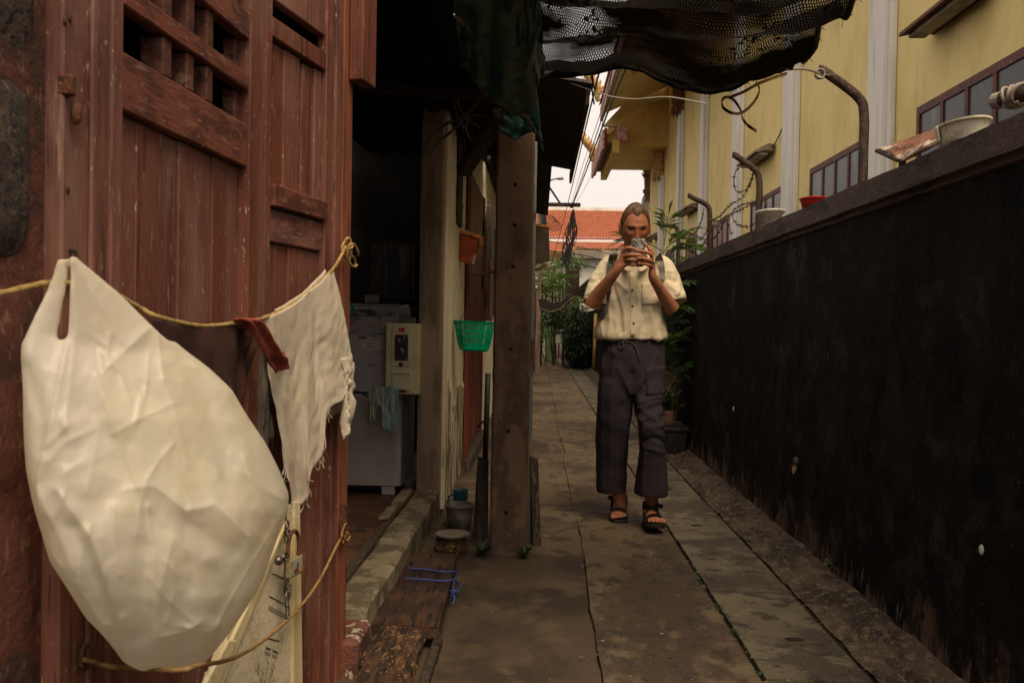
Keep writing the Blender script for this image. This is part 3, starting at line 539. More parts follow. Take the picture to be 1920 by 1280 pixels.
# awning over the doorway: fibre sheet on a pole, torn green tarp folded over its edge
aw = thing('awning', 'soot-black fibre awning sheet over the laundry doorway on a crooked pole', 'awning', (-.5, 4.5, 2.3))
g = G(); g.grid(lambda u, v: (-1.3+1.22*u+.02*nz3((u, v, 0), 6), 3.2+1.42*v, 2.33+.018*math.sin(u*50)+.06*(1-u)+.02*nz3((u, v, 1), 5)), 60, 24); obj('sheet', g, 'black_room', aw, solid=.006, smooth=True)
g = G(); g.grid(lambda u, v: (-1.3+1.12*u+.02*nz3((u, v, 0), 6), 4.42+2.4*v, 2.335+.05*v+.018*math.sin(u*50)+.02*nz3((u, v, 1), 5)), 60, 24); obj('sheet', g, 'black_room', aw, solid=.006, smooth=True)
g = G(); g.tube(spline([PY(720, 138, 4.5), PY(790, 128, 4.5), PY(850, 132, 4.48), PY(872, 128, 4.45)], 5), .016, 8); obj('pole', g, 'old_wood', aw)
g = G(); g.bar(PY(560, 150, 4.62), PY(1003, 190, 4.62), .06, .05); obj('beam', g, 'dark_wood', aw, bev=.004)

# ---- washing machine
wm = thing('washing_machine', 'grey top-loading washing machine with price stickers inside the dark laundry room', 'washing machine', (-1.12, 5.55, .1))
Yf = 5.30; x0, x1 = -1.42, -.80
def rbox(x0, x1, y0, y1, z0, z1, r, n=4):
    pts = []
    for cx, cy, a0 in [(x1-r, y1-r, 0), (x0+r, y1-r, 90), (x0+r, y0+r, 180), (x1-r, y0+r, 270)]:
        pts += [(cx+r*math.cos(math.radians(a0+90*k/n)), cy+r*math.sin(math.radians(a0+90*k/n))) for k in range(n+1)]
    return G().loft([[(x, y, z) for x, y in pts] for z in (z0, z1)])
obj('body', rbox(x0, x1, Yf, 5.9, .155, 1.045, .03), 'washer', wm)
obj('top_panel', rbox(x0, x1, Yf-.006, 5.9, 1.049, 1.15, .035), 'washer_lid', wm)
g = G(); g.loft([[(x0+.03, Yf+.05, 1.151), (x1-.03, Yf+.05, 1.151), (x1-.03, 5.85, 1.151), (x0+.03, 5.85, 1.151)], [(x0+.04, Yf+.10, 1.20), (x1-.04, Yf+.10, 1.20), (x1-.04, 5.84, 1.235), (x0+.04, 5.84, 1.235)]]); obj('lid', g, 'washer_lid', wm, bev=.008)
g = G(); g.lathe((-1.10, Yf+.015, 1.153), [(.07, 0), (.06, .004)], 20, sy=.35); obj('lid_handle', g, 'black', wm)
g = G(); g.box(-1.005, -.925, Yf-.012, Yf-.004, 1.085, 1.12); obj('badge', g, 'grey_sticker', wm, bev=.003)
for xx in (x0+.06, x1-.075):
    g = G(); g.box(xx-.04, xx+.04, Yf+.01, Yf+.09, .097, .156); obj('foot', g, 'washer', wm, bev=.006)
g = G(); g.box(x0+.02, x1-.02, Yf+.03, Yf+.06, .13, .156); obj('base_skirt', g, 'black', wm)
yy = Yf-.0035
def sticker(name, px0, py0, px1, py1, m):
    a = PY(px0, py0, Yf); b = PY(px1, py1, Yf); return obj(name, G().box(min(a.x, b.x), max(a.x, b.x), yy, yy+.003, min(a.z, b.z), max(a.z, b.z)), m, wm), (a+b)/2
s, c = sticker('price_sticker', 677, 639, 714, 656, 'paper'); c.y = yy-.001
text_mesh('sticker_number', '20', .045, 'ink_blue', s, c+V((-.008, 0, 0)))
g = G()
for k in range(3): g.box(c.x+.012, c.x+.05, yy-.0012, yy, c.z-.014+k*.012, c.z-.0125+k*.012)
obj('sticker_line', g, 'ink_soft', s)
for k in range(5):
    g = G(); q = PY(714, 640+k*3.6, Yf); q.y = yy; g.leaf(q, (1, 0, random.uniform(-.6, .5)), random.uniform(.015, .035), .008, 0, (0, -1, 0)); obj('torn_edge', g, 'paper', s)
s, c = sticker('coin_sticker', 690, 612, 705, 631, 'grey_sticker'); c.y = yy-.001
text_mesh('sticker_number', '10', .030, 'ink', s, c+V((0, 0, -.006)))
s, c = sticker('help_sticker', 671, 612, 687, 631, 'washer_lid'); c.y = yy-.001
text_mesh('sticker_mark', '?', .045, 'ink', s, c)
sticker('label_strip', 672, 631, 687, 635, 'maroon_sticker')
s, c = sticker('small_label', 689, 681, 705, 686, 'grey_sticker')
# window in the back wall of the room
rw = obj('back_window', G().box(-1.36, -1.01, 7.27, 7.296, 1.28, 1.75), 'dark_wood', house)
obj('pane', G().box(-1.33, -1.05, 7.262, 7.268, 1.31, 1.71), 'glass', rw)
obj('ledge', G().box(-1.42, -.93, 7.16, 7.262, 1.20, 1.24), 'dark_wood', rw, bev=.004)
g = G(); g.box(-1.12, -1.04, 5.78, 5.86, 1.24, 1.29); tag(obj('soap_box', g, 'grey_sticker', bev=.004), 'small pale box standing on top of the washing machine', 'box')

# ---- coin box
cb = thing('coin_box', 'cream steel coin box with a black coin slot plate on the washing machine', 'coin box', (-.80, 5.25, .70))
cx0, cx1, cy0 = -.877, -.742, 5.16
def cpy(px, py): return PY(px, py, cy0)
obj('case', G().box(cx0, cx1+.06, cy0+.004, cy0+.16, .705, 1.112), 'coinbox', cb, bev=.006)
a = cpy(735, 611); b = cpy(771, 687); dr_ = obj('upper_door', G().box(a.x, b.x, cy0-.004, cy0+.003, b.z, a.z), 'coinbox', cb, bev=.0025)
a = cpy(735, 695); b = cpy(771, 733); obj('lower_door', G().box(a.x, b.x, cy0-.003, cy0+.003, b.z, a.z), 'coinbox', cb, bev=.0025)
a = cpy(735, 695); b = cpy(771, 701); obj('door_lip', G().box(a.x, b.x, cy0-.013, cy0-.004, b.z, a.z), 'coinbox', cb, bev=.002)
a = cpy(748, 614); b = cpy(759, 622); obj('red_label', G().box(a.x, b.x, cy0-.006, cy0-.0045, b.z, a.z), 'red_label', dr_)
a = cpy(741, 627); b = cpy(765, 676); pl = obj('slot_plate', G().box(a.x, b.x, cy0-.010, cy0-.0045, b.z, a.z), 'coinplate', cb, bev=.002)
for px, py in [(743, 630), (764, 631), (743, 672), (763, 672)]: q = cpy(px, py); q.y = cy0-.012; obj('screw', G().ell(q, .003, .003, .003, 8, 5), 'chrome', pl)
q = cpy(749, 638); q.y = cy0-.013; obj('coin_button', G().ell(q, .008, .006, .007), 'chrome', pl, smooth=True)
q = cpy(758, 633); q.y = cy0-.013; obj('coin_slot', G().ell(q, .004, .004, .006), 'chrome', pl, smooth=True)
a = cpy(752, 631); b = cpy(757, 641); obj('coin_mouth', G().box(a.x, b.x, cy0-.012, cy0-.0105, b.z, a.z), 'black', pl)
a = cpy(746, 645); b = cpy(761, 650); obj('coin_mouth', G().box(a.x, b.x, cy0-.012, cy0-.0105, b.z, a.z), 'black', pl)
g = G(); g.prism([cpy(750, 652)+V((0, -.02, 0)), cpy(754, 651)+V((0, -.02, 0)), cpy(759, 659)+V((0, -.02, 0)), cpy(755, 664)+V((0, -.02, 0)), cpy(756, 660)+V((0, -.02, 0))], (0, .009, 0)); obj('return_lever', g, 'chrome', pl)
q = cpy(752, 683); q.y = cy0-.008; obj('lock', G().ell(q, .013, .008, .013), 'coinplate', cb, smooth=True)
g = G(); q = cpy(744, 732); g.tube(spline([q, q+V((.004, -.02, .006)), q+V((.02, -.024, .012)), q+V((.04, -.018, .012))], 4), .006, 8); obj('hook', g, 'chrome', cb, smooth=True)

# ---- rail with rags in front of the washer
rl = thing('towel_rail', 'thin dark rail with peeling tape across the front of the washing machine', 'rail', PY(700, 738, 5.10))
g = G(); g.tube([PY(600, 735, 5.12), PY(700, 736, 5.12), PY(762, 733, 5.12)], .006, 8); g.tube(spline([PY(640, 742, 5.11), PY(668, 734, 5.10), PY(690, 742, 5.11), PY(700, 735, 5.1)], 5), .005, 6); obj('rod', g, 'black', rl)
def cloth(name, top, drop, m, label, cat, nu=24, nv=24, amp=.012, freq=30, thick=.004, seed=0, dirn=(0, -1, 0), hem=None, group=None, sway=(0, 0, 0), sub=0, pinch=0):
    """hang a cloth from a polyline: top points, drop(u) lengths, folds along dirn; returns the object"""
    T = spline(top, 6); dirn = V(dirn).normalized()
    def fn(u, v):
        f = u*(len(T)-1); i = min(int(f), len(T)-2); p = T[i].lerp(T[i+1], f-i)
        L = drop(u)
        q = p + V((0, 0, -L*v)) + (sway(u) if callable(sway) else V(sway))*v*L
        if pinch:
            c = T[len(T)//2]; k = pinch*math.sin(min(1, v*1.3)*PI*.5); q.x += (c.x-q.x)*k; q.y += (c.y-q.y)*k
        am = amp*(.25+.75*min(1, v*2))
        w1 = noise.noise(V((u*2.2, v*1.6, seed+2))); ru = u*freq*.16+.9*w1+seed
        q += dirn*(am*1.2*(abs(2*(ru-math.floor(ru))-1)-.5)*(.6+.4*noise.noise(V((u*3, v*3, seed+4))))+am*1.3*noise.noise(V((u*3.5, v*3, seed+5)))+am*.45*noise.noise(V((u*14+v*5, v*7-u*3, seed+8)))+am*.5*(abs(noise.noise(V((u*6-v*3, v*7+u*4, seed+7))))-.2))
        q += V((.2*am*noise.noise(V((u*9, v*9, seed+11))), 0, .25*am*noise.noise(V((u*9, v*9, seed+12)))))
        return q
    g = G(); g.grid(fn, nu, nv); g.open = 1
    o = obj(name, g, m, solid=thick, smooth=True, loc=T[len(T)//2], sub=sub)
    return tag(o, label, cat, group)
cloth('rag', [PY(690, 728, 5.09), PY(712, 724, 5.09), PY(728, 728, 5.09)], lambda u: .12+.13*(u < .3)*.6, 'olive_cloth', 'olive grey rag bunched over the rail below the coin box', 'rag', amp=.016, freq=22, seed=2, pinch=.2)
cloth('rag', [PY(716, 727, 5.075), PY(734, 725, 5.07), PY(747, 728, 5.075)], lambda u: .27-.05*abs(u-.6)*2, 'teal_cloth', 'teal rag hanging down from the rail below the coin box', 'rag', amp=.016, freq=16, seed=4)
g = G(); g.tube(spline([PY(650, 575, 5.2), PY(657, 570, 5.2), PY(664, 577, 5.2), PY(655, 582, 5.2), PY(648, 600, 5.1), PY(655, 640, 5.08), PY(656, 690, 5.1), PY(640, 760, 5.1)], 6), .008, 8); tag(obj('garden_hose', g, 'hose', smooth=True), 'green hose hanging down past the left side of the washing machine', 'hose')
g = G(); g.prism([PZ(745, 912, .1), PZ(770, 900, .1), PZ(785, 908, .1), PZ(765, 925, .1)], (0, 0, .05)); tag(obj('carton', g, 'grey_sticker', bev=.004), 'crushed pale carton on the dark floor beside the washing machine', 'carton')

# ================================================================== CLOTHES LINE AND WHAT HANGS ON IT
pts = [A.px(-60, 556, .04), A.px(0, 550, .04), A.px(105, 530, .03), A.px(200, 545, .012), A.px(262, 577, .02), A.px(300, 595, .045), A.px(380, 611, .05), A.px(450, 604, .05), B.px(500, 594, .05), B.px(560, 562, .05), B.px(590, 537, .05), B.px(623, 506, .05), B.px(640, 479, .045), B.px(648, 463, .04)]
line = thing('clothes_line', 'yellow rope clothes line strung across the red doors and knotted at their edge', 'rope', pts[6])
g = G(); S = spline(pts, 8); g.tube(S, [.0048+.0006*math.sin(i*1.9) for i in range(len(S))], 8); obj('rope', g, 'rope', line, smooth=True)
K = B.px(650, 466, .035); g = G()
g.tube([K+V((.016*math.cos(a)*.6, .022*math.cos(a), .030*math.sin(a)+.008*math.sin(2*a))) for a in [k*.42 for k in range(16)]], .0042, 7)
g.tube([K+V((.02+.012*math.cos(a), .03*math.cos(a+.6), -.02+.034*math.sin(a))) for a in [k*.45 for k in range(13)]], .0036, 7)
g.tube(spline([K, K+V((.012, .02, -.02)), K+V((.016, .05, -.03)), K+V((.014, .055, -.05))], 5), .0036, 6)
g.tube(spline([K+V((-.01, -.03, -.01)), K+V((.012, 0, .0)), K+V((.012, .03, .012))], 5), .004, 6); obj('knot', g, 'rope', line, smooth=True)
# brown garment, red sock, grey strip, cream rag with torn strips
cloth('brown_garment', [A.px(285, 592, .045), A.px(340, 607, .05), A.px(395, 611, .05), A.px(446, 605, .05)], lambda u: .24+.03*u+(.06 if u > .82 else 0), 'brown_cloth', 'dark brown garment hung over the clothes line behind the white bag', 'garment', nu=30, nv=26, amp=.011, freq=13, seed=1, dirn=A.n)
cloth('brown_garment', [A.px(430, 606, .035), A.px(455, 603, .035), A.px(475, 600, .035)], lambda u: .25-.16*u, 'brown_cloth', 'brown cloth tail hanging behind the red cloth on the clothes line', 'garment', amp=.008, freq=12, seed=6, dirn=A.n)
SL = spline([A.px(a_, b_, c_) for a_, b_, c_ in [(434, 612, .03), (437, 600, .052), (447, 597, .066), (462, 604, .075), (474, 622, .078), (485, 645, .08), (497, 668, .082), (508, 686, .084), (517, 700, .084)]], 5)
SR = spline([A.px(a_, b_, c_) for a_, b_, c_ in [(452, 618, .028), (456, 603, .05), (468, 599, .062), (482, 610, .07), (494, 632, .074), (506, 652, .076), (520, 664, .08), (531, 660, .07), (534, 676, .062)]], 5)
def sock_fn(u, v):
    f = v*(len(SL)-1); i = min(int(f), len(SL)-2); a_, b_ = SL[i].lerp(SL[i+1], f-i), SR[i].lerp(SR[i+1], f-i); p = a_.lerp(b_, u)
    return p+A.n*(.020*math.sin(u*PI)*(.6+.4*math.sin(v*3)) + .010*math.sin(u*9+v*4+1.5*noise.noise(V((u, v*3, 4))))*math.sin(u*PI) + .007*noise.noise(V((u*3, v*7, 6))))
g = G(); g.open = 1; g.grid(sock_fn, 22, 44)
tag(obj('red_cloth', g, 'red_cloth', smooth=True, solid=.005), 'brick red cloth twisted over the clothes line beside the cream rag', 'cloth')
cloth('grey_strip', [B.px(487, 606, .022), B.px(500, 602, .028), B.px(511, 600, .026)], lambda u: .36-.06*u, 'grey_cloth', 'narrow grey strip of cloth hanging at the left edge of the cream rag', 'cloth', amp=.012, freq=20, seed=3, dirn=B.n, nu=14)
def sheet_between(top, bot, nu, nv, amp, seed, n, fr=3.0):
    T, Bm = spline(top, 8), spline(bot, 8)
    def at(S, u): f = u*(len(S)-1); i = min(int(f), len(S)-2); return S[i].lerp(S[i+1], f-i)
    def fn(u, v):
        p = at(T, u).lerp(at(Bm, u), v); k = .25+.75*v; r = u*fr+.5*noise.noise(V((u*2, v*1.5, seed)))+.25*v
        edge = .004*noise.noise(V((u*40, 0, seed)))*max(0, v-.9)*10
        return p+n*amp*k*(.9*(.5-abs(2*(r-math.floor(r))-1)**.8)+1.2*noise.noise(V((u*2.5, v*2, seed+1)))+.45*(abs(noise.noise(V((u*6-v*3, v*6+u*3, seed+2))))-.2)+.18*noise.noise(V((u*15+v*6, v*12-u*5, seed+3))))+V((0, 0, edge))
    g = G(); g.open = 1; g.grid(fn, nu, nv); return g
TP = [B.px(494, 597, .05), B.px(530, 581, .056), B.px(560, 563, .056), B.px(592, 536, .056), B.px(624, 505, .05)]
rg_ = thing('cream_rag', 'worn cream rag with a ragged hem draped over the clothes line', 'rag', TP[2])
obj('front_sheet', sheet_between(TP, [B.px(532, 880, .05), B.px(545, 935, .05), B.px(560, 948, .055), B.px(577, 934, .06), B.px(578, 885, .065), B.px(604, 846, .07), B.px(612, 772, .075), B.px(641, 748, .08), B.px(656, 722, .085), B.px(663, 690, .085)], 70, 70, .016, 5, B.n), 'white_rag', rg_, solid=.0025, smooth=True)
g = G()
for k in range(46):
    v_ = rg_.children[0].data.vertices; q = V(v_[len(v_)-1-random.randint(0, 70)].co)+rg_.location; g.tube([q, q+V((random.gauss(0, .004), random.gauss(0, .006), -.01)), q+V((random.gauss(0, .008), random.gauss(0, .01), -random.uniform(.012, .035)))], .0007, 3)
tag(obj('loose_threads', g, 'white_rag', rg_), kind='stuff')
obj('back_sheet', sheet_between([p-B.n*.02 for p in TP[1:]], [B.px(560, 800, .02), B.px(590, 835, .025), B.px(616, 790, .03), B.px(645, 765, .035), B.px(668, 728, .045)], 50, 40, .014, 8, B.n), 'white_rag', rg_, solid=.0025, smooth=True)
cloth('torn_strip', [B.px(640, 672, .075), B.px(652, 670, .08), B.px(664, 680, .075)], lambda u: .13+.05*math.sin(u*9), 'white_rag', 'torn end of cream cloth knotted beside the door edge, below the rope knot', 'rag', amp=.014, freq=24, seed=7, dirn=B.n, pinch=.45)
cloth('torn_strip', [B.px(642, 735, .075), B.px(650, 735, .085), B.px(658, 742, .075)], lambda u: .11+.03*math.sin(u*7), 'white_rag', 'lowest dangling scrap of cream cloth at the door edge by the rag hem', 'rag', amp=.012, freq=20, seed=9, dirn=B.n, pinch=.4)

# ---- the big white carrier bag on a nail
Q0 = PY(290, 880, 1.46); vd = (CAM-Q0).normalized(); vh = V((0, 0, 1)).cross(vd).normalized()   # vd towards the light side of the lane
Q1 = PY(38, 700, 1.27); pn = V((.807, -.591, 0)).normalized()      # the bag lies slantwise against the doors
def BP(px, py, n=0): d = ray(px, py); P0 = Q1+vd*n; return CAM+d*((P0-CAM).dot(pn)/d.dot(pn))
bag = thing('plastic_bag', 'bulging white plastic carrier bag hung from a nail on the red door', 'bag', BP(290, 1258))
outl = [(655, 38, 346), (690, 40, 392), (730, 43, 434), (780, 44, 463), (830, 46, 497), (880, 50, 522), (925, 59, 540), (960, 68, 537), (1000, 80, 521), (1050, 95, 503), (1100, 128, 484), (1150, 158, 452), (1190, 196, 424), (1225, 222, 398), (1242, 232, 382), (1255, 262, 356)]
Lf = [(a, b) for a, b, c in outl]; Rf = [(a, c) for a, b, c in outl]
def proj(p):
    v = V(p)-CAM; z = v.dot(_fw); return 960+FPX*v.dot(RT)/z, 640-FPX*v.dot(UP)/z
hd_ = V((0, 0, 1)).cross(vd).normalized()
na = 60; bagg = G(); rings = []
for k in range(61):
    t = k/60; py = 640+(1257-640)*t
    a, b = interp([(640, 39)]+Lf, py), interp([(640, 330)]+Rf, py); pl_, pr_ = BP(a, py), BP(b, py); c = (pl_+pr_)/2; hw = (pr_-pl_).length/2
    dep = interp([(0, .02), (.08, .05), (.25, .105), (.5, .14), (.65, .14), (.75, .13), (.83, .113), (.89, .092), (.94, .066), (.975, .04), (1, .012)], t)
    rings.append([c+(pr_-pl_).normalized()*math.copysign(abs(math.cos(2*PI*i/na))**.85, math.cos(2*PI*i/na))*hw+vd*math.copysign(abs(math.sin(2*PI*i/na))**.85, math.sin(2*PI*i/na))*dep for i in range(na)])
bagg.loft(rings)
def handle(rows):
    rr = []
    for py, xa, xb, n0, th in rows:
        a, b = BP(xa, py, n0), BP(xb, py, n0); rr.append([a.lerp(b, .5-.5*math.cos(2*PI*i/28))+vd*th*math.sin(2*PI*i/28) for i in range(28)])
    S = []
    for k in range(len(rr)-1):
        for q in range(5): S.append([rr[k][i].lerp(rr[k+1][i], q/5) for i in range(28)])
    S.append(rr[-1]); bagg.loft(S)
handle([(480, 131, 142, .012, .006), (495, 131, 160, .012, .008), (520, 131, 190, .012, .010), (548, 130, 224, .012, .013), (590, 129, 266, .012, .017), (628, 126, 304, .010, .022), (665, 112, 350, .0, .035), (740, 110, 400, .0, .05)])
handle([(485, 106, 127, -.004, .006), (512, 99, 129, -.004, .007), (545, 86, 125, -.004, .008), (590, 64, 115, -.002, .010), (630, 46, 108, .0, .013), (668, 38, 112, .0, .025), (740, 46, 140, .0, .04)])
# remesh the three solids to one skin, then press folds into it
bmesh_ = bpy.data.meshes.new('tmp'); bmesh_.from_pydata([tuple(v) for v in bagg.v], [], bagg.f); bo = bpy.data.objects.new('tmp', bmesh_); COL.objects.link(bo)
_b = bmesh.new(); _b.from_mesh(bmesh_); bmesh.ops.recalc_face_normals(_b, faces=_b.faces); _b.to_mesh(bmesh_); _b.free()
md = bo.modifiers.new('r', 'REMESH'); md.mode = 'VOXEL'; md.voxel_size = .0036; md = bo.modifiers.new('s', 'SMOOTH'); md.factor = .5; md.iterations = 12
bm2 = bpy.data.meshes.new_from_object(bo.evaluated_get(bpy.context.evaluated_depsgraph_get())); bpy.data.objects.remove(bo)
CRE = [([(131, 487), (128, 642), (87, 823), (71, 904), (74, 957)], .012, 13), ([(202, 689), (282, 615), (322, 648), (430, 736)], .013, 15), ([(154, 763), (222, 837), (235, 904), (181, 951)], -.017, 30), ([(181, 702), (222, 823), (255, 904)], .010, 16),
       ([(235, 917), (289, 910), (349, 957), (403, 944), (464, 1005)], .012, 18), ([(300, 960), (376, 1000), (430, 1035), (403, 1092)], -.014, 30), ([(541, 944), (470, 1058), (403, 1179)], .011, 13), ([(511, 978), (464, 1065), (410, 1152)], -.014, 18),
       ([(107, 917), (175, 1011), (222, 1159), (235, 1233)], .012, 13), ([(87, 1025), (168, 1132), (228, 1226)], .009, 12), ([(140, 990), (190, 1100), (226, 1200)], -.010, 16), ([(323, 1011), (296, 1126), (289, 1226)], .009, 14), ([(269, 1025), (262, 1193)], -.010, 18), ([(350, 1060), (345, 1160), (340, 1230)], -.010, 18),
       ([(235, 1236), (296, 1249), (383, 1236)], .008, 8), ([(302, 1193), (340, 1185), (376, 1166)], .009, 9), ([(403, 689), (430, 729), (464, 783)], .010, 12), ([(141, 494), (202, 595), (228, 642)], .006, 9), ([(134, 494), (144, 622), (134, 702), (120, 800)], .009, 10), ([(138, 500), (170, 600), (190, 690)], -.006, 12),
       ([(344, 657), (380, 740), (420, 860), (430, 930)], -.010, 22), ([(300, 680), (330, 780), (350, 870)], .008, 16), ([(50, 690), (75, 780), (80, 840)], -.008, 14), ([(460, 860), (500, 920), (540, 942)], .009, 12), ([(60, 900), (110, 1000), (150, 1100)], .007, 12)]
_rs = random.Random(11)
for k in range(46):
    cx_, cy_ = _rs.uniform(70, 500), _rs.uniform(620, 1210)
    an_ = math.atan2(cy_-420, cx_-135)+_rs.gauss(0, .45); l_ = _rs.uniform(25, 75)
    CRE.append(([(cx_-l_*math.cos(an_), cy_-l_*math.sin(an_)), (cx_+_rs.gauss(0, 5), cy_+_rs.gauss(0, 5)), (cx_+l_*math.cos(an_+_rs.gauss(0, .25)), cy_+l_*math.sin(an_))], _rs.choice([.0028, .0036, .0022]), _rs.uniform(4, 6)))
SEG = [(a, b, amp, w) for P, amp, w in [(p_, a_*(.72 if w_ > 6.5 else 1.15), w_) for p_, a_, w_ in CRE] for a, b in zip(P, P[1:])]
def creases(px, py):
    best = {}
    for (ax, ay), (bx, by), amp, w in SEG:
        if px < min(ax, bx)-w*4 or px > max(ax, bx)+w*4 or py < min(ay, by)-w*4 or py > max(ay, by)+w*4: continue
        dx, dy = bx-ax, by-ay; t = max(0, min(1, ((px-ax)*dx+(py-ay)*dy)/(dx*dx+dy*dy))); r = math.hypot(px-ax-dx*t, py-ay-dy*t)
        if r < w*4:
            k = (amp, w); best[k] = max(best.get(k, 0), math.exp(-(r/w) if amp > 0 else -(r/w)**2))
    return sum(k[0]*v for k, v in best.items())
g = G(); vs = []
for v in bm2.vertices:
    p = v.co.copy(); fr_ = max(0, v.normal.dot(vd)); px, py = proj(p); s, t = px/300, py/300
    if fr_ > .02:
        up_ = min(1, max(.15, (py-560)/150))
        w = creases(px, py)*.85 + up_*(.012*noise.noise(V((s*1.6, t*1.3, 3)))+.005*(abs(noise.noise(V((s*4+t, t*2.4-s, 9))))-.2))+.0009*noise.noise(V((s*17, t*13, 5)))
        p += vd*w*min(1, fr_*2.2)
    vs.append(p)
g.add(vs, [tuple(f.vertices) for f in bm2.polygons])
gc = G()
for px_c, py_c, rx_, rz_ in [(250, 820, .055, .075), (330, 900, .07, .05), (400, 980, .05, .07), (200, 930, .05, .06), (280, 1060, .075, .06), (350, 1090, .05, .05)]: gc.ell(BP(px_c, py_c, -.005), rx_, .045, rz_, 12, 9)
gc.v = [tuple(V(v)+V((nz3(v, 14, 1), nz3(v, 14, 2), nz3(v, 14, 3)))*.018) for v in gc.v]
obj('bag_contents', gc, 'rubbish', bag, smooth=True); obj('bag_body', g, 'bag', bag, smooth=True)
g = G(); p = A.px(127, 478, .03); p = A.px(128, 476, .02); g.tube([p-A.n*.02+V((0, 0, .008)), p+A.n*.012+V((0, 0, .004)), p+A.n*.016+V((0, 0, -.016))], .0034, 6); tag(obj('nail_hook', g, 'black'), 'black nail in the door frame that the white bag hangs from', 'nail')
g = G(); g.tube(spline([A.px(117, 360, .026), A.px(120, 420, .027), A.px(121, 478, .027)], 4), [.004]*9, 6); tag(obj('paint_drip', g, 'old_wood'), 'pale dribble of old glue above the nail on the door frame', 'drip') if False else None

# ---- lower twine, its ring and hook; chain and padlock; cream panel leaning on the doors
tw = thing('twine', 'brown twine slung low under the white bag, tied at the door edge', 'twine', B.px(560, 1140, .1))
pts = [A.px(155, 1235, .035), A.px(215, 1250, .06), BP(330, 1256, .1), BP(375, 1247, .09), A.px(440, 1232, .13), B.px(500, 1195, .10), B.px(560, 1140, .08), B.px(600, 1085, .06), B.px(630, 1025, .04), B.px(640, 1008, .03)]
g = G(); g.tube(spline(pts, 8), .0042, 7); obj('cord', g, 'twine', tw, smooth=True)
q = B.px(645, 1000, .025); g = G(); g.tube([q+V((.004*math.sin(a), .038*math.cos(a), .030*math.sin(a))) for a in [k*.4 for k in range(17)]], .0034, 6)
g.tube(spline([q+V((.006, -.06, .01)), q+V((.01, -.01, -.02)), q+V((.012, .03, -.012)), q+V((.006, .01, .0))], 5), .0034, 6); obj('knot', g, 'twine', tw, smooth=True)
g = G(); p = B.px(639, 975, .02); g.tube(spline([p+V((0, 0, .05)), p+V((.012, .012, .04)), p+V((.014, .01, .015)), p+V((0, 0, .0)), p+V((.004, -.004, -.05))], 5), .0042, 6); obj('hook', g, 'rust', tw, smooth=True)
q = A.px(160, 1230, .03); g = G(); g.tube([q+V((0, .016*math.cos(a), .02*math.sin(a))) for a in [k*.45 for k in range(16)]], .004, 6); obj('loop', g, 'rust', tw, smooth=True)

bd = thing('printed_board', 'tall cream panel with dark printed marks leaning on the red doors below the bag', 'panel', B.px(500, 1280, .04))
def bq(px, py, n=.05): return B.px(px, py, n)
g = G(); g.prism([bq(538, 945), bq(562, 945), bq(568, 1330), bq(365, 1330), bq(450, 1140)], B.n*-.022); obj('board', g, 'cream_panel', bd)
g = G(); g.prism([bq(553, 940, .058), bq(563, 940, .058), bq(569, 1335, .058), bq(549, 1335, .058)], B.n*-.012); obj('edge_strip', g, 'cream_board', bd, bev=.002)
g = G(); g.prism([bq(536, 985, .058), bq(541, 980, .058), bq(398, 1335, .058), bq(372, 1335, .058)], B.n*-.012); obj('edge_strip', g, 'cream_board', bd, bev=.002)
g = G(); g.prism([bq(430, 1200, .062), bq(446, 1200, .062), bq(385, 1340, .062), bq(355, 1340, .062)], B.n*-.012); obj('edge_strip', g, 'cream_board', bd, bev=.002)
for px, py, ex, ey, hh, m in [(510, 1073, 540, 1086, 2, 'ink'), (505, 1116, 532, 1130, 2.4, 'ink'), (504, 1134, 536, 1150, 9, 'ink_soft'), (496, 1193, 524, 1200, 2.5, 'ink'), (499, 1212, 508, 1215, 3.5, 'ink'), (512, 1217, 521, 1221, 3.5, 'ink'), (497, 1219, 507, 1223, 6, 'ink_soft'), (510, 1224, 519, 1228, 6, 'ink_soft'), (545, 1093, 550, 1100, 3, 'ink')]:
    g = G(); g.prism([bq(px, py, .0512), bq(ex, ey, .0512), bq(ex, ey+hh, .0512), bq(px, py+hh, .0512)], B.n*-.0008); obj('printed_mark', g, m, bd)
g = G()
for k in range(30):
    px = random.uniform(478, 522); py = random.uniform(1232, 1290); g.tube(spline([bq(px, py, .0515), bq(px+random.uniform(-6, 4), py+8, .0515), bq(px+random.uniform(-4, 4), py+17, .0515)], 3), .0007, 4)
tag(obj('scribbles', g, 'ink_soft', bd), kind='stuff')
ch = thing('padlock_chain', 'rusty chain hanging with an open padlock in front of the cream panel', 'chain', B.px(537, 990, .07))
def link(c, r1, r2, ax, m):
    g = G(); c = V(c); ax = V(ax).normalized(); g.tube([c+ax*r1*math.cos(a)+V((0, 0, r2*math.sin(a)+(.3*r2 if math.sin(a) > 0 else -.3*r2))) for a in [2*PI*k/14 for k in range(15)]], .0026, 6, cap=False); return obj('link', g, m, ch, smooth=True)
for i, py in enumerate([990, 1004, 1090, 1107, 1124, 1146]):
    link(B.px(538+(i % 2), py, .085), .0085, .015, B.d if i % 2 == 0 or i == 5 else B.n, 'steel')
q = B.px(536, 972, .075); g = G(); g.tube(spline([q+V((0, 0, .03)), q, q+V((.008, 0, -.012))], 4), .003, 6); obj('hook', g, 'steel', ch)
g = G(); g.bar(B.px(537, 1050, .085), B.px(536, 1083, .085), .012, .006); obj('hasp', g, 'rust', ch, bev=.002)
g = G(); q = B.px(532, 1046, .09)
for k in range(3): g.tube([q+V((.002*k, .02*math.cos(a), .007*math.sin(a)+.004*k)) for a in [j*.5 for j in range(13)]], .002, 5)
g.ell(B.px(523, 1050, .085), .012, .014, .012); obj('wire_wrap', g, 'steel', ch)
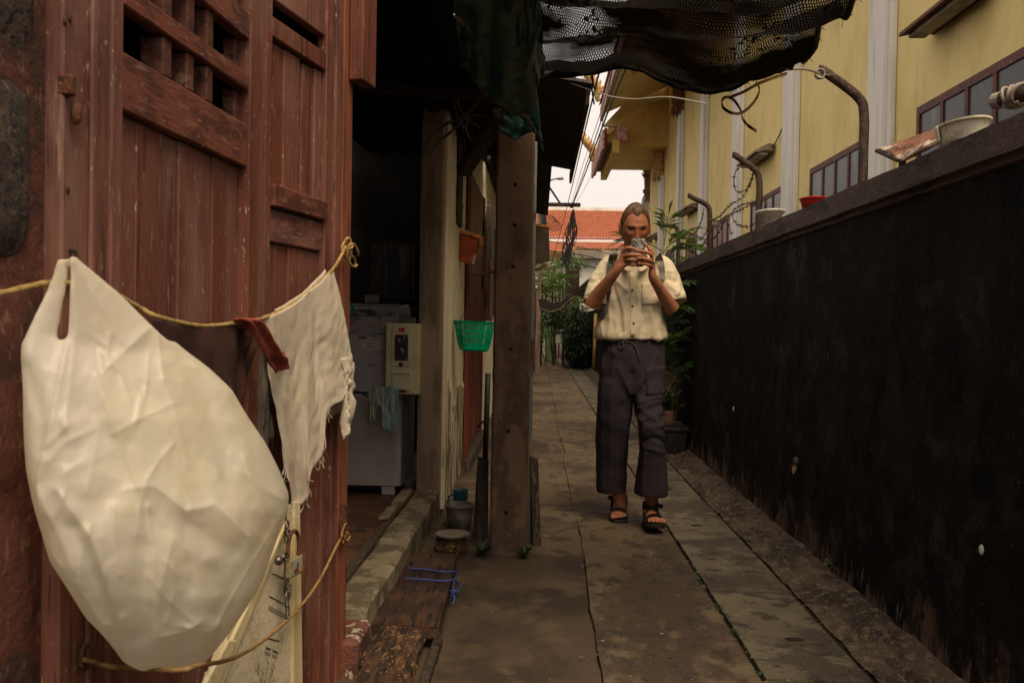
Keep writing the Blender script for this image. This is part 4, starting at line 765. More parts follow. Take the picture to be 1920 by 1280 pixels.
pk = thing('padlock', 'square worn brass padlock with a rusty shackle hanging from the chain', 'padlock', B.px(550, 1075, .09))
c = B.px(551.5, 1061, .092); g = G(); g.obox(c, B.d*.034, B.n*.009, V((0, 0, .0235))); obj('lock_body', g, 'brass', pk, bev=.003)
g = G(); g.obox(c+B.n*.0096, B.d*.026, B.n*.0006, V((0, 0, .017))); obj('enamel_plate', g, 'grey_sticker', pk, bev=.0005)
for k, (du, dz, w) in enumerate([(-.008, -.008, .011), (.008, -.010, .012), (.0, .004, .005)]):
    g = G(); g.obox(c+B.n*.0105+B.d*du+V((0, 0, dz)), B.d*w, B.n*.0005, V((0, 0, .005))); obj('painted_emblem', g, ['rust', 'orange_lid', 'leaf_pale'][k], pk)
g = G(); g.tube(spline([c+B.d*.024+V((0, 0, .02)), c+B.d*.024+V((0, 0, .062)), c+B.d*.008+V((0, 0, .088)), c-B.d*.022+V((0, 0, .088)), c-B.d*.036+V((0, 0, .06)), c-B.d*.036+V((0, 0, .03))], 6), .0056, 8); obj('shackle', g, 'rust', pk, smooth=True)

# ================================================================== CREAM ROW HOUSE BEHIND THE POST
rh = thing('row_house', 'cream plastered row house with a red plank door behind the concrete post', 'house', (-1.6, 9, 0))
g = G()
def wf(u, v):
    y = 5.41+8.6*u; z = -.03+2.75*v; return (-.572+.006*nz3((0, y, z), 3)+.004*nz3((0, y, z), 13), y, z)
g.grid(wf, 120, 60); o = len(g.v); g.add([(-.572, 5.41, -.03), (-.572, 5.41, 2.72), (-.72, 5.41, 2.72), (-.72, 5.41, -.03), (-.72, 14, -.03), (-.572, 14, -.03), (-.572, 14, 2.72), (-.72, 14, 2.72)], [(0, 1, 2, 3), (4, 7, 6, 5), (3, 2, 7, 4), (1, 6, 7, 2)])
obj('wall', g, 'cream', rh)
g = G(); g.grid(lambda u, v: (-.566+.008*nz3((0, 5.41+1.5*u, v), 3)-(.02 if v > .94+.05*nz3((u*9, 0, 1), 1) else 0), 5.41+1.46*u, -.03+(.75+.25*nz3((u*3, 0, 0), 1))*v), 40, 30); obj('peeling_patch', g, 'cream_low', rh)
g = G(); g.box(-.575, -.545, 5.30, 5.41, .02, 2.5); obj('jamb_strip', g, 'cream', rh, bev=.006)
g = G(); g.box(-.570, -.556, 6.10, 6.42, 1.79, 2.6); obj('dark_board', g, 'dark_wood', rh, bev=.004)  # plain dark wood board on the plaster
dd = thing('plank_door', None, None, (0, 0, 0)); dd.parent = rh; dd.location = V((-.57, 7.7, 0))-wloc(rh)
obj('frame_post', G().box(-.56, -.53, 6.84, 6.95, .10, 2.3), 'red_door', dd, bev=.005); obj('frame_post', G().box(-.56, -.53, 8.50, 8.62, .10, 2.3), 'red_door', dd, bev=.005)
for i in range(6): obj('plank', G().box(-.562, -.546+.003*(i % 2), 6.955+i*.257, 7.205+i*.257, .12, 1.72), 'red_door', dd, bev=.004)
for i in range(6): obj('plank', G().box(-.562, -.546+.003*(i % 2), 6.955+i*.257, 7.205+i*.257, 1.722, 2.3), 'red_door_top', dd, bev=.004)
for z in (1.95, 1.45, .98): obj('hinge', G().box(-.535, -.52, 8.44, 8.52, z, z+.14), 'black', dd, bev=.003)
obj('step_block', G().box(-.62, -.50, 6.8, 8.7, -.03, .1), 'old_wood', dd, bev=.01)
wn = thing('barred_window', None, None, (0, 0, 0)); wn.parent = rh; wn.location = V((-.57, 11, 1.5))-wloc(rh)
obj('opening', G().box(-.566, -.558, 9.6, 12.2, 1.25, 2.2), 'glass', wn)
for i in range(8): obj('bar', G().tube([(-.53, 9.7+i*.34, 1.2), (-.53, 9.7+i*.34, 2.2)], .011, 6), 'steel', wn)
for z in (1.32, 1.6, 1.9): obj('bar', G().tube([(-.53, 9.6, z), (-.53, 12.2, z)], .009, 6), 'steel', wn)
obj('shutter', G().box(-.552, -.49, 9.1, 9.56, 1.15, 2.3), 'grey_cloth', wn, bev=.005)
# corrugated roofs over the lane side
def corr_roof(name, label, x0, x1, y0, y1, zf, pitch=.09, m='corrugated'):
    t = thing(name, label, 'roof', ((x0+x1)/2, (y0+y1)/2, zf(x0, y0)))
    n = int((y1-y0)/pitch*6)
    g = G(); g.open = 1
    g.grid(lambda u, v: (x0+(x1-x0)*u, y0+(y1-y0)*v, zf(x0+(x1-x0)*u, y0+(y1-y0)*v)+.016*math.sin((y0+(y1-y0)*v)*2*PI/pitch)+.006*nz3((x0+(x1-x0)*u, y0+(y1-y0)*v, 0), 2)), 10, n)
    obj('sheet', g, m, t, solid=.004)
    for k in range(int((x1-x0)/.45)+1):
        x = x0+.05+k*.45
        if x < x1-.02: obj('purlin', G().bar((x, y0, zf(x, y0)-.045), (x, y1, zf(x, y1)-.045), .05, .05), 'dark_wood', t)
    return t
r2 = corr_roof('corrugated_roof', 'rusty black corrugated iron eave overhanging the lane behind the tarp', -1.5, .30, 5.55, 8.75, lambda x, y: 2.60+.16*(.30-x)+.004*(y-5.5))
g = G(); g.box(.262, .284, 5.6, 8.7, 2.47, 2.562); obj('fascia', g, 'dark_wood', r2)
corr_roof('corrugated_roof', 'farther corrugated eave over the lane behind the first one', -1.5, .10, 9.2, 13.5, lambda x, y: 2.75+.16*(.1-x))

# ================================================================== THE CONCRETE POST AND THINGS ROUND IT
post = thing('concrete_post', 'stained concrete post with a row of bolt holes standing at the lane edge', 'post', (-.14, 4.52, 0))
g = G(); rings = []; n = 44
for k in range(n+1):
    z = -.05+2.13*k/n; xl = -.226+.002*z; xr = -.045+.004*z; y0 = 4.43; y1 = 4.60; c = .012; rr = []
    for x, y in [(xl+c, y0), (xr-c, y0), (xr, y0+c), (xr, y1-c), (xr-c, y1), (xl+c, y1), (xl, y1-c), (xl, y0+c)]: rr.append((x+.003*nz3((x, y, z), 9, 1)+.002*nz3((x, y, z), 35, 2), y+.004*nz3((x, y, z), 9, 3), z))
    rings.append(rr)
top = [(x*.45-.135*.55, 4.515+(y-4.515)*.6, z+.045) for x, y, z in rings[-1]]; rings.append(top)
g.loft(rings); obj('shaft', g, 'post', post)
for px, py in [(966, 346), (965, 422), (962, 500), (958, 654), (953, 808), (949, 960)]:
    p = PY(px, py, 4.428); g = G(); g.lathe((0, 0, 0), [(.0105, 0), (.0085, .003), (.002, .0035)], 14); g.v = [(p.x+a, p.y-.0015-b*.3+.002*0-c*.2, p.z+b) for a, b, c in g.v]; obj('bolt_hole', g, 'cable', post)
g = G(); g.box(-.052, -.026, 4.64, 4.70, -.02, 2.05); tag(obj('edge_board', g, 'blue_edge', bev=.003), 'narrow board with faded blue paint standing against the back of the post', 'board')
# timber strut, cables and straps at its head
g = G(); a, b = PY(868, 322, 4.95), PY(938, 212, 4.55); g.bar(a, b, .075, .07); o = obj('timber_strut', g, 'old_wood', bev=.006); tag(o, 'short weathered timber strut propped diagonally at the head of the concrete post', 'timber')
st = thing('strapping', 'two brown straps dangling loose from the awning in front of the cream column', 'strap', PY(850, 240, 4.5))
for i, P in enumerate([[(905, 183, 4.5), (868, 218, 4.5), (838, 232, 4.5), (812, 252, 4.48), (796, 275, 4.46), (790, 300, 4.45), (789, 325, 4.45)], [(900, 188, 4.52), (872, 222, 4.52), (845, 248, 4.5), (820, 268, 4.48), (806, 290, 4.47), (804, 320, 4.47)]]):
    g = G(); S = spline([PY(*p) for p in P], 6); g.loft([[p+V((0, -.001, .009)), p+V((0, .001, .009)), p+V((0, .001, -.009)), p+V((0, -.001, -.009))] for p in S]); obj('strap', g, 'strap', st)
cb2 = thing('cable_bundle', 'loose grey and black cables looped between the cream column and the strut', 'cable', PY(890, 240, 4.7))
for P, r, m in [([(858, 182, 4.9), (862, 205, 4.9), (876, 222, 4.85), (900, 240, 4.75), (935, 252, 4.6)], .005, 'grey_cable'), ([(852, 182, 4.95), (852, 200, 4.95), (858, 218, 4.95), (870, 240, 4.9)], .004, 'grey_cable'), ([(925, 230, 4.65), (905, 217, 4.7), (885, 218, 4.75), (874, 235, 4.78), (878, 255, 4.78), (892, 265, 4.75), (915, 264, 4.7)], .003, 'grey_cable'), ([(926, 250, 4.6), (924, 275, 4.6), (927, 292, 4.6), (932, 275, 4.6), (930, 250, 4.6)], .004, 'cable'), ([(866, 205, 4.95), (868, 250, 4.95), (870, 280, 4.95), (868, 330, 5)], .005, 'cable'), ([(885, 185, 4.8), (888, 210, 4.8), (884, 240, 4.8), (889, 285, 4.8)], .004, 'cable')]:
    g = G(); g.tube(spline([PY(*p) for p in P], 6), r, 6); obj('cable', g, m, cb2, smooth=True)
# torn green tarp: folds hanging over the awning edge and the post head
tp = thing('tarp', 'torn dark green tarp drooping over the awning edge above the concrete post', 'tarp', PY(950, 100, 4.1))
def hang(P_top, P_bot, nu, nv, amp, seed, sag=.0):
    T, Bm = spline(P_top, 8), spline(P_bot, 8)
    def fn(u, v):
        i = u*(len(T)-1); a = T[min(int(i), len(T)-2)].lerp(T[min(int(i), len(T)-2)+1], i-min(int(i), len(T)-2))
        j = u*(len(Bm)-1); b = Bm[min(int(j), len(Bm)-2)].lerp(Bm[min(int(j), len(Bm)-2)+1], j-min(int(j), len(Bm)-2))
        p = a.lerp(b, v); return p+V((.4*amp*noise.noise(V((u*5, v*5, seed+3))), amp*(abs(noise.noise(V((u*4+v, v*3, seed))))*2-.6+.5*math.sin(u*9+v*3+seed)), amp*noise.noise(V((u*6, v*4, seed+9)))-sag*math.sin(v*PI)))
    g = G(); g.open = 1; g.grid(fn, nu, nv); return g
obj('fold', hang([PY(846, -60, 2.8), PY(910, -70, 2.78), PY(970, -60, 2.8), PY(1012, -60, 2.82)], [PY(862, 122, 3.8), PY(905, 165, 3.95), PY(955, 215, 4.15), PY(1004, 205, 4.15)], 44, 44, .035, 1), 'tarp', tp, solid=.003, smooth=True)
obj('fold', hang([PY(965, -40, 2.85), PY(990, -40, 2.82), PY(1010, -30, 2.82)], [PY(985, 150, 3.9), PY(1005, 165, 3.95), PY(1022, 130, 3.9)], 20, 36, .03, 5), 'tarp', tp, solid=.003, smooth=True)
obj('fold', hang([PY(945, 180, 4.36), PY(975, 190, 4.34), PY(1006, 170, 4.33)], [PY(938, 244, 4.36), PY(968, 262, 4.35), PY(1000, 248, 4.34), PY(1020, 288, 4.33)], 24, 18, .02, 8), 'tarp', tp, solid=.003, smooth=True)
obj('fold', hang([PY(663, -40, 3.9), PY(760, -30, 3.9), PY(880, -40, 3.9)], [PY(740, 20, 4.2), PY(800, 60, 4.3), PY(900, 150, 4.4)], 30, 20, .05, 11), 'black_room', tp, solid=.003, smooth=True)
g = G(); g.tube(spline([PY(1011, -30, 2.84), PY(1008, 10, 3.02), PY(1004, 42, 3.18), PY(1000, 60, 3.27)], 5), .006, 6); obj('hem', g, 'tarp_hem', tp, smooth=True)
for i, P in enumerate([[(850, 28, 3.2), (872, 42, 3.25), (885, 54, 3.32), (905, 60, 3.35), (925, 76, 3.42)], [(880, 140, 4.15), (892, 150, 4.15), (905, 165, 4.16), (918, 175, 4.17), (933, 186, 4.18)], [(968, 213, 4.3), (985, 220, 4.28), (1000, 240, 4.27), (1018, 270, 4.26)]]):
    S = spline([PY(*p) for p in P], 5); g = G(); g.loft([[p+V((0, 0, w)), p+V((0, -.004, 0)), p+V((0, 0, -w)), p+V((0, .004, 0))] for p, w in zip(S, [.004+.018*math.sin(PI*k/(len(S)-1))*(1+.4*math.sin(k*2.1)) for k in range(len(S))])]); obj('torn_shred', g, ['column', 'old_wood', 'old_wood'][i], tp)

# ---- hanging letter box, basket, pipe, strings
lbx = thing('letter_box', 'tilted orange letter box hanging on wires from the row house wall', 'letter box', PY(876, 495, 6.4))
cen = PY(876, 468, 6.4); rx = V((math.cos(.30), -.12, -math.sin(.30))).normalized(); rz = V((math.sin(.30), 0, math.cos(.30))); ry = rz.cross(rx).normalized()
rx2 = V((rx.x, rx.y, rx.z))
obj('box', G().obox(cen, rx*.068, ry*.05, rz*.092), 'orange_box', lbx, bev=.004)
obj('lid', G().prism([cen+rz*.094+rx*s*.074+ry*t for s, t in ((-1, -.066), (1, -.066), (1, .062), (-1, .062))], rz*.028+ry*.0), 'orange_lid', lbx, bev=.003)
obj('lid_flap', G().prism([cen+rz*.096+rx*.076+ry*-.06, cen+rz*.06+rx*.082+ry*-.055, cen+rz*.06+rx*.082+ry*.055, cen+rz*.096+rx*.076+ry*.06], rx*.004), 'orange_lid', lbx)
obj('notice', G().obox(cen+rx*.07-rz*.05, rx*.001, ry*.03, rz*.035), 'paper', lbx)
g = G()
for a in range(2):
    g.tube(spline([cen+rz*.1-rx*(.03-.05*a), cen+V((-.03+.03*a, .03, .17)), cen+V((-.05+.05*a, .08, .24)), cen+V((-.04+.05*a, .1, .33))], 6), .0022, 5)
obj('wire', g, 'cable', lbx)
bk = thing('basket', 'green plastic basket hanging on cords in front of the red plank door', 'basket', PY(888, 655, 6.0))
c = PY(889, 630, 6.0); g0 = G()
def bring(z, w, d, n=7):
    out = []
    for sx, sy, a0 in [(1, 1, 0), (-1, 1, 90), (-1, -1, 180), (1, -1, 270)]:
        for k in range(n):
            a = math.radians(a0+90*k/(n-1)); out.append(V((sx*(w-.02)+.02*math.cos(a), sy*(d-.02)+.02*math.sin(a), z)))
    ca, sa = math.cos(.38), math.sin(.38)
    return [c+V((p.x*ca-p.y*sa, p.x*sa+p.y*ca, p.z-.04*p.x)) for p in out]
g = G(); g.loft([bring(.088, .122, .085), bring(.098, .126, .089), bring(.098, .117, .08), bring(.082, .114, .078)], cap=False); g.f += [(i, (i+1) % 28, 84+(i+1) % 28, 84+i) for i in range(28)]; obj('rim', g, 'basket', bk, smooth=False)
g = G(); g.loft([bring(-.088, .088, .055), bring(-.10, .078, .046)]); g.loft([bring(-.05, .098, .064), bring(-.088, .09, .057)], cap=False); obj('base', g, 'basket', bk, smooth=False)
g = G(); g.loft([bring(.04, .112, .076), bring(.028, .11, .074)], cap=False); g.loft([bring(.002, .106, .071), bring(-.01, .104, .069)], cap=False); obj('band', g, 'basket', bk, smooth=False)
R0, R1 = bring(.09, .121, .084), bring(-.06, .097, .063); g = G()
for i in range(28):
    a0_, a1_, b0_, b1_ = R0[i], R0[(i+1) % 28], R1[i], R1[(i+1) % 28]; m = max(1, int((a1_-a0_).length/.017))
    for k in range(m):
        t = k/m; t2 = t+(.34/m if m > 1 else .5); g.add([a0_.lerp(a1_, t), a0_.lerp(a1_, t2), b0_.lerp(b1_, t2), b0_.lerp(b1_, t)], [(0, 1, 2, 3)])
g.open = 1; obj('slats', g, 'basket', bk, solid=.003)
g = G(); hk = PY(893, 560, 6.05)
for dx in (-.10, .11): g.tube(spline([hk, c+V((dx*.6, 0, .17)), c+V((dx, 0, .09))], 5), .0025, 5)
obj('cord', g, 'cable', bk)
g = G(); g.tube([PY(885, 517, 6.6), PY(932, 508, 4.9)], .009, 8); tag(obj('iron_rod', g, 'rust'), 'short iron rod sticking out from the row house toward the concrete post', 'rod')
g = G(); g.tube(spline([PY(918, 488, 7), PY(921, 510, 7), PY(918, 540, 7), PY(920, 575, 7), PY(918, 600, 7)], 5), .004, 5); g.tube(spline([PY(921, 488, 7), PY(923, 520, 7), PY(921, 560, 7), PY(922, 598, 7)], 5), .003, 5); tag(obj('pink_string', g, 'pink_string'), 'pink string dangling beside the concrete post above the green basket', 'string')
g = G(); g.tube([PY(915, 700, 5.2), PY(909, 880, 5.2)], .016, 10); g.tube(spline([PY(897, 800, 5.4), PY(905, 790, 5.3), PY(912, 800, 5.2)], 4), .008, 6); tag(obj('drain_pipe', g, 'black', smooth=True), 'black drain pipe standing close behind the left edge of the concrete post', 'pipe')

# ---- planks leaning on the post
def leaning(pts0, pts1, w, t, m, label, group=None):
    g = G(); a, b = V(pts0), V(pts1); n = 10; rings = []
    for k in range(n+1):
        p = a.lerp(b, k/n); ww = w*(1+.08*nz3((k, 0, 1), .9, w*50)); rings.append([p+V((-ww/2, -t/2, 0)), p+V((ww/2, -t/2, .006*nz3((k, 2, 0), 1))), p+V((ww/2, t/2, 0)), p+V((-ww/2, t/2, 0))])
    rings[-1][0] += V((0, 0, .012)); rings[-1][2] += V((0, 0, -.02)); g.loft(rings)
    return tag(obj('plank', g, m, bev=.003), label, 'plank', group)
leaning(PY(904, 1022, 4.56), PY(906, 858, 4.66), .055, .05, 'dark_wood', 'dark rounded plank end leaning on the left side of the concrete post')
leaning(PY(893, 1010, 4.70), PY(903, 858, 4.72), .04, .04, 'dark_wood', 'thin dark lath leaning behind the planks left of the concrete post')
leaning(PY(1007, 1020, 4.60), PY(1001, 857, 4.66), .042, .05, 'old_wood', 'pale weathered plank leaning on the right side of the concrete post')
leaning(PY(996, 1017, 4.66), PY(995, 862, 4.71), .034, .03, 'old_wood', 'thin grey lath leaning between the post and the pale plank')

# ---- plank bench with blue string, rotten log, buckets
g = G(); rings = []
for k in range(30):
    t = k/29; y = 3.10+.98*t; l = -.575+.02*t; r = -.325-.03*t; z = .075+.004*math.sin(t*7); e = .004
    rings.append([(l, y, z-.045), (l, y, z-e), (l+e, y, z), ((l+r)/2, y, z+.003*nz3((0, y, 0), 9)), (r-e, y, z-.002), (r, y, z-e-.004*nz3((1, y, 0), 14)), (r, y, z-.045)])
g.loft(rings); pb = obj('plank', g, 'plank'); tag(pb, 'dark wet plank tied with blue string lying along the concrete threshold', 'plank')
bs = thing('blue_string', 'blue plastic string wrapped twice round the dark plank and knotted', 'string', (-.33, 3.75, .03))
for py, ey in [(1064, 1071), (1083, 1086)]:
    g = G(); S = spline([PZ(765+(0 if py < 1070 else -6), py, .085), PZ(800, py+3, .082), PZ(835, (py+ey)/2+4, .081), PZ(852, ey, .078), PZ(857, ey+8, .05)], 5); g.tube(S, .0035, 6); obj('wrap', g, 'blue_string', bs, smooth=True)
g = G(); q = PZ(851, 1113, .045)
for k in range(7): g.tube([q+V((.012*math.sin(a*1.3+k), .014*math.cos(a+k), .018*math.sin(a+k*.8))) for a in [j*.6 for j in range(8)]], .0032, 5)
g.tube(spline([PZ(857, 1075, .06), PZ(850, 1095, .05), q, q+V((.004, -.02, -.02)), q+V((-.004, -.03, -.035))], 4), .004, 6)
g.tube(spline([q, PZ(862, 1104, .05), PZ(868, 1092, .05)], 4), .003, 5); obj('knot', g, 'blue_string', bs, smooth=True)
g = G(); rings = []; n = 34
for k in range(41):
    t = k/40; y = 2.35+.80*t; cx = -.445-.02*t; ring = []
    for i in range(n):
        a = 2*PI*i/n; x, z = math.cos(a), math.sin(a); r = .078*(1+.22*nz3((x*2, y*3, z*2), 2, 3)+.34*abs(nz3((x*6, y*1.6, z*6), 1.6, 4))+.05*nz3((x*14, y*9, z*14), 2, 8)); ring.append((cx+x*r, y+.02*nz3((x*3, 0, z*3), 3, k), .026+max(-.07, z*r*.62)))
    rings.append(ring)
g.loft(rings); tag(obj('rotten_log', g, 'rotten'), 'crumbling rotten log lying in front of the wet plank by the doors', 'log')
g = G(); g.box(-.348, -.318, 2.3, 3.14, -.01, .028); tag(obj('lath', g, 'dark_wood', bev=.004), 'thin dark lath lying on the path beside the rotten log', 'lath')
g = G(); g.box(-.56, -.35, 3.14, 3.24, -.005, .028); tag(obj('bearer', g, 'dark_wood'), 'dark bearer under the near end of the wet plank', 'timber')
g = G(); g.box(-.55, -.35, 3.9, 3.98, -.005, .028); tag(obj('bearer', g, 'dark_wood'), 'dark bearer under the far end of the wet plank', 'timber')
bu = thing('bucket', 'grey plastic bucket standing by the wall behind the concrete post', 'bucket', (-.41, 4.86, 0))
obj('shell', G().lathe((-.41, 4.86, 0), [(.058, .0), (.07, .09), (.078, .138), (.083, .138), (.083, .146), (.075, .146), (.066, .09), (.054, .01)], 26, cap=True), 'bucket', bu, smooth=True)
cu = thing('blue_cup', 'chipped blue enamel cup standing on a brick behind the grey bucket', 'cup', (-.42, 5.02, .272))
cc = PY(863, 957, 5.04); g = G(); g.lathe((cc.x, 5.04, .066), [(.028, 0), (.038, .010), (.042, .118), (.045, .124), (.039, .124), (.034, .02)], 22); obj('cup_body', g, 'blue_cup', cu, smooth=True)
g = G(); g.tube(spline([(cc.x-.036, 5.02, .165), (cc.x-.062, 5.01, .155), (cc.x-.062, 5.01, .115), (cc.x-.036, 5.02, .10)], 5), .006, 7); obj('handle', g, 'blue_cup', cu, smooth=True)
g = G(); g.box(cc.x-.07, cc.x+.05, 4.97, 5.1, .0, .065); tag(obj('brick', g, 'column', bev=.006), 'broken grey brick under the blue cup', 'brick')
p = PZ(848, 1003, .09); g = G(); g.lathe((p.x, p.y, .075), [(.055, .0), (.072, .012), (.082, .02), (.086, .026), (.080, .024), (.066, .012), (.05, .006)], 28); tag(obj('dish', g, 'lid', smooth=True), 'dusty plastic dish lying on a stump beside the threshold', 'dish')
g = G(); g.lathe((p.x-.005, p.y+.01, -.02), [(.075, 0), (.08, .05), (.07, .094)], 18); g.v = [(x+.012*nz3((x, y, z), 18), y+.012*nz3((x, y, z), 18, 2), z) for x, y, z in g.v]; tag(obj('stump', g, 'rotten'), 'low rotten stump under the plastic dish', 'stump')
for i, (px, py, n, s) in enumerate([(905, 1038, 15, .085), (984, 1040, 12, .07)]):
    p = PZ(px, py, 0); t = thing('weed', ['small dark weed growing at the left foot of the concrete post', 'small dark weed growing at the right foot of the concrete post'][i], 'plant', p)
    for k in range(n):
        a = 2*PI*k/n+i; g = G(); g.leaf(p+V((0, -.01, 0)), (math.cos(a), math.sin(a)-.3, .5+.9*random.random()), s*random.uniform(.6, 1.2), s*.36); obj('leaf', g, 'leaf_dark', t)

# ================================================================== SHADE NET OVERHEAD
net = thing('shade_net', 'ragged black shade net sagging across the lane between the post and the wall', 'net', (.45, 3.0, 2.1))
far_e = spline([PY(990, 150, 4.30), PY(1040, 146, 4.25), PY(1100, 141, 4.2), PY(1180, 128, 4.1), PY(1245, 155, 4.0), PY(1330, 176, 3.9), PY(1410, 152, 3.75), PY(1483, 128, 3.6)], 8)
def net_pt(u, v):
    i = u*(len(far_e)-1); k = min(int(i), len(far_e)-2); e = far_e[k].lerp(far_e[k+1], i-k)
    near = V((-.15+1.02*u, 2.25, 2.06+.10*(u-.5)**2-.05*u)); p = near.lerp(e, v)
    s = v*(1-v)*4; 
    p.z += .05*(1-v)*v*4*.6 + .035*math.sin(v*19+u*3+2*noise.noise(V((u*2, v*3, 1))))*min(1, 6*(1-v)) - .05*math.sin(u*PI)*min(1, v*3)*(1-v)
    p.z += .03*noise.noise(V((u*5, v*7, 2)))*min(1, 5*(1-v)) + .008*noise.noise(V((u*17, v*22, 3)))
    if v > .9: p.z += .055*(1-(v-.9)/.1)
    p.x += .02*noise.noise(V((u*3, v*9, 5)))
    return p
nu, nv = 90, 110; g = G(); g.open = 1; g.grid(net_pt, nu, nv); no = obj('mesh', g, 'net', net, smooth=True)
uvl = no.data.uv_layers.new(name='UVMap')
for poly in no.data.polygons:
    for li in poly.loop_indices:
        vi = no.data.loops[li].vertex_index; uvl.data[li].uv = ((vi % (nu+1))/nu*1.05, (vi//(nu+1))/nv*1.95)
S = [net_pt(u/60, 1)+V((0, 0, .004)) for u in range(61)]; g = G(); g.tube(S, [.009+.004*noise.noise(V((k*.6, 0, 0))) for k in range(61)], 6); obj('rolled_hem', g, 'cable', net, smooth=True)
S = [net_pt(1, v/60) for v in range(61)]; g = G(); g.tube(S, [.010+.006*noise.noise(V((k*.7, 3, 0))) for k in range(61)], 6)
for k in range(160):
    q = net_pt(1 if k % 2 else random.random(), random.random() if k % 2 else 1); d = V((random.gauss(0, 1)+.5, random.gauss(0, .6), random.gauss(0, 1)-.4)).normalized(); l = random.uniform(.008, .03); g.tube([q, q+d*l*.5, q+d*l+V((0, 0, -.3*l))], .0012, 3)
tag(obj('frayed_edge', g, 'cable', net), kind='stuff')
g = G(); g.open = 1
for k in range(2600):
    u, v = random.random(), random.random(); c_ = noise.noise(V((u*3, v*5, 17)))
    if c_ < .16: continue
    q = net_pt(u, v)+V((0, 0, .008)); a = random.random()*6.28; g.leaf(q, (math.cos(a), math.sin(a), .1*random.gauss(0, 1)), random.uniform(.015, .05), random.uniform(.006, .018))
tag(obj('leaf_litter', g, 'dark_wood', net), kind='stuff')
for k, (u, v) in enumerate([(.30, .62), (.34, .60), (.32, .66)]):
    q = net_pt(u, v)+V((0, 0, .012)); g = G(); g.leaf(q, (1, .4*k-.3, .02), .11, .06, 0); tag(obj('fallen_leaf', g, 'leaf_pale'), ['fresh green leaf lying on top of the shade net, left of the other two', 'fresh green leaf lying on top of the shade net, between the other two', 'fresh green leaf lying on top of the shade net, farthest along'][k], 'leaf')
# ties to the bent pipe and loose raffia loops
tie = thing('net_tie', 'frayed cord tying the shade net to the bent pipe on the wall', 'cord', PY(1510, 132, 3.8))
g = G(); g.tube(spline([PY(1478, 130, 3.6), PY(1500, 129, 3.7), PY(1520, 132, 3.9), PY(1536, 138, 4.05)], 5), .006, 6); q = PY(1537, 139, 4.08)
for k in range(4): g.tube([q+V((.02*math.cos(a), .006*k-.01, .02*math.sin(a))) for a in [j*.5 for j in range(14)]], .004, 5)
for k in range(10): g.tube([q, q+V((random.gauss(0, .03), -.01, random.gauss(0, .03)))], .0015, 4)
obj('cord', g, 'grey_cable', tie)
rf = thing('raffia_loop', 'loose beige raffia loop dangling below the right half of the net', 'string', PY(1390, 200, 3.7))
for P in [[(1475, 138, 3.6), (1445, 148, 3.6), (1420, 158, 3.62), (1395, 172, 3.65), (1370, 182, 3.7)], [(1418, 155, 3.62), (1424, 168, 3.62), (1418, 185, 3.64), (1406, 200, 3.65), (1390, 212, 3.66), (1372, 212, 3.66), (1356, 202, 3.66), (1354, 188, 3.66), (1364, 182, 3.66), (1378, 190, 3.66), (1390, 210, 3.66), (1392, 222, 3.66), (1402, 235, 3.66), (1418, 246, 3.66)]]:
    g = G(); S = spline([PY(*p) for p in P], 6); g.loft([[p+V((-.002, 0, .006)), p+V((.002, 0, .006)), p+V((.002, 0, -.006)), p+V((-.002, 0, -.006))] for p in S]); obj('strand', g, 'rope', rf)

# ================================================================== ON TOP OF THE WALL
def bent_pipe(label, yb, tipx, tipz, i, group='bent pipes along the wall top'):
    t = thing('bent_pipe', label, 'pipe', (1.43, yb, 1.742), group)
    S = spline([(1.43, yb, 1.70), (1.43, yb, 1.9), (1.428, yb, 2.08), (1.40, yb, 2.155), (tipx+.02, yb, tipz-.012), (tipx-.02, yb, tipz+.012)], 7)
    g = G(); g.tube(S, .0212, 12); obj('tube', g, 'pipe', t, smooth=True)
    e = V((tipx-.02, yb, tipz+.012)); g = G(); g.ell(e+V((-.001, 0, 0)), .006, .02, .02); obj('pipe_mouth', g, 'cable', t)
    return t
bent_pipe('bent rusty pipe on the wall that the shade net is tied to', 4.10, 1.25, 2.265, 0)
bent_pipe('bent rusty pipe on the wall with barbed wire, beside the white flower pot', 6.02, 1.275, 2.245, 1)
bent_pipe('third bent rusty pipe along the wall, in the barbed wire beyond the white pot', 7.75, 1.265, 2.225, 2)
bent_pipe('farthest bent rusty pipe on the wall, above the palm behind the man', 9.5, 1.235, 2.19, 3)
cp = thing('cut_pipe', 'short cut pipe end wrapped in pale cable lying on the wall top', 'pipe', PY(1895, 185, 2.75))
a, b = PY(1868, 190, 2.85), PY(1990, 160, 2.6); g = G(); g.tube([a, b], .024, 14); obj('tube', g, 'pipe', cp, smooth=True)
g = G(); g.tube([a+(b-a).normalized()*-.002, a+(b-a).normalized()*.03], .026, 14); obj('collar', g, 'grey_cable', cp); g = G(); g.ell(a+(b-a).normalized()*-.002, .012, .008, .017); obj('pipe_mouth', g, 'cable', cp)
dv = (b-a).normalized(); e1 = dv.orthogonal().normalized(); e2 = dv.cross(e1); g = G()
for k in range(4): g.tube([a+dv*(.055+.02*k+.014*math.sin(t*1.3+k))+e1*.031*math.cos(t)+e2*.034*math.sin(t) for t in [j*.45 for j in range(15)]], .005, 6)
g.tube(spline([a+dv*.06+V((0, -.03, -.0)), a+dv*.03+V((0, -.035, -.028)), a+dv*.1+V((0, -.035, -.032)), a+dv*.25+V((0, -.03, -.03))], 5), .005, 6); obj('cable', g, 'grey_cable', cp, smooth=True)
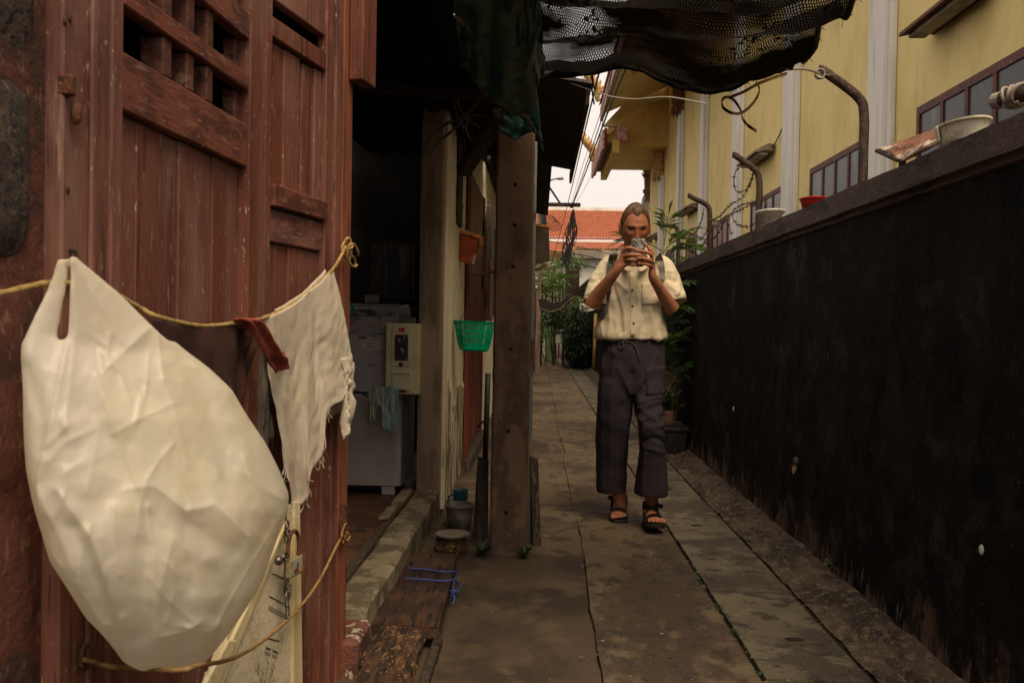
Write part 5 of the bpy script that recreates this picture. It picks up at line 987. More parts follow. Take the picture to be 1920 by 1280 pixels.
# barbed wire coil between the pipes
bw = thing('barbed_wire', 'tangled rusty barbed wire strung between the bent pipes on the wall', 'barbed wire', (1.42, 7, 1.8))
def barbed(P, r=.0032):
    S = spline(P, 8); g = G(); g.tube(S, r, 5); acc = 0
    for k in range(1, len(S)):
        acc += (S[k]-S[k-1]).length
        if acc > .075:
            acc = 0; d = V((random.gauss(0, 1), random.gauss(0, 1), random.gauss(0, 1))).normalized()
            g.ell(S[k], .008, .008, .008, 5, 4); g.tube([S[k]-d*.022, S[k]+d*.022], .002, 3); d2 = V((d.y, -d.x, d.z)); g.tube([S[k]-d2*.022, S[k]+d2*.022], .002, 3)
    return obj('strand', g, 'pipe', bw)
barbed([PY(1405, 314, 6.0), PY(1385, 315, 6.0), PY(1376, 335, 6.1), PY(1382, 360, 6.2), PY(1405, 350, 6.2), PY(1412, 325, 6.1), PY(1405, 345, 6.3), PY(1392, 370, 6.5), PY(1368, 385, 6.8), PY(1350, 405, 7.2), PY(1335, 412, 7.6)])
barbed([PY(1425, 375, 6.0), PY(1405, 385, 6.2), PY(1385, 395, 6.5), PY(1362, 405, 6.9), PY(1345, 415, 7.3), PY(1328, 410, 7.7)])
barbed([PY(1420, 415, 6.05), PY(1402, 425, 6.2), PY(1382, 420, 6.5), PY(1372, 400, 6.6), PY(1388, 385, 6.4), PY(1410, 380, 6.2), PY(1430, 370, 6.0), PY(1435, 385, 5.9), PY(1428, 400, 5.95)])
barbed([PY(1320, 390, 7.75), PY(1316, 410, 7.9), PY(1308, 430, 8.2), PY(1300, 438, 8.6), PY(1280, 440, 9.2), PY(1265, 432, 9.5)])
barbed([PY(1326, 430, 7.75), PY(1316, 446, 8.0), PY(1300, 440, 8.5), PY(1286, 448, 9.0), PY(1268, 445, 9.5), PY(1258, 440, 9.9), PY(1246, 430, 10.4)])
barbed([PY(1340, 412, 7.5), PY(1330, 440, 7.7), PY(1318, 458, 7.9), PY(1345, 440, 7.3), PY(1360, 410, 6.9), PY(1372, 440, 6.7)])
# containers and sheet
def tub(name, label, cat, c, prof, m, n=28, sx=1, sy=1): t = thing(name, label, cat, c); return t, obj('shell', G().lathe(c, prof, n, True, sx, sy), m, t, smooth=True)
c = V((1.405, 3.09, 1.742)); t = thing('plastic_bowl', 'off-white plastic bowl with a ribbed side on the wall top, next to the rusted sheet', 'bowl', c)
obj('shell', G().lathe(c, [(.078, 0), (.086, .010), (.100, .060), (.111, .066), (.111, .072), (.101, .072), (.09, .03)], 40, True, .66, 1.2), 'white_plastic', t, smooth=False)
for k in range(12):
    a = PI*.78+k*.045; g = G(); g.bar(c+V((.72*.094*math.cos(a), 1.15*.094*math.sin(a), .02)), c+V((.72*.106*math.cos(a), 1.15*.106*math.sin(a), .07)), .004, .004); obj('rib', g, 'white_plastic', t)
c = V((1.42, 4.80, 1.742)); t, s = tub('plastic_pot', 'red plastic pot on the wall top below the temple windows', 'pot', c, [(.052, 0), (.058, .012), (.07, .052), (.076, .055), (.076, .062), (.068, .062), (.06, .012)], 'red_pot', 28, .9, 1.2)
c = V((1.42, 5.68, 1.742)); t, s = tub('flower_pot', 'white fluted flower pot on the wall top beside a bent pipe', 'flower pot', c, [(.062, 0), (.072, .02), (.092, .085), (.112, .09), (.114, .104), (.098, .104), (.08, .02)], 'white_pot', 28, .75, 1.25)
for k in range(26):
    a = 2*PI*k/26; g = G(); g.bar(c+V((.75*.070*math.cos(a), 1.25*.070*math.sin(a), .01)), c+V((.75*.089*math.cos(a), 1.25*.089*math.sin(a), .083)), .006, .006); obj('flute', g, 'white_pot', t)
sh = thing('rusted_sheet', 'rusted metal sheet with flaking white paint propped on the wall top', 'metal sheet', (1.44, 3.55, 1.742))
a, b, c_, d_ = PX(1645, 280, 1.43), PX(1688, 304, 1.36), PX(1815, 246, 1.40), PX(1800, 228, 1.47)
def shf(u, v):
    lo = b.lerp(c_, u); hi = a.lerp(d_, u); p = lo.lerp(hi, v); return p+V((.01*nz3((u*3, v*3, 0), 1), 0, .010*math.sin(v*PI)*(1-.4*u)+.005*nz3((u*6, v*4, 2), 1)))
g = G(); g.open = 1; g.grid(shf, 24, 12); obj('sheet', g, 'rust_sheet', sh, solid=.006, smooth=True)
g = G(); g.bar(a+V((.0, 0, -.006)), b+V((0, 0, .004)), .02, .012); obj('front_edge', g, 'dark_wood', sh)
g = G(); q = PX(1692, 300, 1.37); g.bar(q, q+V((0, 0, -.05)), .02, .02); obj('prop', g, 'dark_wood', sh)

# ================================================================== THE YELLOW TEMPLE HALL
tm = thing('temple_hall', 'yellow temple hall with white pilasters and maroon windows behind the wall', 'temple', (5, 17, 0))
TX = 3.4
obj('wall', G().box(TX, TX+.4, 1.0, 28.6, -.05, 7.72), 'yellow', tm)
pil = [2.5, 5.8, 9.18, 12.44, 15.75, 19.0, 22.2, 25.55]
for k, y in enumerate(pil):
    p_ = obj('pilaster', G().box(TX-.11, TX-.002, y-.20, y+.20, 0, 7.6 if k < 6 else (6.3 if k == 6 else 5.3)), 'pilaster', tm, bev=.01)
    for s in (-1, 1): obj('moulding', G().box(TX-.06, TX-.003, y+s*.25-.045, y+s*.25+.045, 0, 7.6 if k < 6 else (6.3 if k == 6 else 5.3)), 'pilaster', p_, bev=.008)
def tw_window(y0, y1, z0=1.75, z1=3.13):
    w = obj('window', G().box(TX-.03, TX-.003, y0, y1, z1-.07, z1).box(TX-.03, TX-.003, y0, y1, z0, z0+.07).box(TX-.03, TX-.003, y0, y0+.06, z0+.07, z1-.07).box(TX-.03, TX-.003, y1-.06, y1, z0+.07, z1-.07), 'win_frame', tm)
    n = 4; iw = (y1-y0-.12)/n
    for k in range(n):
        a_ = y0+.06+k*iw
        if k: obj('mullion', G().box(TX-.028, TX-.0045, a_-.028, a_+.028, z0+.07, z1-.07), 'win_frame', w)
        obj('pane', G().box(TX-.016, TX-.006, a_+.03, a_+iw-.03, z0+.07, z1-.07), 'glass', w)
    return w
for y0, y1 in [(3.1, 5.0), (6.42, 8.33), (9.63, 11.57), (12.9, 14.78), (16.1, 18.05), (19.5, 21.25), (22.7, 24.6)]: tw_window(y0, y1)
for k, (y0, y1, nm) in enumerate([(6.95, 8.07, 0), (13.38, 14.62, 1), (19.78, 21.25, 2), (26.2, 27.2, 3)]):
    q = thing('wall_lamp', ['long brown box lamp on the yellow wall above the nearest window', 'brown box lamp on the yellow wall behind the first barbed wire pipe', 'small brown box lamp on the yellow wall to the right of the man', 'farthest small box lamp on the yellow wall, close beside the man'][k], 'lamp', (TX-.15, (y0+y1)/2, 3.68), 'box lamps on the temple wall')
    pr = [(TX-.004, 3.70), (TX-.004, 3.80), (TX-.10, 3.82), (TX-.30, 3.72), (TX-.31, 3.68), (TX-.12, 3.72)]
    g = G(); g.loft([[(x, y, z) for x, z in pr] for y in (y0, y1)]); obj('hood', g, 'rust' if k == 0 else 'column', q, bev=.004)
    g = G(); g.box(TX-.24, TX-.10, y0+.05, y1-.05, 3.655, 3.70); obj('tube_box', g, 'grey_render', q, bev=.006)
    g = G(); g.tube(spline([(TX-.05, y0, 3.75), (TX-.03, y0-.25, 3.85), (TX-.02, y0-.5, 3.98)], 4), .01, 5); obj('feed_cable', g, 'cable', q)
# carved capitals under the eaves
def capital(y, z0, z1, m, x=TX-.11):
    c = obj('capital', G().lathe((x, y, z1-.28), [(.15, 0), (.24, .16), (.30, .28)], 4, True), m, tm)
    obj('ring', G().lathe((x, y, z0+.32), [(.15, 0), (.19, .04), (.19, .12), (.15, .16)], 12), m, c)
    obj('stem', G().lathe((x, y, z0+.46), [(.14, 0), (.16, (z1-z0)*.3), (.17, z1-z0-.70)], 10), m, c)
    for k in range(7):
        a = PI*.5+PI*k/6; d = V((math.cos(a), math.sin(a), 0))
        g = G(); g.leaf(V((x, y, z0+.36))+d*.13, d*.25+V((0, 0, -1)), .38, .14, 0, d); obj('carved_leaf', g, m, c)
        g = G(); g.leaf(V((x, y, z1-.42))+d*.14, d*.5+V((0, 0, 1)), .30, .13, 0, d); obj('carved_leaf', g, m, c)
        g = G(); g.leaf(V((x, y, (z0+z1)/2+.1))+d*.14, d*.6+V((0, 0, 1)), .26, .12, 0, d); obj('carved_leaf', g, m, c)
capital(22.2, 6.2, 7.3, 'ornament_red'); capital(25.55, 5.15, 6.5, 'gold'); capital(29.0, 5.0, 6.35, 'ornament_red', TX-.0)
obj('corner_column', G().box(TX-.2, TX+.25, 28.85, 29.2, 0, 5.2), 'pilaster', tm, bev=.02)
# tiered eaves at the far end, boards, soffits, corner finials
def P3(px, py, Y): return PY(px, py, Y)
ev = obj('upper_eave', G().prism([(1.66, 15, 6.78), (TX-.005, 15, 7.55), (TX-.005, 15, 7.75), (1.66, 15, 6.95)], (0, 9.4, 0)), 'yellow', tm)
obj('fascia', G().box(1.615, 1.655, 14.9, 24.6, 6.72, 7.06), 'red_fascia', ev); obj('fascia', G().box(1.54, 1.612, 14.9, 24.65, 6.62, 6.98), 'pink', ev)
obj('tile_course', G().prism([(1.50, 15, 7.0), (1.50, 15, 7.06), (4.2, 15, 9.9), (4.2, 15, 9.8)], (0, 9.5, 0)), 'rooftile', ev)
lo = obj('lower_eave', G().prism([(1.72, 24.66, 6.20), (2.95, 24.66, 7.42), (2.95, 24.66, 7.62), (1.72, 24.66, 6.42)], (0, 4.0, 0)), 'yellow', tm)
obj('barge_board', G().prism([P3(1131, 236, 24.3), P3(1160, 237, 24.3), P3(1222, 186, 24.3), P3(1187, 176, 24.3)], (0, .16, 0)), 'yellow', lo)
obj('gable_infill', G().prism([P3(1150, 264, 24.72), P3(1162, 232, 24.72), P3(1220, 183, 24.72), P3(1262, 178, 24.72), P3(1262, 264, 24.72)], (0, .1, 0)), 'shaded_yellow', lo)
obj('soffit', G().prism([(2.06, 24.84, 6.02), (TX-.004, 24.84, 6.02), (TX-.004, 24.84, 6.1), (2.06, 24.84, 6.1)], (0, 3.9, 0)), 'shaded_yellow', lo)
obj('gable_infill', G().box(2.0, TX-.004, 24.70, 24.80, 5.98, 6.6), 'shaded_yellow', lo)
obj('gable_infill', G().prism([P3(1184, 180, 24.62), P3(1205, 140, 24.62), P3(1268, 120, 24.62), P3(1268, 184, 24.62), P3(1222, 192, 24.62)], (0, .06, 0)), 'shaded_yellow', lo)
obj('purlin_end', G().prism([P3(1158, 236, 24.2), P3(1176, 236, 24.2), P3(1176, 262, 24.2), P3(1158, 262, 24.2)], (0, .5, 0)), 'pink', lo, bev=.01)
obj('eave_beam', G().box(1.86, 2.05, 24.3, 28.9, 5.72, 6.08), 'shaded_yellow', lo)
obj('fascia', G().box(1.64, 1.70, 24.2, 29.0, 5.86, 6.36), 'red_fascia', lo); obj('fascia', G().box(1.575, 1.635, 24.1, 29.1, 5.80, 6.28), 'pink', lo)
obj('underside', G().box(1.71, 1.855, 24.35, 28.9, 5.98, 6.04), 'column', lo)
def finial(px, py, Y, s):
    f = thing('roof_finial', None, None, (0, 0, 0)); f.parent = tm; f.location = PY(px, py, Y)-wloc(tm); o = PY(px, py, Y)
    S = spline([o, o+V((-.06, 0, .22))*s, o+V((-.02, 0, .5))*s, o+V((-.28, 0, .85))*s, o+V((-.62, 0, 1.25))*s, o+V((-.74, 0, 1.62))*s], 5)
    R = [interp([(0, .10), (6, .15), (11, .2), (16, .2), (21, .1), (25, .01)], k)*s for k in range(len(S))]
    obj('body', G().tube(S, R, 8, flat=.7), 'gold', f, smooth=True)
    for k in range(7, 25, 2):
        t = (S[min(k+1, 25)]-S[k-1]).normalized(); w = V((t.z, 0, -t.x)); g = G(); g.leaf(S[k]+w*R[k]*.6, w*.8+t*1.2, .30*s, .12*s, 0, (0, 1, 0)); obj('flame', g, 'gold', f)
        g = G(); g.leaf(S[k]-w*R[k]*.6, -w*.6+t*1.2, .2*s, .1*s, 0, (0, 1, 0)); obj('flame', g, 'gold', f)
finial(1111, 302, 27.5, .62); finial(1122, 190, 24.0, .62)

# ================================================================== FAR END OF THE LANE
def roof_sheet(name, pl, pr, tl, tr, nu, nv, m, parent, amp=.03):
    g = G(); g.open = 1
    nrm = (pr-pl).cross(tl-pl).normalized()
    if nrm.z < 0: nrm = -nrm
    def fn(u, v):
        p = pl.lerp(pr, u).lerp(tl.lerp(tr, u), v); row = v*nv/3; st = (row % 1)
        return p+nrm*(amp*(1-st)+amp*.8*math.cos(u*nu/4*2*PI+PI*(int(row) % 2)))
    g.grid(fn, nu, nv); return obj(name, g, m, parent)
tr = thing('tiled_roof_building', 'far building with a steep orange tiled roof and white ridge across the lane end', 'building', (3, 46, 0))
def zat(py, Y): return PY(1060, py, Y).z
za, zb = zat(394, 49), zat(446, 45)
roof_sheet('roof', V((-6, 45, zb)), V((14, 45, zb)), V((-6, 49, za)), V((14, 49, za)), 560, 90, 'rooftile', tr)
obj('ridge', G().box(-6, 14, 48.95, 49.3, za-.1, za+.16), 'white_trim', tr)
obj('band', G().box(-6, 14, 44.7, 44.95, zat(454, 44.9), zat(449, 44.9)), 'white_trim', tr); obj('band', G().box(-6, 14, 44.8, 45.2, zat(448.5, 45), zb), 'red_fascia', tr)
zc, zd = zat(455, 44.7), zat(474, 42.6)
roof_sheet('roof', V((-6, 42.6, zd)), V((14, 42.6, zd)), V((-6, 44.7, zc)), V((14, 44.7, zc)), 560, 36, 'rooftile', tr)
obj('gutter', G().box(-6, 14, 42.3, 42.58, zd-.22, zd+.02), 'white_trim', tr)
obj('wall', G().box(-6, 14, 43, 48, 0, zd-.05), 'grey_render', tr)
wh = thing('white_house', 'small white walled house with a mossy grey parapet at the end of the lane', 'house', (3.2, 33, 0))
x0 = PY(1086, 500, 33).x; obj('wall', G().box(x0, 6.5, 33, 36, 0, zat(482, 33)), 'white_trim', wh)
obj('parapet', G().box(PY(1073, 470, 32.6).x, 6.6, 32.6, 33.2, zat(484, 32.6), zat(469, 32.6)), 'grey_render', wh, bev=.02)
g = G()
for k in range(900):
    x = random.uniform(PY(1075, 470, 32.7).x, 6); g.leaf((x, 32.62+random.random()*.4, zat(469, 32.6)-.02), (random.gauss(0, .4), random.gauss(0, .3), 1), random.uniform(.06, .2), .05, .3)
tag(obj('dry_moss', g, 'leaf_dry', wh), kind='stuff')
obj('lean_to', G().prism([PY(1078, 545, 30), PY(1103, 523, 30), PY(1120, 523, 30), PY(1120, 560, 30), PY(1078, 560, 30)], (0, .3, 0)), 'dark_wood', wh)
g = G(); g.box(PY(1059, 560, 31).x, PY(1086, 560, 31).x, 31, 31.1, .3, zat(500, 31)); tag(obj('board_screen', g, 'dark_wood'), 'tall brown board screen standing left of the white house at the lane end', 'screen')
g = G(); g.box(-2.5, 2.2, 34, 34.2, 0, zat(490, 34)); tag(obj('garden_wall', g, 'grey_render'), 'pale garden wall behind the plants at the lane end', 'wall')
g = G(); g.box(-1.2, 4, 40, 40.2, zat(484, 40)-.2, zat(472, 40)); tag(obj('tin_fence', g, 'red_door'), 'rusty red tin fence under the orange roof', 'fence')
# third house on the left, its posts, awning and meters
h3 = thing('brown_house', 'brown timber house beyond the concrete post on the left of the lane', 'house', (-1.2, 20, 0))
obj('wall', G().box(-1.6, -.16, 14.05, 25.5, -.03, 3.0), 'old_wood', h3)
obj('corner_post', G().box(-.15, -.055, 22.0, 22.2, -.03, 1.95), 'red_door', h3, bev=.005)
obj('corner_post', G().box(-.15, -.10, 16.0, 16.1, -.03, 2.2), 'dark_wood', h3, bev=.005)
obj('stall_post', G().box(PY(1011, 600, 26).x-.06, PY(1011, 600, 26).x+.06, 26, 26.1, 0, 1.1), 'column', h3)
aw2 = thing('side_awning', 'black awning with an orange top edge on the left houses', 'awning', PY(1015, 495, 13))
obj('panel', G().prism([PY(1000, 424, 12.5), PY(1029, 424, 13.2), PY(1031, 490, 13.2), PY(1000, 496, 12.5)], (0, .05, 0)), 'corrugated', aw2)
obj('edge', G().prism([PY(1000, 419, 12.48), PY(1030, 422, 13.18), PY(1030, 426, 13.18), PY(1000, 423, 12.48)], (0, .06, 0)), 'orange_lid', aw2)
obj('bracket', G().bar(PY(1002, 507, 13), PY(1030, 497, 13.2), .04, .04), 'column', aw2)
for i, (py0, py1) in enumerate([(518, 529), (532, 546)]):
    t = thing('electric_meter', ['upper grey electric meter on the post of the brown house', 'lower grey electric meter on the post of the brown house'][i], 'meter', PY(1006, py1, 19.5), 'electric meters on the brown house')
    a, b = PY(1002, py0, 19.5), PY(1010, py1, 19.5); obj('case', G().box(a.x, b.x, 19.45, 19.55, b.z, a.z), 'steel', t, bev=.01); c = (a+b)/2; obj('dial', G().ell((c.x, 19.445, c.z+.01), .03, .012, .03), 'white_trim', t)
# utility pole with cross arm, lamp and cables
up = thing('utility_pole', 'grey utility pole with a cross arm and a bundle of black cables', 'utility pole', (.02, 20, 0))
obj('shaft', G().box(PY(1008, 400, 20).x, PY(1017, 400, 20).x, 19.95, 20.1, 0, zat(280, 20)), 'column', up, bev=.01)
obj('cross_arm', G().box(PY(1012, 382, 20).x, PY(1088, 382, 20).x, 19.8, 19.93, zat(386.5, 19.8), zat(380, 19.8)), 'dark_wood', up, bev=.008)
obj('brace', G().bar(PY(1024, 342, 19.9), PY(1050, 381, 19.9), .05, .04), 'dark_wood', up)
for x in (1020, 1072): obj('insulator', G().lathe(PY(x, 390, 19.85), [(.03, 0), (.05, .03), (.03, .06)], 8), 'cable', up)
g = G(); g.tube(spline([PY(1024, 347, 20), PY(1033, 338, 20), PY(1045, 335, 20), PY(1055, 333, 20)], 5), .02, 6); la = obj('lamp_arm', g, 'steel', up)
g = G(); g.ell(PY(1050, 335.5, 20), .09, .06, .025); obj('lamp_head', g, 'steel', la)
g = G()
for k in range(9):
    x = 1020+random.uniform(-5, 5); g.tube(spline([PY(x, 300, 19.8), PY(x+random.uniform(-3, 3), 345, 19.75), PY(x+random.uniform(-4, 4), 390, 19.75), PY(x+random.uniform(-3, 3), 425, 19.7)], 6), .018, 5)
for k in range(5): c = PY(1030+k*2, 412+k*3, 19.6); g.tube([c+V((.12*math.cos(a)*(1+.1*k), 0, .10*math.sin(a))) for a in [j*.5 for j in range(14)]], .008, 4)
obj('cable_bundle', g, 'cable', up)
g = G()
for k in range(26):
    x = 1073+random.gauss(0, 2); l = random.uniform(60, 105); top = 408+random.uniform(-6, 10)
    g.tube(spline([PY(1075, 392, 19.8), PY(x, top, 19.8), PY(x+random.uniform(-12, 8), top+l*.4, 19.8), PY(1066+random.gauss(0, 6), top+l*.7, 19.8), PY(1058+random.gauss(0, 5), 484+random.uniform(-4, 26), 19.8)], 6), .011, 4)
obj('cable_bundle', g, 'cable', up)
ln = thing('power_lines', 'thin black power lines running along the lane under the temple eaves', 'power line', PY(1072, 385, 19.8))
for P, r in [([(1074, 384, 19.8), (1100, 318, 15), (1140, 210, 10), (1185, 100, 7)], .011), ([(1073, 384, 19.8), (1096, 318, 15), (1133, 210, 10), (1172, 100, 7)], .007), ([(1071, 384, 19.8), (1090, 318, 15), (1126, 212, 10), (1150, 120, 7)], .004), ([(1078, 384, 19.8), (1098, 350, 17), (1115, 310, 14), (1126, 250, 11), (1150, 120, 7)], .0035), ([(1032, 500, 24), (1055, 420, 19), (1075, 340, 12), (1098, 240, 7.5), (1125, 130, 5.2)], .006), ([(1030, 470, 30), (1090, 478, 30), (1140, 490, 28), (1170, 498, 26)], .016), ([(1030, 452, 32), (1090, 464, 30), (1140, 474, 28), (1175, 480, 26)], .014), ([(1040, 484, 30), (1075, 492, 30), (1100, 498, 30), (1130, 506, 30)], .02)]:
    g = G(); g.tube(spline([PY(*p) for p in P], 6), r, 5); obj('wire', g, 'cable', ln)
g = G(); g.tube(spline([PY(1070, 156, 5.6), PY(1090, 163, 5.6), PY(1115, 172, 5.6), PY(1145, 181, 5.5), PY(1190, 186, 5.3), PY(1250, 182, 5), PY(1300, 190, 4.6), PY(1325, 195, 4.2)], 6), .004, 5); tag(obj('stay_wire', g, 'grey_cable'), 'thin pale stay wire crossing the lane just below the net', 'wire')
g = G(); g.tube(spline([PY(1110, 136, 4.2), PY(1112, 155, 4.2), PY(1110, 168, 4.2), PY(1114, 196, 4.2)], 5), .004, 5); g.tube(spline([PY(1106, 138, 4.2), PY(1113, 160, 4.2), PY(1116, 172, 4.2)], 5), .003, 5); tag(obj('hanging_cord', g, 'cable'), 'black cord ends dangling from the hem of the net', 'cord')
# sagging dark canopy over the lane end
cn = thing('canopy', 'sagging dark canopy sheet with a pale hem across the lane far behind', 'canopy', PY(1040, 580, 16))
T = spline([PY(1010, 560, 17), PY(1030, 568, 17), PY(1050, 566, 17), PY(1065, 556, 17), PY(1076, 552, 17)], 6); Bt = spline([PY(1012, 580, 16.6), PY(1030, 587, 16.6), PY(1050, 581, 16.6), PY(1066, 565, 16.6), PY(1077, 557, 16.6)], 6)
g = G(); g.open = 1; g.grid(lambda u, v: T[min(int(u*(len(T)-1)), len(T)-1)].lerp(Bt[min(int(u*(len(Bt)-1)), len(Bt)-1)], v), 24, 5); obj('sheet', g, 'black_room', cn, solid=.01, smooth=True)
g = G(); g.tube([a.lerp(b, .85)+V((0, -.05, -.0)) for a, b in zip(T, Bt)], .007, 5); obj('hem', g, 'column', cn)

# ---- plants
def leafy(g, c, rx, ry, rz, n, L, w, up=.2, droop=.5):
    c = V(c)
    for k in range(n):
        while True:
            d = V((random.uniform(-1, 1), random.uniform(-1, 1), random.uniform(-1, 1)))
            if d.length <= 1 and noise.noise(d*2.3+c) > -.18: break
        p = c+V((d.x*rx, d.y*ry, d.z*rz)); q = V((d.x+random.gauss(0, .5), d.y+random.gauss(0, .5), d.z*.5+up+random.gauss(0, .4)))
        g.leaf(p, q, L*random.uniform(.6, 1.25), w*random.uniform(.7, 1.2), droop)
def bush(name, label, c, r, n, L, w, m, cat='bush', stem=None, up=.2):
    t = thing(name, label, cat, (c[0], c[1], 0)); g = G(); leafy(g, c, *r, n, L, w, up); obj('foliage', g, m, t)
    g = G(); b = V((c[0], c[1], 0))
    for k in range(5): g.tube(spline([b+V((random.gauss(0, .05), random.gauss(0, .05), 0)), V(c)+V((random.gauss(0, r[0]*.3), random.gauss(0, r[1]*.3), -.3*r[2])), V(c)+V((random.gauss(0, r[0]*.5), random.gauss(0, r[1]*.5), .5*r[2]))], 4), .014, 5)
    obj('stem', g, 'bark', t); return t
p = PY(1086, 620, 24); bush('potted_bush', 'dense dark bush spilling over the right side of the lane beyond the man', (1.02, 24, .80), (.36, 1.6, .78), 3200, .16, .06, 'leaf_dark')
bush('potted_bush', 'lighter leafy bush with pale leaves on the wall beyond the man', (1.05, 25, 1.35), (.30, 1.2, .5), 700, .17, .07, 'leaf_pale')
g = G(); a, b = PZ(1075, 681, 0), PZ(1098, 681, 0); g.loft([[(a.x, a.y-.12, 0), (b.x, a.y-.12, 0), (b.x, a.y+.5, 0), (a.x, a.y+.5, 0)], [(a.x-.02, a.y-.15, .26), (b.x+.02, a.y-.15, .26), (b.x+.02, a.y+.52, .26), (a.x-.02, a.y+.52, .26)]]); tag(obj('planter', g, 'blue_planter', bev=.01), 'dark blue planter box at the foot of the far bush', 'planter')
for i, (px, py) in enumerate([(1062, 668), (1070, 673)]):
    q = PZ(px, py, 0); tag(obj('clay_pot', G().lathe((q.x, q.y, 0), [(.10, 0), (.14, .24), (.15, .28)], 14), 'terracotta', smooth=False), ['small clay pot at the lane edge, the farther of the two before the dark bush', 'small clay pot at the lane edge beside the blue planter'][i], 'pot')
dr2 = [(1018, 508, 28, 'upper'), (1022, 540, 27, 'middle'), (1048, 528, 29, 'right'), (1045, 492, 33, 'back')]
def spiky(name, label, c, n, L, w, m, h):
    t = thing(name, label, 'plant', (c[0], c[1], 0)); g = G(); c = V(c)
    for k in range(n):
        o = c+V((random.gauss(0, .22), random.gauss(0, .3), random.gauss(0, h))); a = random.random()*6.28
        for j in range(7): g.leaf(o, (math.cos(a+j*.9), math.sin(a+j*.9), random.uniform(.1, 1.1)), L*random.uniform(.6, 1.1), w, 1.0)
    obj('foliage', g, m, t); g = G(); g.tube([(c.x, c.y, 0), c], .03, 6); g.tube([(c.x+.15, c.y, 0), c+V((.1, 0, -.2))], .025, 6); obj('stem', g, 'bark', t)
spiky('dracaena', 'tall spiky green plant below the black awning at the lane end', PY(1017, 525, 27), 26, .5, .07, 'leaf_pale', .42)
spiky('dracaena', 'dense spiky plant in the middle of the greenery at the lane end', PY(1036, 540, 29), 34, .5, .08, 'leaf', .34)
spiky('dracaena', 'yellow green spiky plant right of centre in the lane end greenery', PY(1050, 515, 30), 26, .45, .08, 'leaf_pale', .4)
bush('hedge_shrub', 'green shrub on top of the garden wall at the lane end', (PY(1070, 492, 32).x, 32, zat(494, 32)), (.6, .5, .18), 300, .22, .08, 'leaf')
bush('hedge_shrub', 'low green shrub on the left side behind the brown corner post', (PY(1012, 612, 25).x, 25, .95), (.16, .5, .42), 380, .15, .06, 'leaf')
bush('fern', 'dark feathery fern leaning over the pale green bin', (PY(1042, 590, 25.5).x, 25.5, 1.36), (.38, .4, .25), 700, .2, .04, 'leaf_dark', 'fern')
q = PZ(1030, 648, 0); q = V((q.x*.62, 27, 0)); g = G(); x0, x1 = PY(1022, 620, 27).x, PY(1041, 620, 27).x
gb = thing('green_bin', 'pale green bin at the end of the lane', 'bin', ((x0+x1)/2, 27, 0)); obj('body', G().loft([[(x0+.04, 27, 0), (x1-.03, 27, 0), (x1-.03, 27.4, 0), (x0+.04, 27.4, 0)], [(x0, 26.95, 1.15), (x1, 26.95, 1.15), (x1, 27.45, 1.15), (x0, 27.45, 1.15)]]), 'green_bin', gb, bev=.02); obj('lid', G().box(x0-.03, x1+.03, 26.9, 27.5, 1.152, 1.22), 'green_bin', gb, bev=.02)
x0, x1 = PY(1040, 630, 25).x, PY(1058, 630, 25).x; wb = thing('cream_planter', 'cream box planter on dark legs with bright green leaves', 'planter', ((x0+x1)/2, 25, 0)); z0, z1 = zat(643, 25), zat(624, 25)
obj('box', G().box(x0, x1, 25, 25.3, z0, z1), 'white_box', wb, bev=.01); obj('leg', G().box(x0-.03, x0+.03, 24.98, 25.3, 0, z1), 'dark_wood', wb); obj('leg', G().box(x1-.05, x1, 25.02, 25.3, 0, z0-.002), 'dark_wood', wb); obj('rim', G().box(x0-.03, x1+.02, 24.96, 25.32, z1+.002, z1+.04), 'dark_wood', wb)
t = thing('broad_leaf_plant', 'bright green broad leaved plant growing in the cream planter', 'plant', ((x0+x1)/2, 25.1, z1+.04))
for k in range(9):
    a = 2*PI*k/9; g = G(); g.leaf(((x0+x1)/2+.03*math.cos(a), 25.1, z1+.04), (.45*math.cos(a), .5*math.sin(a), 1), random.uniform(.35, .6), .13, .35); obj('leaf', g, 'leaf', t)
g = G(); q = PY(1116, 690, 16); g.tube([PY(1113, 690, 19), PY(1117, 588, 19)], .035, 8); tag(obj('bamboo_pole', g, 'rope', smooth=True), 'yellow pole leaning on the wall just left of the walking man', 'pole')
# palm and planter behind the man
pc = PZ(1268, 850, 0)
def planter():
    t = thing('planter', 'cracked black plastic planter box standing against the wall behind the man', 'planter', (1.2, 8.1, 0))
    g = G(); g.loft([[(1.07, 7.98, .0), (1.30, 7.98, .0), (1.30, 8.5, .0), (1.07, 8.5, .0)], [(1.05, 7.96, .2), (1.32, 7.96, .2), (1.32, 8.52, .2), (1.05, 8.52, .2)]], cap=True); obj('shell', g, 'black', t, bev=.01)
    obj('rim', G().box(1.04, 1.33, 7.95, 8.53, .202, .235), 'black', t, bev=.006); return t
planter()
for i, (x0, x1, y0, y1, z0, z1, m) in enumerate([(1.03, 1.22, 8.15, 8.4, .236, .36, 'terracotta'), (1.10, 1.28, 8.02, 8.12, .236, .28, 'dark_wood'), (1.035, 1.09, 7.99, 8.12, .236, .30, 'sill')]):
    tag(obj('block', G().box(x0, x1, y0, y1, z0, z1), m, bev=.008), ['brown clay block set on the black planter behind the man', 'dark wooden block lying on the rim of the black planter', 'small pale stone on the corner of the black planter'][i], 'block')
pm = thing('palm', 'bushy green palm with long narrow leaflets growing beside the wall behind the man', 'palm', (1.2, 8.9, .1))
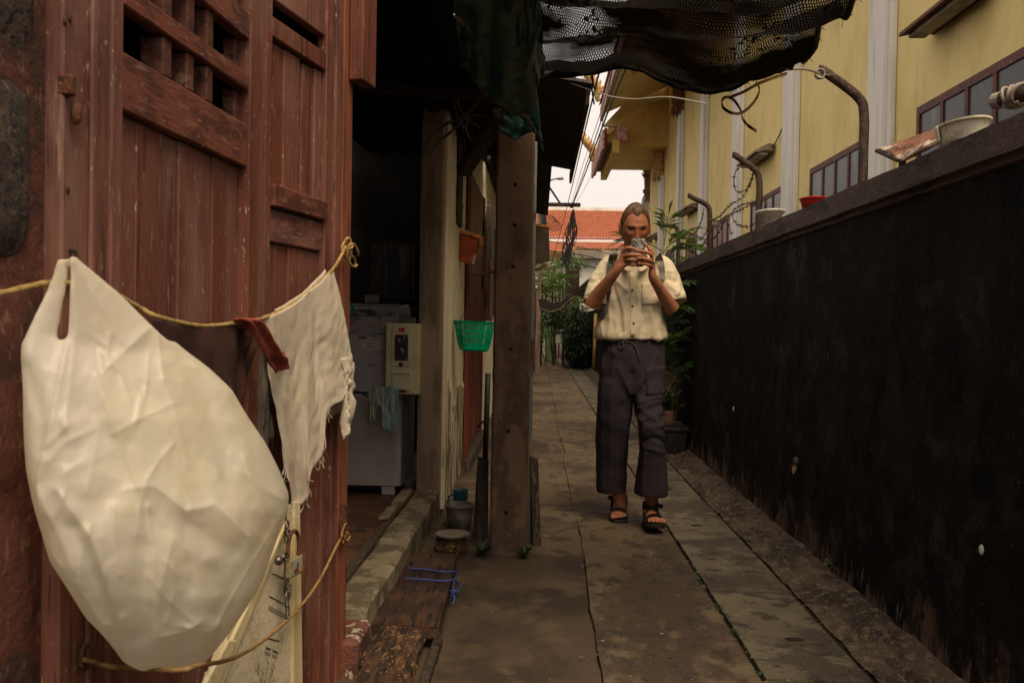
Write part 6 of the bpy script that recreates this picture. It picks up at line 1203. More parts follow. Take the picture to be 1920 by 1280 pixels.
def frond(o, d, L, n, ll, m, droop=.5):
    g = G(); o = V(o); d = V(d).normalized(); S = [o+d*L*t+V((0, 0, -droop*L*t*t*.5)) for t in [k/12 for k in range(13)]]; g.tube(S, .005, 4)
    for k in range(n):
        t = .3+.7*k/n; i = min(11, int(t*12)); p = S[i].lerp(S[i+1], t*12-i); tg = (S[i+1]-S[i]).normalized(); sd = tg.cross(V((0, 0, 1))).normalized()
        for s in (-1, 1): g.leaf(p, tg*.75+sd*s*.8+V((0, 0, .25+random.gauss(0, .15))), ll*random.uniform(.7, 1.1)*(1-.4*abs(t-.6)), .032, .7)
    g.leaf(S[-1], S[-1]-S[-2], ll, .03, .6); return obj('frond', g, m, pm)
for k in range(26):
    z = random.uniform(.65, 1.75); a = random.uniform(-PI, PI); y = random.uniform(8.6, 9.4)
    frond((1.13+random.gauss(0, .05), y, z), (math.cos(a)*.55-.06, -abs(math.sin(a))*.7, random.uniform(.3, .8)), random.uniform(.32, .52), 10, random.uniform(.2, .3), random.choice(['leaf', 'leaf', 'leaf_dark', 'leaf_pale']))
for k, (px, py, dx, dz, m) in enumerate([(1242, 475, .35, .5, 'leaf'), (1250, 500, .7, .25, 'leaf_pale'), (1240, 470, -.6, .35, 'leaf_dark'), (1258, 560, .7, .4, 'leaf'), (1255, 600, .75, .3, 'leaf_dark'), (1252, 640, .8, .2, 'leaf'), (1250, 690, .8, -.1, 'leaf_dark'), (1250, 470, .55, .15, 'leaf'), (1245, 460, .05, .9, 'leaf'), (1258, 580, .6, .55, 'leaf_pale'), (1255, 660, .7, .1, 'leaf'), (1254, 540, .5, .5, 'leaf_dark')]):
    frond(PY(px, py, 8.6), (dx, -.25, dz), .36, 9, .26, m)
for k in range(18):
    frond(PY(random.uniform(1246, 1276), random.uniform(535, 715), random.uniform(8.0, 8.3)), (random.uniform(.3, .9), -.2, random.uniform(-.1, .8)), random.uniform(.22, .36), 9, random.uniform(.18, .26), random.choice(['leaf', 'leaf', 'leaf_pale', 'leaf_dark']))
for k in range(5):
    g = G(); x = 1.1+.05*k; g.tube(spline([(x, 8.7+.1*k, .0), (x+random.gauss(0, .02), 8.75+.1*k, .7), (x+random.gauss(0, .05), 8.8+.1*k, 1.3+.1*k)], 4), .013, 6); obj('cane', g, 'leaf_dry' if k % 2 else 'bark', pm)
t = thing('potted_plant', 'dark broad leaved plant with drooping leaves in the black planter behind the man', 'plant', (1.2, 8.3, .24))
for k in range(22):
    a = random.random()*6.28; g = G(); o = V((1.16+random.gauss(0, .05), 8.25+random.gauss(0, .08), .3+random.random()*.22)); g.leaf(o, (math.cos(a), math.sin(a)*.8, .9), random.uniform(.14, .26), .075, .8); obj('leaf', g, 'leaf_dark', t)
for k in range(4):
    g = G(); g.tube(spline([(1.2+.02*k, 8.2, .2), (1.2+random.gauss(0, .04), 8.2, .42), (1.22+random.gauss(0, .05), 8.2, .55+.05*k)], 4), .005, 5); obj('stem', g, 'leaf_dry', t)
g = G()
for k in range(34): o = PY(1256+random.gauss(0, 6), 705+random.gauss(0, 14), 8.45); g.tube(spline([o, o+V((random.gauss(0, .04), 0, .05)), o+V((random.gauss(0, .07), 0, -.05))], 4), .002, 3)
obj('dry_roots', g, 'leaf_dry', t)

# ================================================================== THE WALKING MAN
Y0 = 5.15
def MP(px, py, dy=0): return PY(px, py, Y0+dy)
man = thing('person', 'man in cream shirt and dark loose trousers walking while photographing with his phone', 'person', (.58, 5.1, 0))
def remesh(g, size, smooth_it=6, fac=.5):
    me = bpy.data.meshes.new('tmp'); me.from_pydata([tuple(v) for v in g.v], [], g.f); me.validate()
    bm = bmesh.new(); bm.from_mesh(me); bmesh.ops.recalc_face_normals(bm, faces=bm.faces); bm.to_mesh(me); bm.free()
    o = bpy.data.objects.new('tmp', me); COL.objects.link(o)
    r = o.modifiers.new('r', 'REMESH'); r.mode = 'VOXEL'; r.voxel_size = size
    if smooth_it: s = o.modifiers.new('s', 'SMOOTH'); s.factor = fac; s.iterations = smooth_it
    dg = bpy.context.evaluated_depsgraph_get(); m2 = bpy.data.meshes.new_from_object(o.evaluated_get(dg))
    out = G(); out.add([v.co.copy() for v in m2.vertices], [tuple(p.vertices) for p in m2.polygons]); no_ = [v.normal.copy() for v in m2.vertices]
    bpy.data.objects.remove(o); return out, no_
def ering(c, hw, hd, n=28, e=.9, yaw=0, tilt=0):
    out = []
    for k in range(n):
        a = 2*PI*k/n; ca, sa = math.cos(a), math.sin(a); x = math.copysign(abs(ca)**e, ca)*hw; y = math.copysign(abs(sa)**e, sa)*hd
        out.append(V(c)+V((x*math.cos(yaw)-y*math.sin(yaw), x*math.sin(yaw)+y*math.cos(yaw), tilt*y)))
    return out
PXM = Y0/FPX
# --- head
HC = MP(1190.5, 427, -.10); tl = math.radians(14)
hx = V((1, .05, 0)).normalized(); hf = V((.03, -math.cos(tl), -math.sin(tl))).normalized(); hz = hx.cross(-hf).normalized()
hz = hz if hz.z > 0 else -hz
def ga(x, s): return math.exp(-(x/s)**2)
def head_pt(th, ph, hair=0.0):
    cz, sz = math.sin(th), math.cos(th); x, f = sz*math.sin(ph), sz*math.cos(ph)   # ph 0 = front
    X = x*.0785; F = f*(.097 if f > 0 else .105); Z = cz*(.135 if cz < 0 else .130)
    if cz < 0: t = -cz; X *= 1-.26*t**1.8; F = F*(1-.10*t) if f > 0 else F*(1-.42*t)
    else: X *= 1-.04*cz
    if f > 0 and not hair:
        fw_ = min(1, f*2.2); aX = abs(X)
        d = .030*ga(X, .0125+max(0, -Z-.02)*.12)*interp([(-.062, 0), (-.052, .55), (-.040, 1.0), (-.02, .62), (.008, .22), (.03, 0)], Z)
        d += .006*ga(aX-.012, .006)*ga(Z+.044, .009)
        d -= .009*ga(aX-.032, .017)*ga(Z-.002, .012); d += .005*ga(aX-.030, .024)*ga(Z-.021, .010)
        d += .004*ga(X, .016)*ga(Z-.022, .012)
        d += .005*ga(aX-.045, .016)*ga(Z+.024, .018); d -= .005*ga(aX-.045, .016)*ga(Z+.065, .02)
        d += .007*ga(X, .022)*(ga(Z+.070, .006)+ga(Z+.083, .007)) - .004*ga(X, .026)*ga(Z+.0765, .003); d += .010*ga(X, .024)*ga(Z+.115, .016)
        d -= .003*ga(aX-.02, .006)*ga(Z+.06, .02)
        F += d*fw_
    s = 1+hair
    return HC+hx*X*s+hf*F*s+hz*Z*s
nT, nP = 84, 120
g = G(); rings = []
for i in range(nT+1):
    th = -PI/2+.03+(PI-.06)*i/nT; rings.append([head_pt(th, 2*PI*k/nP) for k in range(nP)])
head_g = G().loft(rings)
body = G(); body.v = list(head_g.v); body.f = list(head_g.f)
for s in (-1, 1):                                        # ears
    e = HC+hx*s*.081-hf*.004+hz*-.004; r = []
    for k in range(15):
        a = 2*PI*k/14; r.append(e+hx*s*.003*(1+.6*math.sin(a))-hf*.015*math.cos(a)*.9+hz*.027*math.sin(a)-hf*.006*math.sin(a))
    body.tube(r, .0062, 8, cap=True); body.ell(e-hx*s*.002, .008, .014, .023)
body.tube([HC-hz*.06-hf*.03, MP(1190, 478, -.03), MP(1189, 500, 0)], [.054, .056, .066], 20)
# --- trunk and limbs (one continuous skin)
body.loft([ering(MP(1189, 492), .10, .07), ering(MP(1188, 505), .15, .08), ering(MP(1187, 540), .155, .095), ering(MP(1186, 600), .150, .095), ering(MP(1184, 650), .15, .10), ering(MP(1184, 700), .155, .11), ering(MP(1184, 735), .14, .10)])
Lr = spline([MP(1156, 700, 0), MP(1152, 800, .02), MP(1156, 880, .10), MP(1162, 935, .13), MP(1163, 956, .14)], 6); Rr = [interp([(0, .085), (6, .06), (12, .055), (18, .037), (24, .036)], k) for k in range(25)]
Ll = spline([MP(1215, 700, 0), MP(1216, 800, -.09), MP(1220, 880, -.06), MP(1222, 935, -.03), MP(1223, 958, -.02)], 6)
body.tube(Lr, Rr, 18); body.tube(Ll, Rr, 18)
def limb(P, R, n=16, q=6): S = spline(P, q); body.tube(S, [interp([(i*q, r) for i, r in enumerate(R)], k) for k in range(len(S))], n)
# right arm = left in the picture
limb([MP(1143, 504, .0), MP(1128, 533, -.025), MP(1110, 572, -.09)], [.046, .044, .041]); limb([MP(1109, 573, -.09), MP(1124, 549, -.13), MP(1142, 526, -.19), MP(1158, 505, -.235), MP(1166, 492, -.245)], [.042, .040, .031, .0245, .017])
limb([MP(1240, 504, .0), MP(1254, 533, -.025), MP(1260, 579, -.08)], [.046, .044, .041]); limb([MP(1260, 580, -.08), MP(1250, 563, -.12), MP(1237, 542, -.18), MP(1224, 519, -.235), MP(1223, 503, -.245)], [.041, .039, .030, .0245, .017])
# palms
for ks, w in [([(1168, 475), (1171, 481), (1173, 488), (1174, 495)], (1157, 505)), ([(1222, 482), (1223, 488), (1224, 494), (1223, 501)], (1224, 519))]:
    for i, k in enumerate(ks): limb([MP(w[0]+(i-1.5)*1.2, w[1]+(i-1.5)*1.2, -.235), MP((w[0]+k[0])/2, (w[1]+k[1])/2, -.245), MP(k[0], k[1], -.255)], [.0185, .0165, .0115], 10, 4)
def finger(P, r0=.0118, r1=.0088): S = spline([MP(*p) for p in P], 5); body.tube(S, [r0+(r1-r0)*k/(len(S)-1) for k in range(len(S))], 10); body.ell(S[-1], r1, r1, r1, 10, 8)
finger([(1168, 475, -.255), (1173, 466, -.274), (1184, 465, -.284), (1195, 471, -.278)]); finger([(1171, 481, -.258), (1180, 478, -.288), (1196, 478, -.292), (1211, 481, -.286)])
finger([(1173, 488, -.258), (1182, 487, -.286), (1198, 488, -.290), (1212, 491, -.284)]); finger([(1174, 495, -.255), (1184, 496, -.280), (1194, 497, -.282), (1203, 497, -.280)], .0104, .0078)
finger([(1163, 498, -.235), (1172, 486, -.225), (1184, 474, -.228), (1191, 466, -.23)], .0115, .0088)
finger([(1222, 482, -.255), (1221, 472, -.270), (1215, 463, -.268), (1208, 456, -.262)]); finger([(1223, 487, -.258), (1220, 477, -.288), (1210, 472, -.296), (1199, 471, -.292)])
finger([(1224, 493, -.262), (1219, 488, -.300), (1208, 485, -.310), (1197, 484, -.308)]); finger([(1223, 500, -.258), (1217, 497, -.294), (1208, 495, -.302), (1197, 494, -.300)], .0104, .0078)
finger([(1222, 503, -.235), (1216, 490, -.226), (1208, 478, -.228), (1203, 470, -.23)], .0115, .0088)
# feet
def foot(heel, toe, zl, zt, s):
    """heel and toe points on the sole; toes spread towards the camera"""
    h, t = V(heel), V(toe); d = (t-h).normalized(); sd = V((-d.y, d.x, 0)).normalized()*-1
    prof = [(0.0, .024, .045), (.10, .032, .062), (.3, .033, .075), (.5, .036, .06), (.68, .044, .042), (.80, .044, .030)]; rings = []
    for u, w, hgt in prof:
        c = h.lerp(t, u); rings.append([c+sd*w*math.cos(a)+V((0, 0, 1))*(hgt*.5+hgt*.5*math.sin(a)) for a in [2*PI*k/18 for k in range(18)]])
    body.loft(rings)
    for k in range(5):
        o = (k-2)*.0175*s; L = [1.0, 1.0, .97, .92, .86][k]; r = [.0135, .0095, .009, .0085, .008][k]
        a = h.lerp(t, .74)+sd*o*.95+V((0, 0, .017)); b = h.lerp(t, L)+sd*o*1.05+V((0, 0, .012)); S = spline([a, a.lerp(b, .6)+V((0, 0, .006)), b], 4); body.tube(S, r, 8); body.ell(b, r, r*1.2, r, 8, 6)
    return h, t, d, sd
fr = PZ(1163, 981, 0); F1 = foot((fr.x+.004, fr.y+.235, .022), (fr.x-.006, fr.y+.015, .020), 0, 0, -1)
fl_ = PZ(1230, 1003, .0); F2 = foot((fl_.x-.018, fl_.y+.235, .022), (fl_.x+.006, fl_.y+.012, .058), 0, 0, 1)
body.tube([Lr[-1], V((F1[0].x, F1[0].y-.05, .05))], [.036, .034], 14); body.tube([Ll[-1], V((F2[0].x, F2[0].y-.05, .05))], [.036, .034], 14)
bg_, _n = remesh(body, .0034, 3, .35); obj('body', bg_, 'skin', man, smooth=True)
# --- face details and hair
for s in (-1, 1):
    c = head_pt(0, 0); e = HC+hx*s*.0315+hf*.0765+hz*.003; g = G(); g.ell(e, .0125, .010, .0048, 12, 8); obj('eye', g, 'eye', man, smooth=True)
    g = G(); S = [HC+hx*s*x+hf*(f)+hz*z for x, f, z in [(.011, .0925, .0125), (.022, .093, .0165), (.036, .0885, .0195), (.050, .078, .017)]]; g.tube(spline(S, 4), [.0022+.0028*math.sin(PI*min(1, .15+k/13)) for k in range(13)], 7, flat=.8); obj('eyebrow', g, 'brow', man, smooth=True)
g = G(); idx = {}; vs = []
def hair_ok(th, ph):
    a = abs(ph if ph <= PI else ph-2*PI); el = math.degrees(th)
    lim = interp([(0, 37), (.22, 42), (.5, 47), (.85, 38), (1.12, 17), (1.3, 2), (1.55, -2), (1.75, -8), (2.2, -24), (3.15, -30)], a)
    return el-lim
for i in range(nT+1):
    th = -PI/2+.03+(PI-.06)*i/nT
    for k in range(nP):
        ph = 2*PI*k/nP; m = hair_ok(th, ph); lift = .012+.05*max(0, min(1, m/16))+.006*math.sin(ph*46+3*noise.noise(V((ph*4, th*2, 0))))*min(1, max(0, m/10))
        if m > -4: idx[(i, k)] = len(vs); vs.append(head_pt(th, ph, lift))
fs = []
for i in range(nT):
    for k in range(nP):
        q = [(i, k), (i, (k+1) % nP), (i+1, (k+1) % nP), (i+1, k)]
        if all(a in idx for a in q): fs.append(tuple(idx[a] for a in q))
top_i = [idx[(nT, k)] for k in range(nP)]; fs.append(tuple(top_i))
g.add(vs, fs); g.open = 1; obj('hair', g, 'hair', man, smooth=True, solid=.004)
g = G(); g.ell(HC-hf*.125+hz*.035, .035, .03, .032); obj('hair_bun', g, 'hair', man, smooth=True)
g2 = [G(), G()]
for k in range(230):
    ph = random.uniform(-2.3, 2.3); th0 = None
    for i in range(60):
        th = math.radians(-25+115*i/60)
        if hair_ok(th, ph % (2*PI)) > -3: th0 = th; break
    if th0 is None: continue
    S = []; L_ = random.uniform(.5, 1.0); w_ = random.gauss(0, .12)
    for j in range(8):
        t = j/7*L_; th = th0+(math.radians(84)-th0)*t; S.append(head_pt(th, ph+w_*t+(.25*t if ph > 0 else -.25*t)*0, .012+.056*min(1, t*4+.1)+random.uniform(.0, .010)))
    g2[k % 2].tube(S, [.0012+.0012*math.sin(PI*min(1, .1+j/7)) for j in range(8)], 4)
tag(obj('hair_strands', g2[0], 'hair', man), kind='stuff'); tag(obj('hair_strands', g2[1], 'hair_light', man), kind='stuff')
# --- clothes
def fold(v, n, specs):
    d = 0
    for (sx, sy, sz, amp, seed) in specs: d += amp*(noise.noise(V((v.x*sx, v.y*sy, v.z*sz+seed))))
    return v+n*d
sg = G()
sg.loft([ering(MP(1189, 477, -.01), .075, .062), ering(MP(1188, 485, -.005), .135, .08), ering(MP(1188, 492), .185, .095), ering(MP(1187, 500), .180, .105), ering(MP(1188, 520), .170, .114, 28, .85), ering(MP(1188, 550), .160, .118, 28, .85), ering(MP(1187, 580), .168, .122, 28, .85), ering(MP(1185, 605), .186, .126, 28, .85), ering(MP(1183, 625), .200, .132, 28, .8), ering(MP(1183, 633), .200, .132, 28, .8), ering(MP(1183, 636), .194, .128, 28, .8)])
def sleeve(P, R):
    S = spline([MP(*p) for p in P], 6); sg.tube(S, [interp([(i*6, r) for i, r in enumerate(R)], k) for k in range(len(S))], 22)
sleeve([(1152, 497, .0), (1139, 504, .0), (1127, 532, -.02), (1119, 563, -.045)], [.058, .061, .065, .071])
sleeve([(1232, 496, .0), (1244, 504, .0), (1254, 530, -.02), (1262, 560, -.04)], [.058, .061, .064, .069])
sr, sn = remesh(sg, .0058, 3, .45)
cz = MP(1187, 560).x
def shirt_fold(v, n):
    h = (v.z-MP(1187, 632).z)
    rg = lambda q: .5-abs(noise.noise(q))*1.6
    d = .007*noise.noise(V((v.x*11, v.y*8, v.z*2.6)))+.0075*rg(V((v.x*12+v.z*2.5, v.y*7, v.z*3.2-v.x*3)))+.004*rg(V((v.x*18-v.z*11, v.y*12, v.z*9+v.x*9+4)))
    d += .006*math.sin(v.x*60+3*noise.noise(V((v.x*4, v.z*4, 1))))*max(0, 1-h/.16)*.6
    d *= 1.35; d *= max(.35, min(1, (MP(1187, 484).z-v.z)/.12))
    return v+n*d
def crease_set(CR):
    SG = [(a, b, amp, w) for P, amp, w in CR for a, b in zip(P, P[1:])]
    def f(v, n):
        k = max(0, -n.y)
        if k < .05: return V()
        px, py = proj(v); best = {}
        for (ax, ay), (bx, by), amp, w in SG:
            if px < min(ax, bx)-w*4 or px > max(ax, bx)+w*4 or py < min(ay, by)-w*4 or py > max(ay, by)+w*4: continue
            dx, dy = bx-ax, by-ay; t = max(0, min(1, ((px-ax)*dx+(py-ay)*dy)/(dx*dx+dy*dy))); r = math.hypot(px-ax-dx*t, py-ay-dy*t)/w
            q = (amp, w, ax, ay) if False else (amp, w); best[q] = max(best.get(q, 0), math.exp(-r) if amp > 0 else math.exp(-r*r))
        return n*sum(q[0]*x for q, x in best.items())*min(1, k*1.6)
    return f
scr = crease_set([([(1146, 528), (1160, 570), (1166, 622)], -.009, 5), ([(1158, 545), (1171, 590), (1170, 628)], .008, 4), ([(1138, 560), (1146, 600), (1140, 628)], .009, 4.5), ([(1128, 600), (1132, 630)], .007, 3.5), ([(1216, 578), (1224, 604), (1222, 630)], .009, 4.2), ([(1205, 585), (1206, 628)], -.008, 5), ([(1236, 575), (1234, 604), (1241, 628)], .008, 4.4),
    ([(1150, 520), (1176, 545)], .006, 4), ([(1226, 520), (1206, 540)], .006, 3.8), ([(1196, 555), (1199, 600)], .005, 3.6), ([(1104, 552), (1122, 540), (1136, 520)], .009, 4.1), ([(1108, 530), (1124, 524)], -.008, 4.6), ([(1112, 512), (1130, 510)], .006, 4.3), ([(1270, 548), (1256, 536), (1246, 518)], .009, 4.7), ([(1266, 528), (1252, 524)], -.008, 4.8), ([(1262, 510), (1248, 508)], .006, 3.9), ([(1180, 600), (1184, 629)], .005, 3.3), ([(1155, 600), (1158, 629)], .006, 3.1)])
sr.v = [tuple(scr(V(v), n)+V(v)) for v, n in zip(sr.v, sn)]
sr.v = [tuple(shirt_fold(V(v), n)) for v, n in zip(sr.v, sn)]
shirt = obj('shirt', sr, 'shirt', man, smooth=True)
from mathutils.bvhtree import BVHTree
for a_, b_, r_ in [(MP(1123, 546, -.033), MP(1118, 566, -.047), .073), (MP(1258, 546, -.03), MP(1263, 563, -.042), .0715)]:
    d_ = (b_-a_).normalized(); u_ = d_.orthogonal().normalized(); w_ = d_.cross(u_); g = G(); g.open = 1
    g.loft([[c_+(u_*math.cos(2*PI*k/30)+w_*math.sin(2*PI*k/30))*rr_*(1+.03*math.sin(k*.9)) for k in range(30)] for c_, rr_ in [(b_-d_*.022, r_-.003), (b_-d_*.01, r_), (b_+d_*.014, r_+.001)]], cap=False); obj('sleeve_hem', g, 'shirt', shirt, smooth=True, solid=.003)
bt = BVHTree.FromPolygons([V(v) for v in sr.v], sr.f)
def on(bt_, px, py, off=.003):
    d = ray(px, py).normalized(); h, n, i, dist = bt_.ray_cast(CAM, d)
    return (h if h else MP(px, py, -.12))-d*off
def patch(bt_, poly, n, off, th, m, name, parent):
    """a sewn-on panel following the cloth: poly = 4 picture corners"""
    a, b, c, d = poly; g = G(); g.open = 1
    def fn(u, v):
        x = (a[0]*(1-u)+b[0]*u)*(1-v)+(d[0]*(1-u)+c[0]*u)*v; y = (a[1]*(1-u)+b[1]*u)*(1-v)+(d[1]*(1-u)+c[1]*u)*v; return on(bt_, x, y, off)
    g.grid(fn, n, n); return obj(name, g, m, parent, smooth=True, solid=th)
patch(bt, [(1181, 512), (1188, 512), (1190, 631), (1183, 631)], 16, .003, .003, 'shirt', 'placket', shirt)
patch(bt, [(1203, 530), (1235, 529), (1236, 571), (1204, 572)], 10, .003, .003, 'shirt', 'pocket', shirt)
for px, py in [(1185.5, 544), (1186, 574), (1188, 606)]: g = G(); g.ell(on(bt, px, py, .006), .0065, .004, .0065, 10, 6); obj('button', g, 'button', shirt, smooth=True)
g = G(); g.open = 1; g.loft([ering(MP(1190, 463, .0), .063, .066), ering(MP(1190, 472, -.005), .074, .073), ering(MP(1189, 486, -.01), .098, .082)], cap=False); obj('collar', g, 'shirt', shirt, smooth=True, solid=.004)
# collar: two blades
for pts_ in [[(1169, 462, -.05), (1157, 484, -.06), (1166, 508, -.14), (1188, 514, -.155), (1177, 494, -.12)], [(1214, 464, -.05), (1225, 484, -.06), (1215, 508, -.14), (1191, 514, -.155), (1202, 494, -.12)]]:
    g = G(); P = [MP(*p) for p in pts_]; c = sum(P, V())/5; g.add(P+[c+V((0, -.012, 0))], [(0, 1, 5), (1, 2, 5), (2, 3, 5), (3, 4, 5), (4, 0, 5)]); g.open = 1; obj('collar', g, 'shirt', shirt, solid=.005, sub=1, smooth=True)
tg = G()
wr = [ering(MP(1185.5, 628), .162, .108), ering(MP(1185.5, 640), .169, .114), ering(MP(1185.5, 662), .180, .126), ering(MP(1185, 690), .188, .132), ering(MP(1184, 718), .182, .125), ering(MP(1185, 736), .165, .11)]
tg.loft(wr)
def leg(T): tg.loft([ering(MP(cx, py, dy), hw*PXM, hd, 26, .85) for cx, py, hw, hd, dy in T])
leg([(1154, 692, 22, .09, 0), (1153, 716, 31, .115, 0), (1152.5, 742, 33, .118, 0), (1150.5, 780, 32.5, .112, .01), (1148.5, 820, 30.5, .108, .04), (1146.5, 870, 28.5, .104, .08), (1145.5, 915, 28, .102, .11), (1145.5, 920, 27.5, .10, .11)])
leg([(1215, 692, 22, .09, 0), (1216, 714, 28.5, .112, -.01), (1216, 738, 28.5, .115, -.03), (1216.5, 768, 24.5, .108, -.075), (1220, 800, 21.5, .102, -.11), (1221.5, 825, 20.5, .10, -.11), (1224, 870, 26, .108, -.09), (1222, 918, 31, .116, -.07), (1221.5, 926, 31, .115, -.07)])
tr_, tn = remesh(tg, .006, 3, .45)
zw, zk = MP(1184, 632).z, MP(1184, 790).z
def trouser_fold(v, n):
    rg = lambda q: .5-abs(noise.noise(q))*1.6
    d = .006*noise.noise(V((v.x*14, v.y*10, v.z*2.0)))+.006*rg(V((v.x*14, v.y*10, v.z*2.2+4)))
    top = max(0, 1-(zw-v.z)/.14); d += .007*top*math.sin(v.x*95+v.y*30+2*noise.noise(V((v.x*8, 0, v.z*3))))
    if v.x > MP(1190, 790, 0).x:
        k = ga(v.z-zk-.02, .17); d += .011*k*rg(V((v.x*5+v.z*3, v.y*5, (v.z+.5*v.x)*15+2)))+.006*k*rg(V((v.x*9-v.z*6, v.y*5, (v.z-.3*v.x)*22)))
    else: d += .005*rg(V((v.x*5, v.y*5, (v.z+.7*v.x)*7+5)))
    return v+n*d
tcr = crease_set([([(1190, 760), (1220, 748), (1246, 742)], .010, 4), ([(1194, 774), (1216, 768), (1240, 758)], -.009, 4.5), ([(1196, 790), (1222, 782), (1243, 772)], .011, 4.2), ([(1202, 812), (1222, 800), (1240, 799)], .010, 3.8), ([(1206, 826), (1226, 820), (1243, 828)], -.008, 4.6), ([(1208, 840), (1226, 842), (1246, 850)], .008, 4.1), ([(1238, 800), (1236, 840), (1240, 920)], .008, 4.4), ([(1210, 850), (1204, 920)], .008, 4.3),
    ([(1187, 748), (1172, 716), (1160, 690)], .010, 4.7), ([(1190, 748), (1204, 715), (1222, 690)], .009, 4.9), ([(1186, 740), (1186, 700)], -.009, 5), ([(1152, 660), (1146, 760), (1142, 915)], .008, 4.8), ([(1132, 670), (1128, 780), (1130, 915)], .007, 5.1), ([(1166, 760), (1162, 840), (1164, 915)], -.008, 5.2)]
    + [([(1131+k*8.6, 634), (1130+k*8.8+(k % 3)*2, 650+(k % 4)*7)], .006, 2.2+.01*k) for k in range(13)])
tr_.v = [tuple(tcr(V(v), n)+V(v)) for v, n in zip(tr_.v, tn)]
tr_.v = [tuple(trouser_fold(V(v), n)) for v, n in zip(tr_.v, tn)]
trs = obj('trousers', tr_, 'trousers', man, smooth=True)
bt2 = BVHTree.FromPolygons([V(v) for v in tr_.v], tr_.f)
patch(bt2, [(1210, 690), (1246, 684), (1247, 738), (1212, 742)], 8, .0015, .0022, 'trousers', 'cargo_pocket', trs)
g = G(); g.tube(spline([on(bt2, 1166, 638, .006), on(bt2, 1160, 644, .012), on(bt2, 1163, 652, .012), on(bt2, 1170, 648, .012), on(bt2, 1168, 640, .01), on(bt2, 1184, 642, .008), on(bt2, 1192, 650, .008), on(bt2, 1197, 665, .008), on(bt2, 1199, 676, .008)], 5), .003, 6); obj('drawstring', g, 'drawstring', trs, smooth=True)
# --- sandals
for i, (h, t, d, sd) in enumerate((F1, F2)):
    g = G(); up = V((0, 0, 1)); out = []
    prof = [(-.10, .018), (-.05, .033), (.1, .040), (.3, .040), (.5, .044), (.7, .052), (.9, .051), (1.02, .038), (1.07, .018)]
    pl_ = [h.lerp(t, u)+sd*w for u, w in prof]+[h.lerp(t, u)-sd*w for u, w in prof[::-1]]
    g.prism([p+up*-.002 for p in pl_], up*-.022); so = obj('sandal', g, 'sandal', man, bev=.004)
    def band(u0, u1, w, hh, name):
        g = G(); rings = []
        for k in range(15):
            a = PI*k/14; c0, c1 = h.lerp(t, u0), h.lerp(t, u1); q = lambda c: c+sd*w*math.cos(a)+up*(hh*math.sin(a)**.8-.004)
            q0, q1 = q(c0), q(c1); n_ = (sd*math.cos(a)+up*math.sin(a))*.005; rings.append([q0, q1, q1+n_, q0+n_])
        g.loft(rings); obj(name, g, 'sandal', so, smooth=False)
    band(.62, .78, .047, .054, 'toe_strap'); band(.34, .42, .040, .083, 'instep_strap')
    ac = Lr[-2] if i == 0 else Ll[-2]; ac = V((ac.x*.5+h.x*.5, ac.y*.5+(h.y-.05)*.5, .115))
    g = G(); rings = []
    for k in range(21):
        a = 2*PI*k/20; p = ac+V((.041*math.cos(a), .046*math.sin(a), .006*math.sin(a))); n_ = V((math.cos(a), math.sin(a), 0))*.005; rings.append([p+up*-.016, p+up*.016, p+up*.016+n_, p+up*-.016+n_])
    g.loft(rings, cap=False); obj('ankle_strap', g, 'sandal', so)
    g = G(); g.bar(ac+V((-.045 if i == 0 else .045, -.01, .0)), ac+V((-.068 if i == 0 else .066, -.02, .004)), .006, .024); obj('strap_tab', g, 'sandal', so)
    for s in (-1, 1):
        g = G(); a_ = h.lerp(t, .36)+sd*s*.040+up*.005; g.bar(a_, ac+sd*s*.042+up*-.012, .007, .022, (0, 0, 1)); obj('side_strap', g, 'sandal', so)
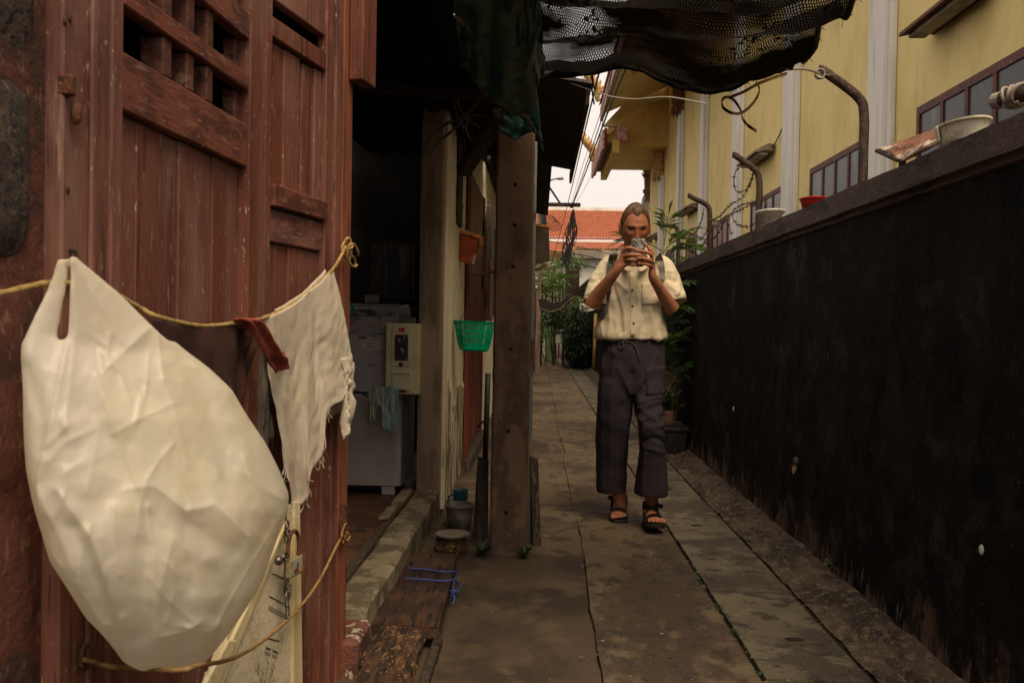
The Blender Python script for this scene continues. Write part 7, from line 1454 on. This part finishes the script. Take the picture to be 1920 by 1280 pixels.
# --- backpack and its straps, the phone
bp = thing('backpack', 'grey backpack worn by the walking man, its straps over the cream shirt', 'backpack', MP(1187, 620, .2))
g = rbox(MP(1140, 520).x, MP(1236, 520).x, Y0+.13, Y0+.30, MP(1187, 625).z, MP(1187, 488).z, .05); obj('pack', g, 'strap_grey', bp, bev=.02, segs=2)
def strap(P, w, lab='shoulder_strap'):
    S = spline([on(bt, px, py, .007) if py > 476 else MP(px, py, .02) for px, py in P], 4); g = G(); rings = []
    for k, p in enumerate(S):
        tg_ = (S[min(k+1, len(S)-1)]-S[max(k-1, 0)]).normalized(); sd_ = tg_.cross(V((0, -1, 0))).normalized()
        a, b = p-sd_*w/2, p+sd_*w/2; rings.append([a+V((0, .012, 0)), a+V((0, -.004, 0)), b+V((0, -.004, 0)), b+V((0, .012, 0))])
    g.loft(rings); return obj(lab, g, 'strap_grey', bp, smooth=False)
strap([(1151, 477), (1149, 486), (1147, 497), (1145, 510), (1143, 522)], .048); strap([(1233, 479), (1236, 488), (1238, 500), (1239, 512), (1238, 524)], .046)
g = G(); g.tube([MP(1140, 560, -.10), MP(1133, 580, -.09), MP(1126, 610, -.03), MP(1123, 620, .06)], .018, 8, flat=.35); obj('lower_strap', g, 'strap_grey', bp)
g = G(); g.tube([MP(1146, 522, -.125), MP(1143, 545, -.13), MP(1139, 562, -.10)], .014, 8, flat=.4); obj('lower_strap', g, 'strap_grey', bp)
ph = thing('phone', 'phone in a marbled grey case held up in front of the man', 'phone', MP(1195, 500, -.25))
pcn = MP(1195.2, 473.5, -.253); px_, pz_ = V((1, .04, -.03)).normalized(), V((.03, -.12, 1)).normalized(); py_ = pz_.cross(px_)
def rrect(w, h, r, off, n=5):
    out = []
    for cx, cy, a0 in [(w-r, h-r, 0), (-w+r, h-r, 90), (-w+r, -h+r, 180), (w-r, -h+r, 270)]:
        out += [pcn+px_*(cx+r*math.cos(math.radians(a0+90*k/n)))+pz_*(cy+r*math.sin(math.radians(a0+90*k/n)))+py_*off for k in range(n+1)]
    return out
obj('case', G().loft([rrect(.0365, .074, .010, -.005), rrect(.038, .0755, .011, -.003), rrect(.038, .0755, .011, .004), rrect(.0365, .074, .010, .0055)]), 'phone', ph)
bump_c = pcn-px_*.019+pz_*.052
g = G(); g.obox(bump_c-py_*.0062 if py_.y > 0 else bump_c+py_*.0062, px_*.016, py_*.0015, pz_*.017); cmb = obj('camera_bump', g, 'grey_sticker', ph, bev=.001)
for a, b in [(-.007, .008), (-.007, -.008), (.008, 0)]:
    g = G(); g.ell(bump_c+px_*a+pz_*b-(py_ if py_.y > 0 else -py_)*.0085, .0058, .002, .0058, 10, 6); obj('lens', g, 'lens', cmb, smooth=True)
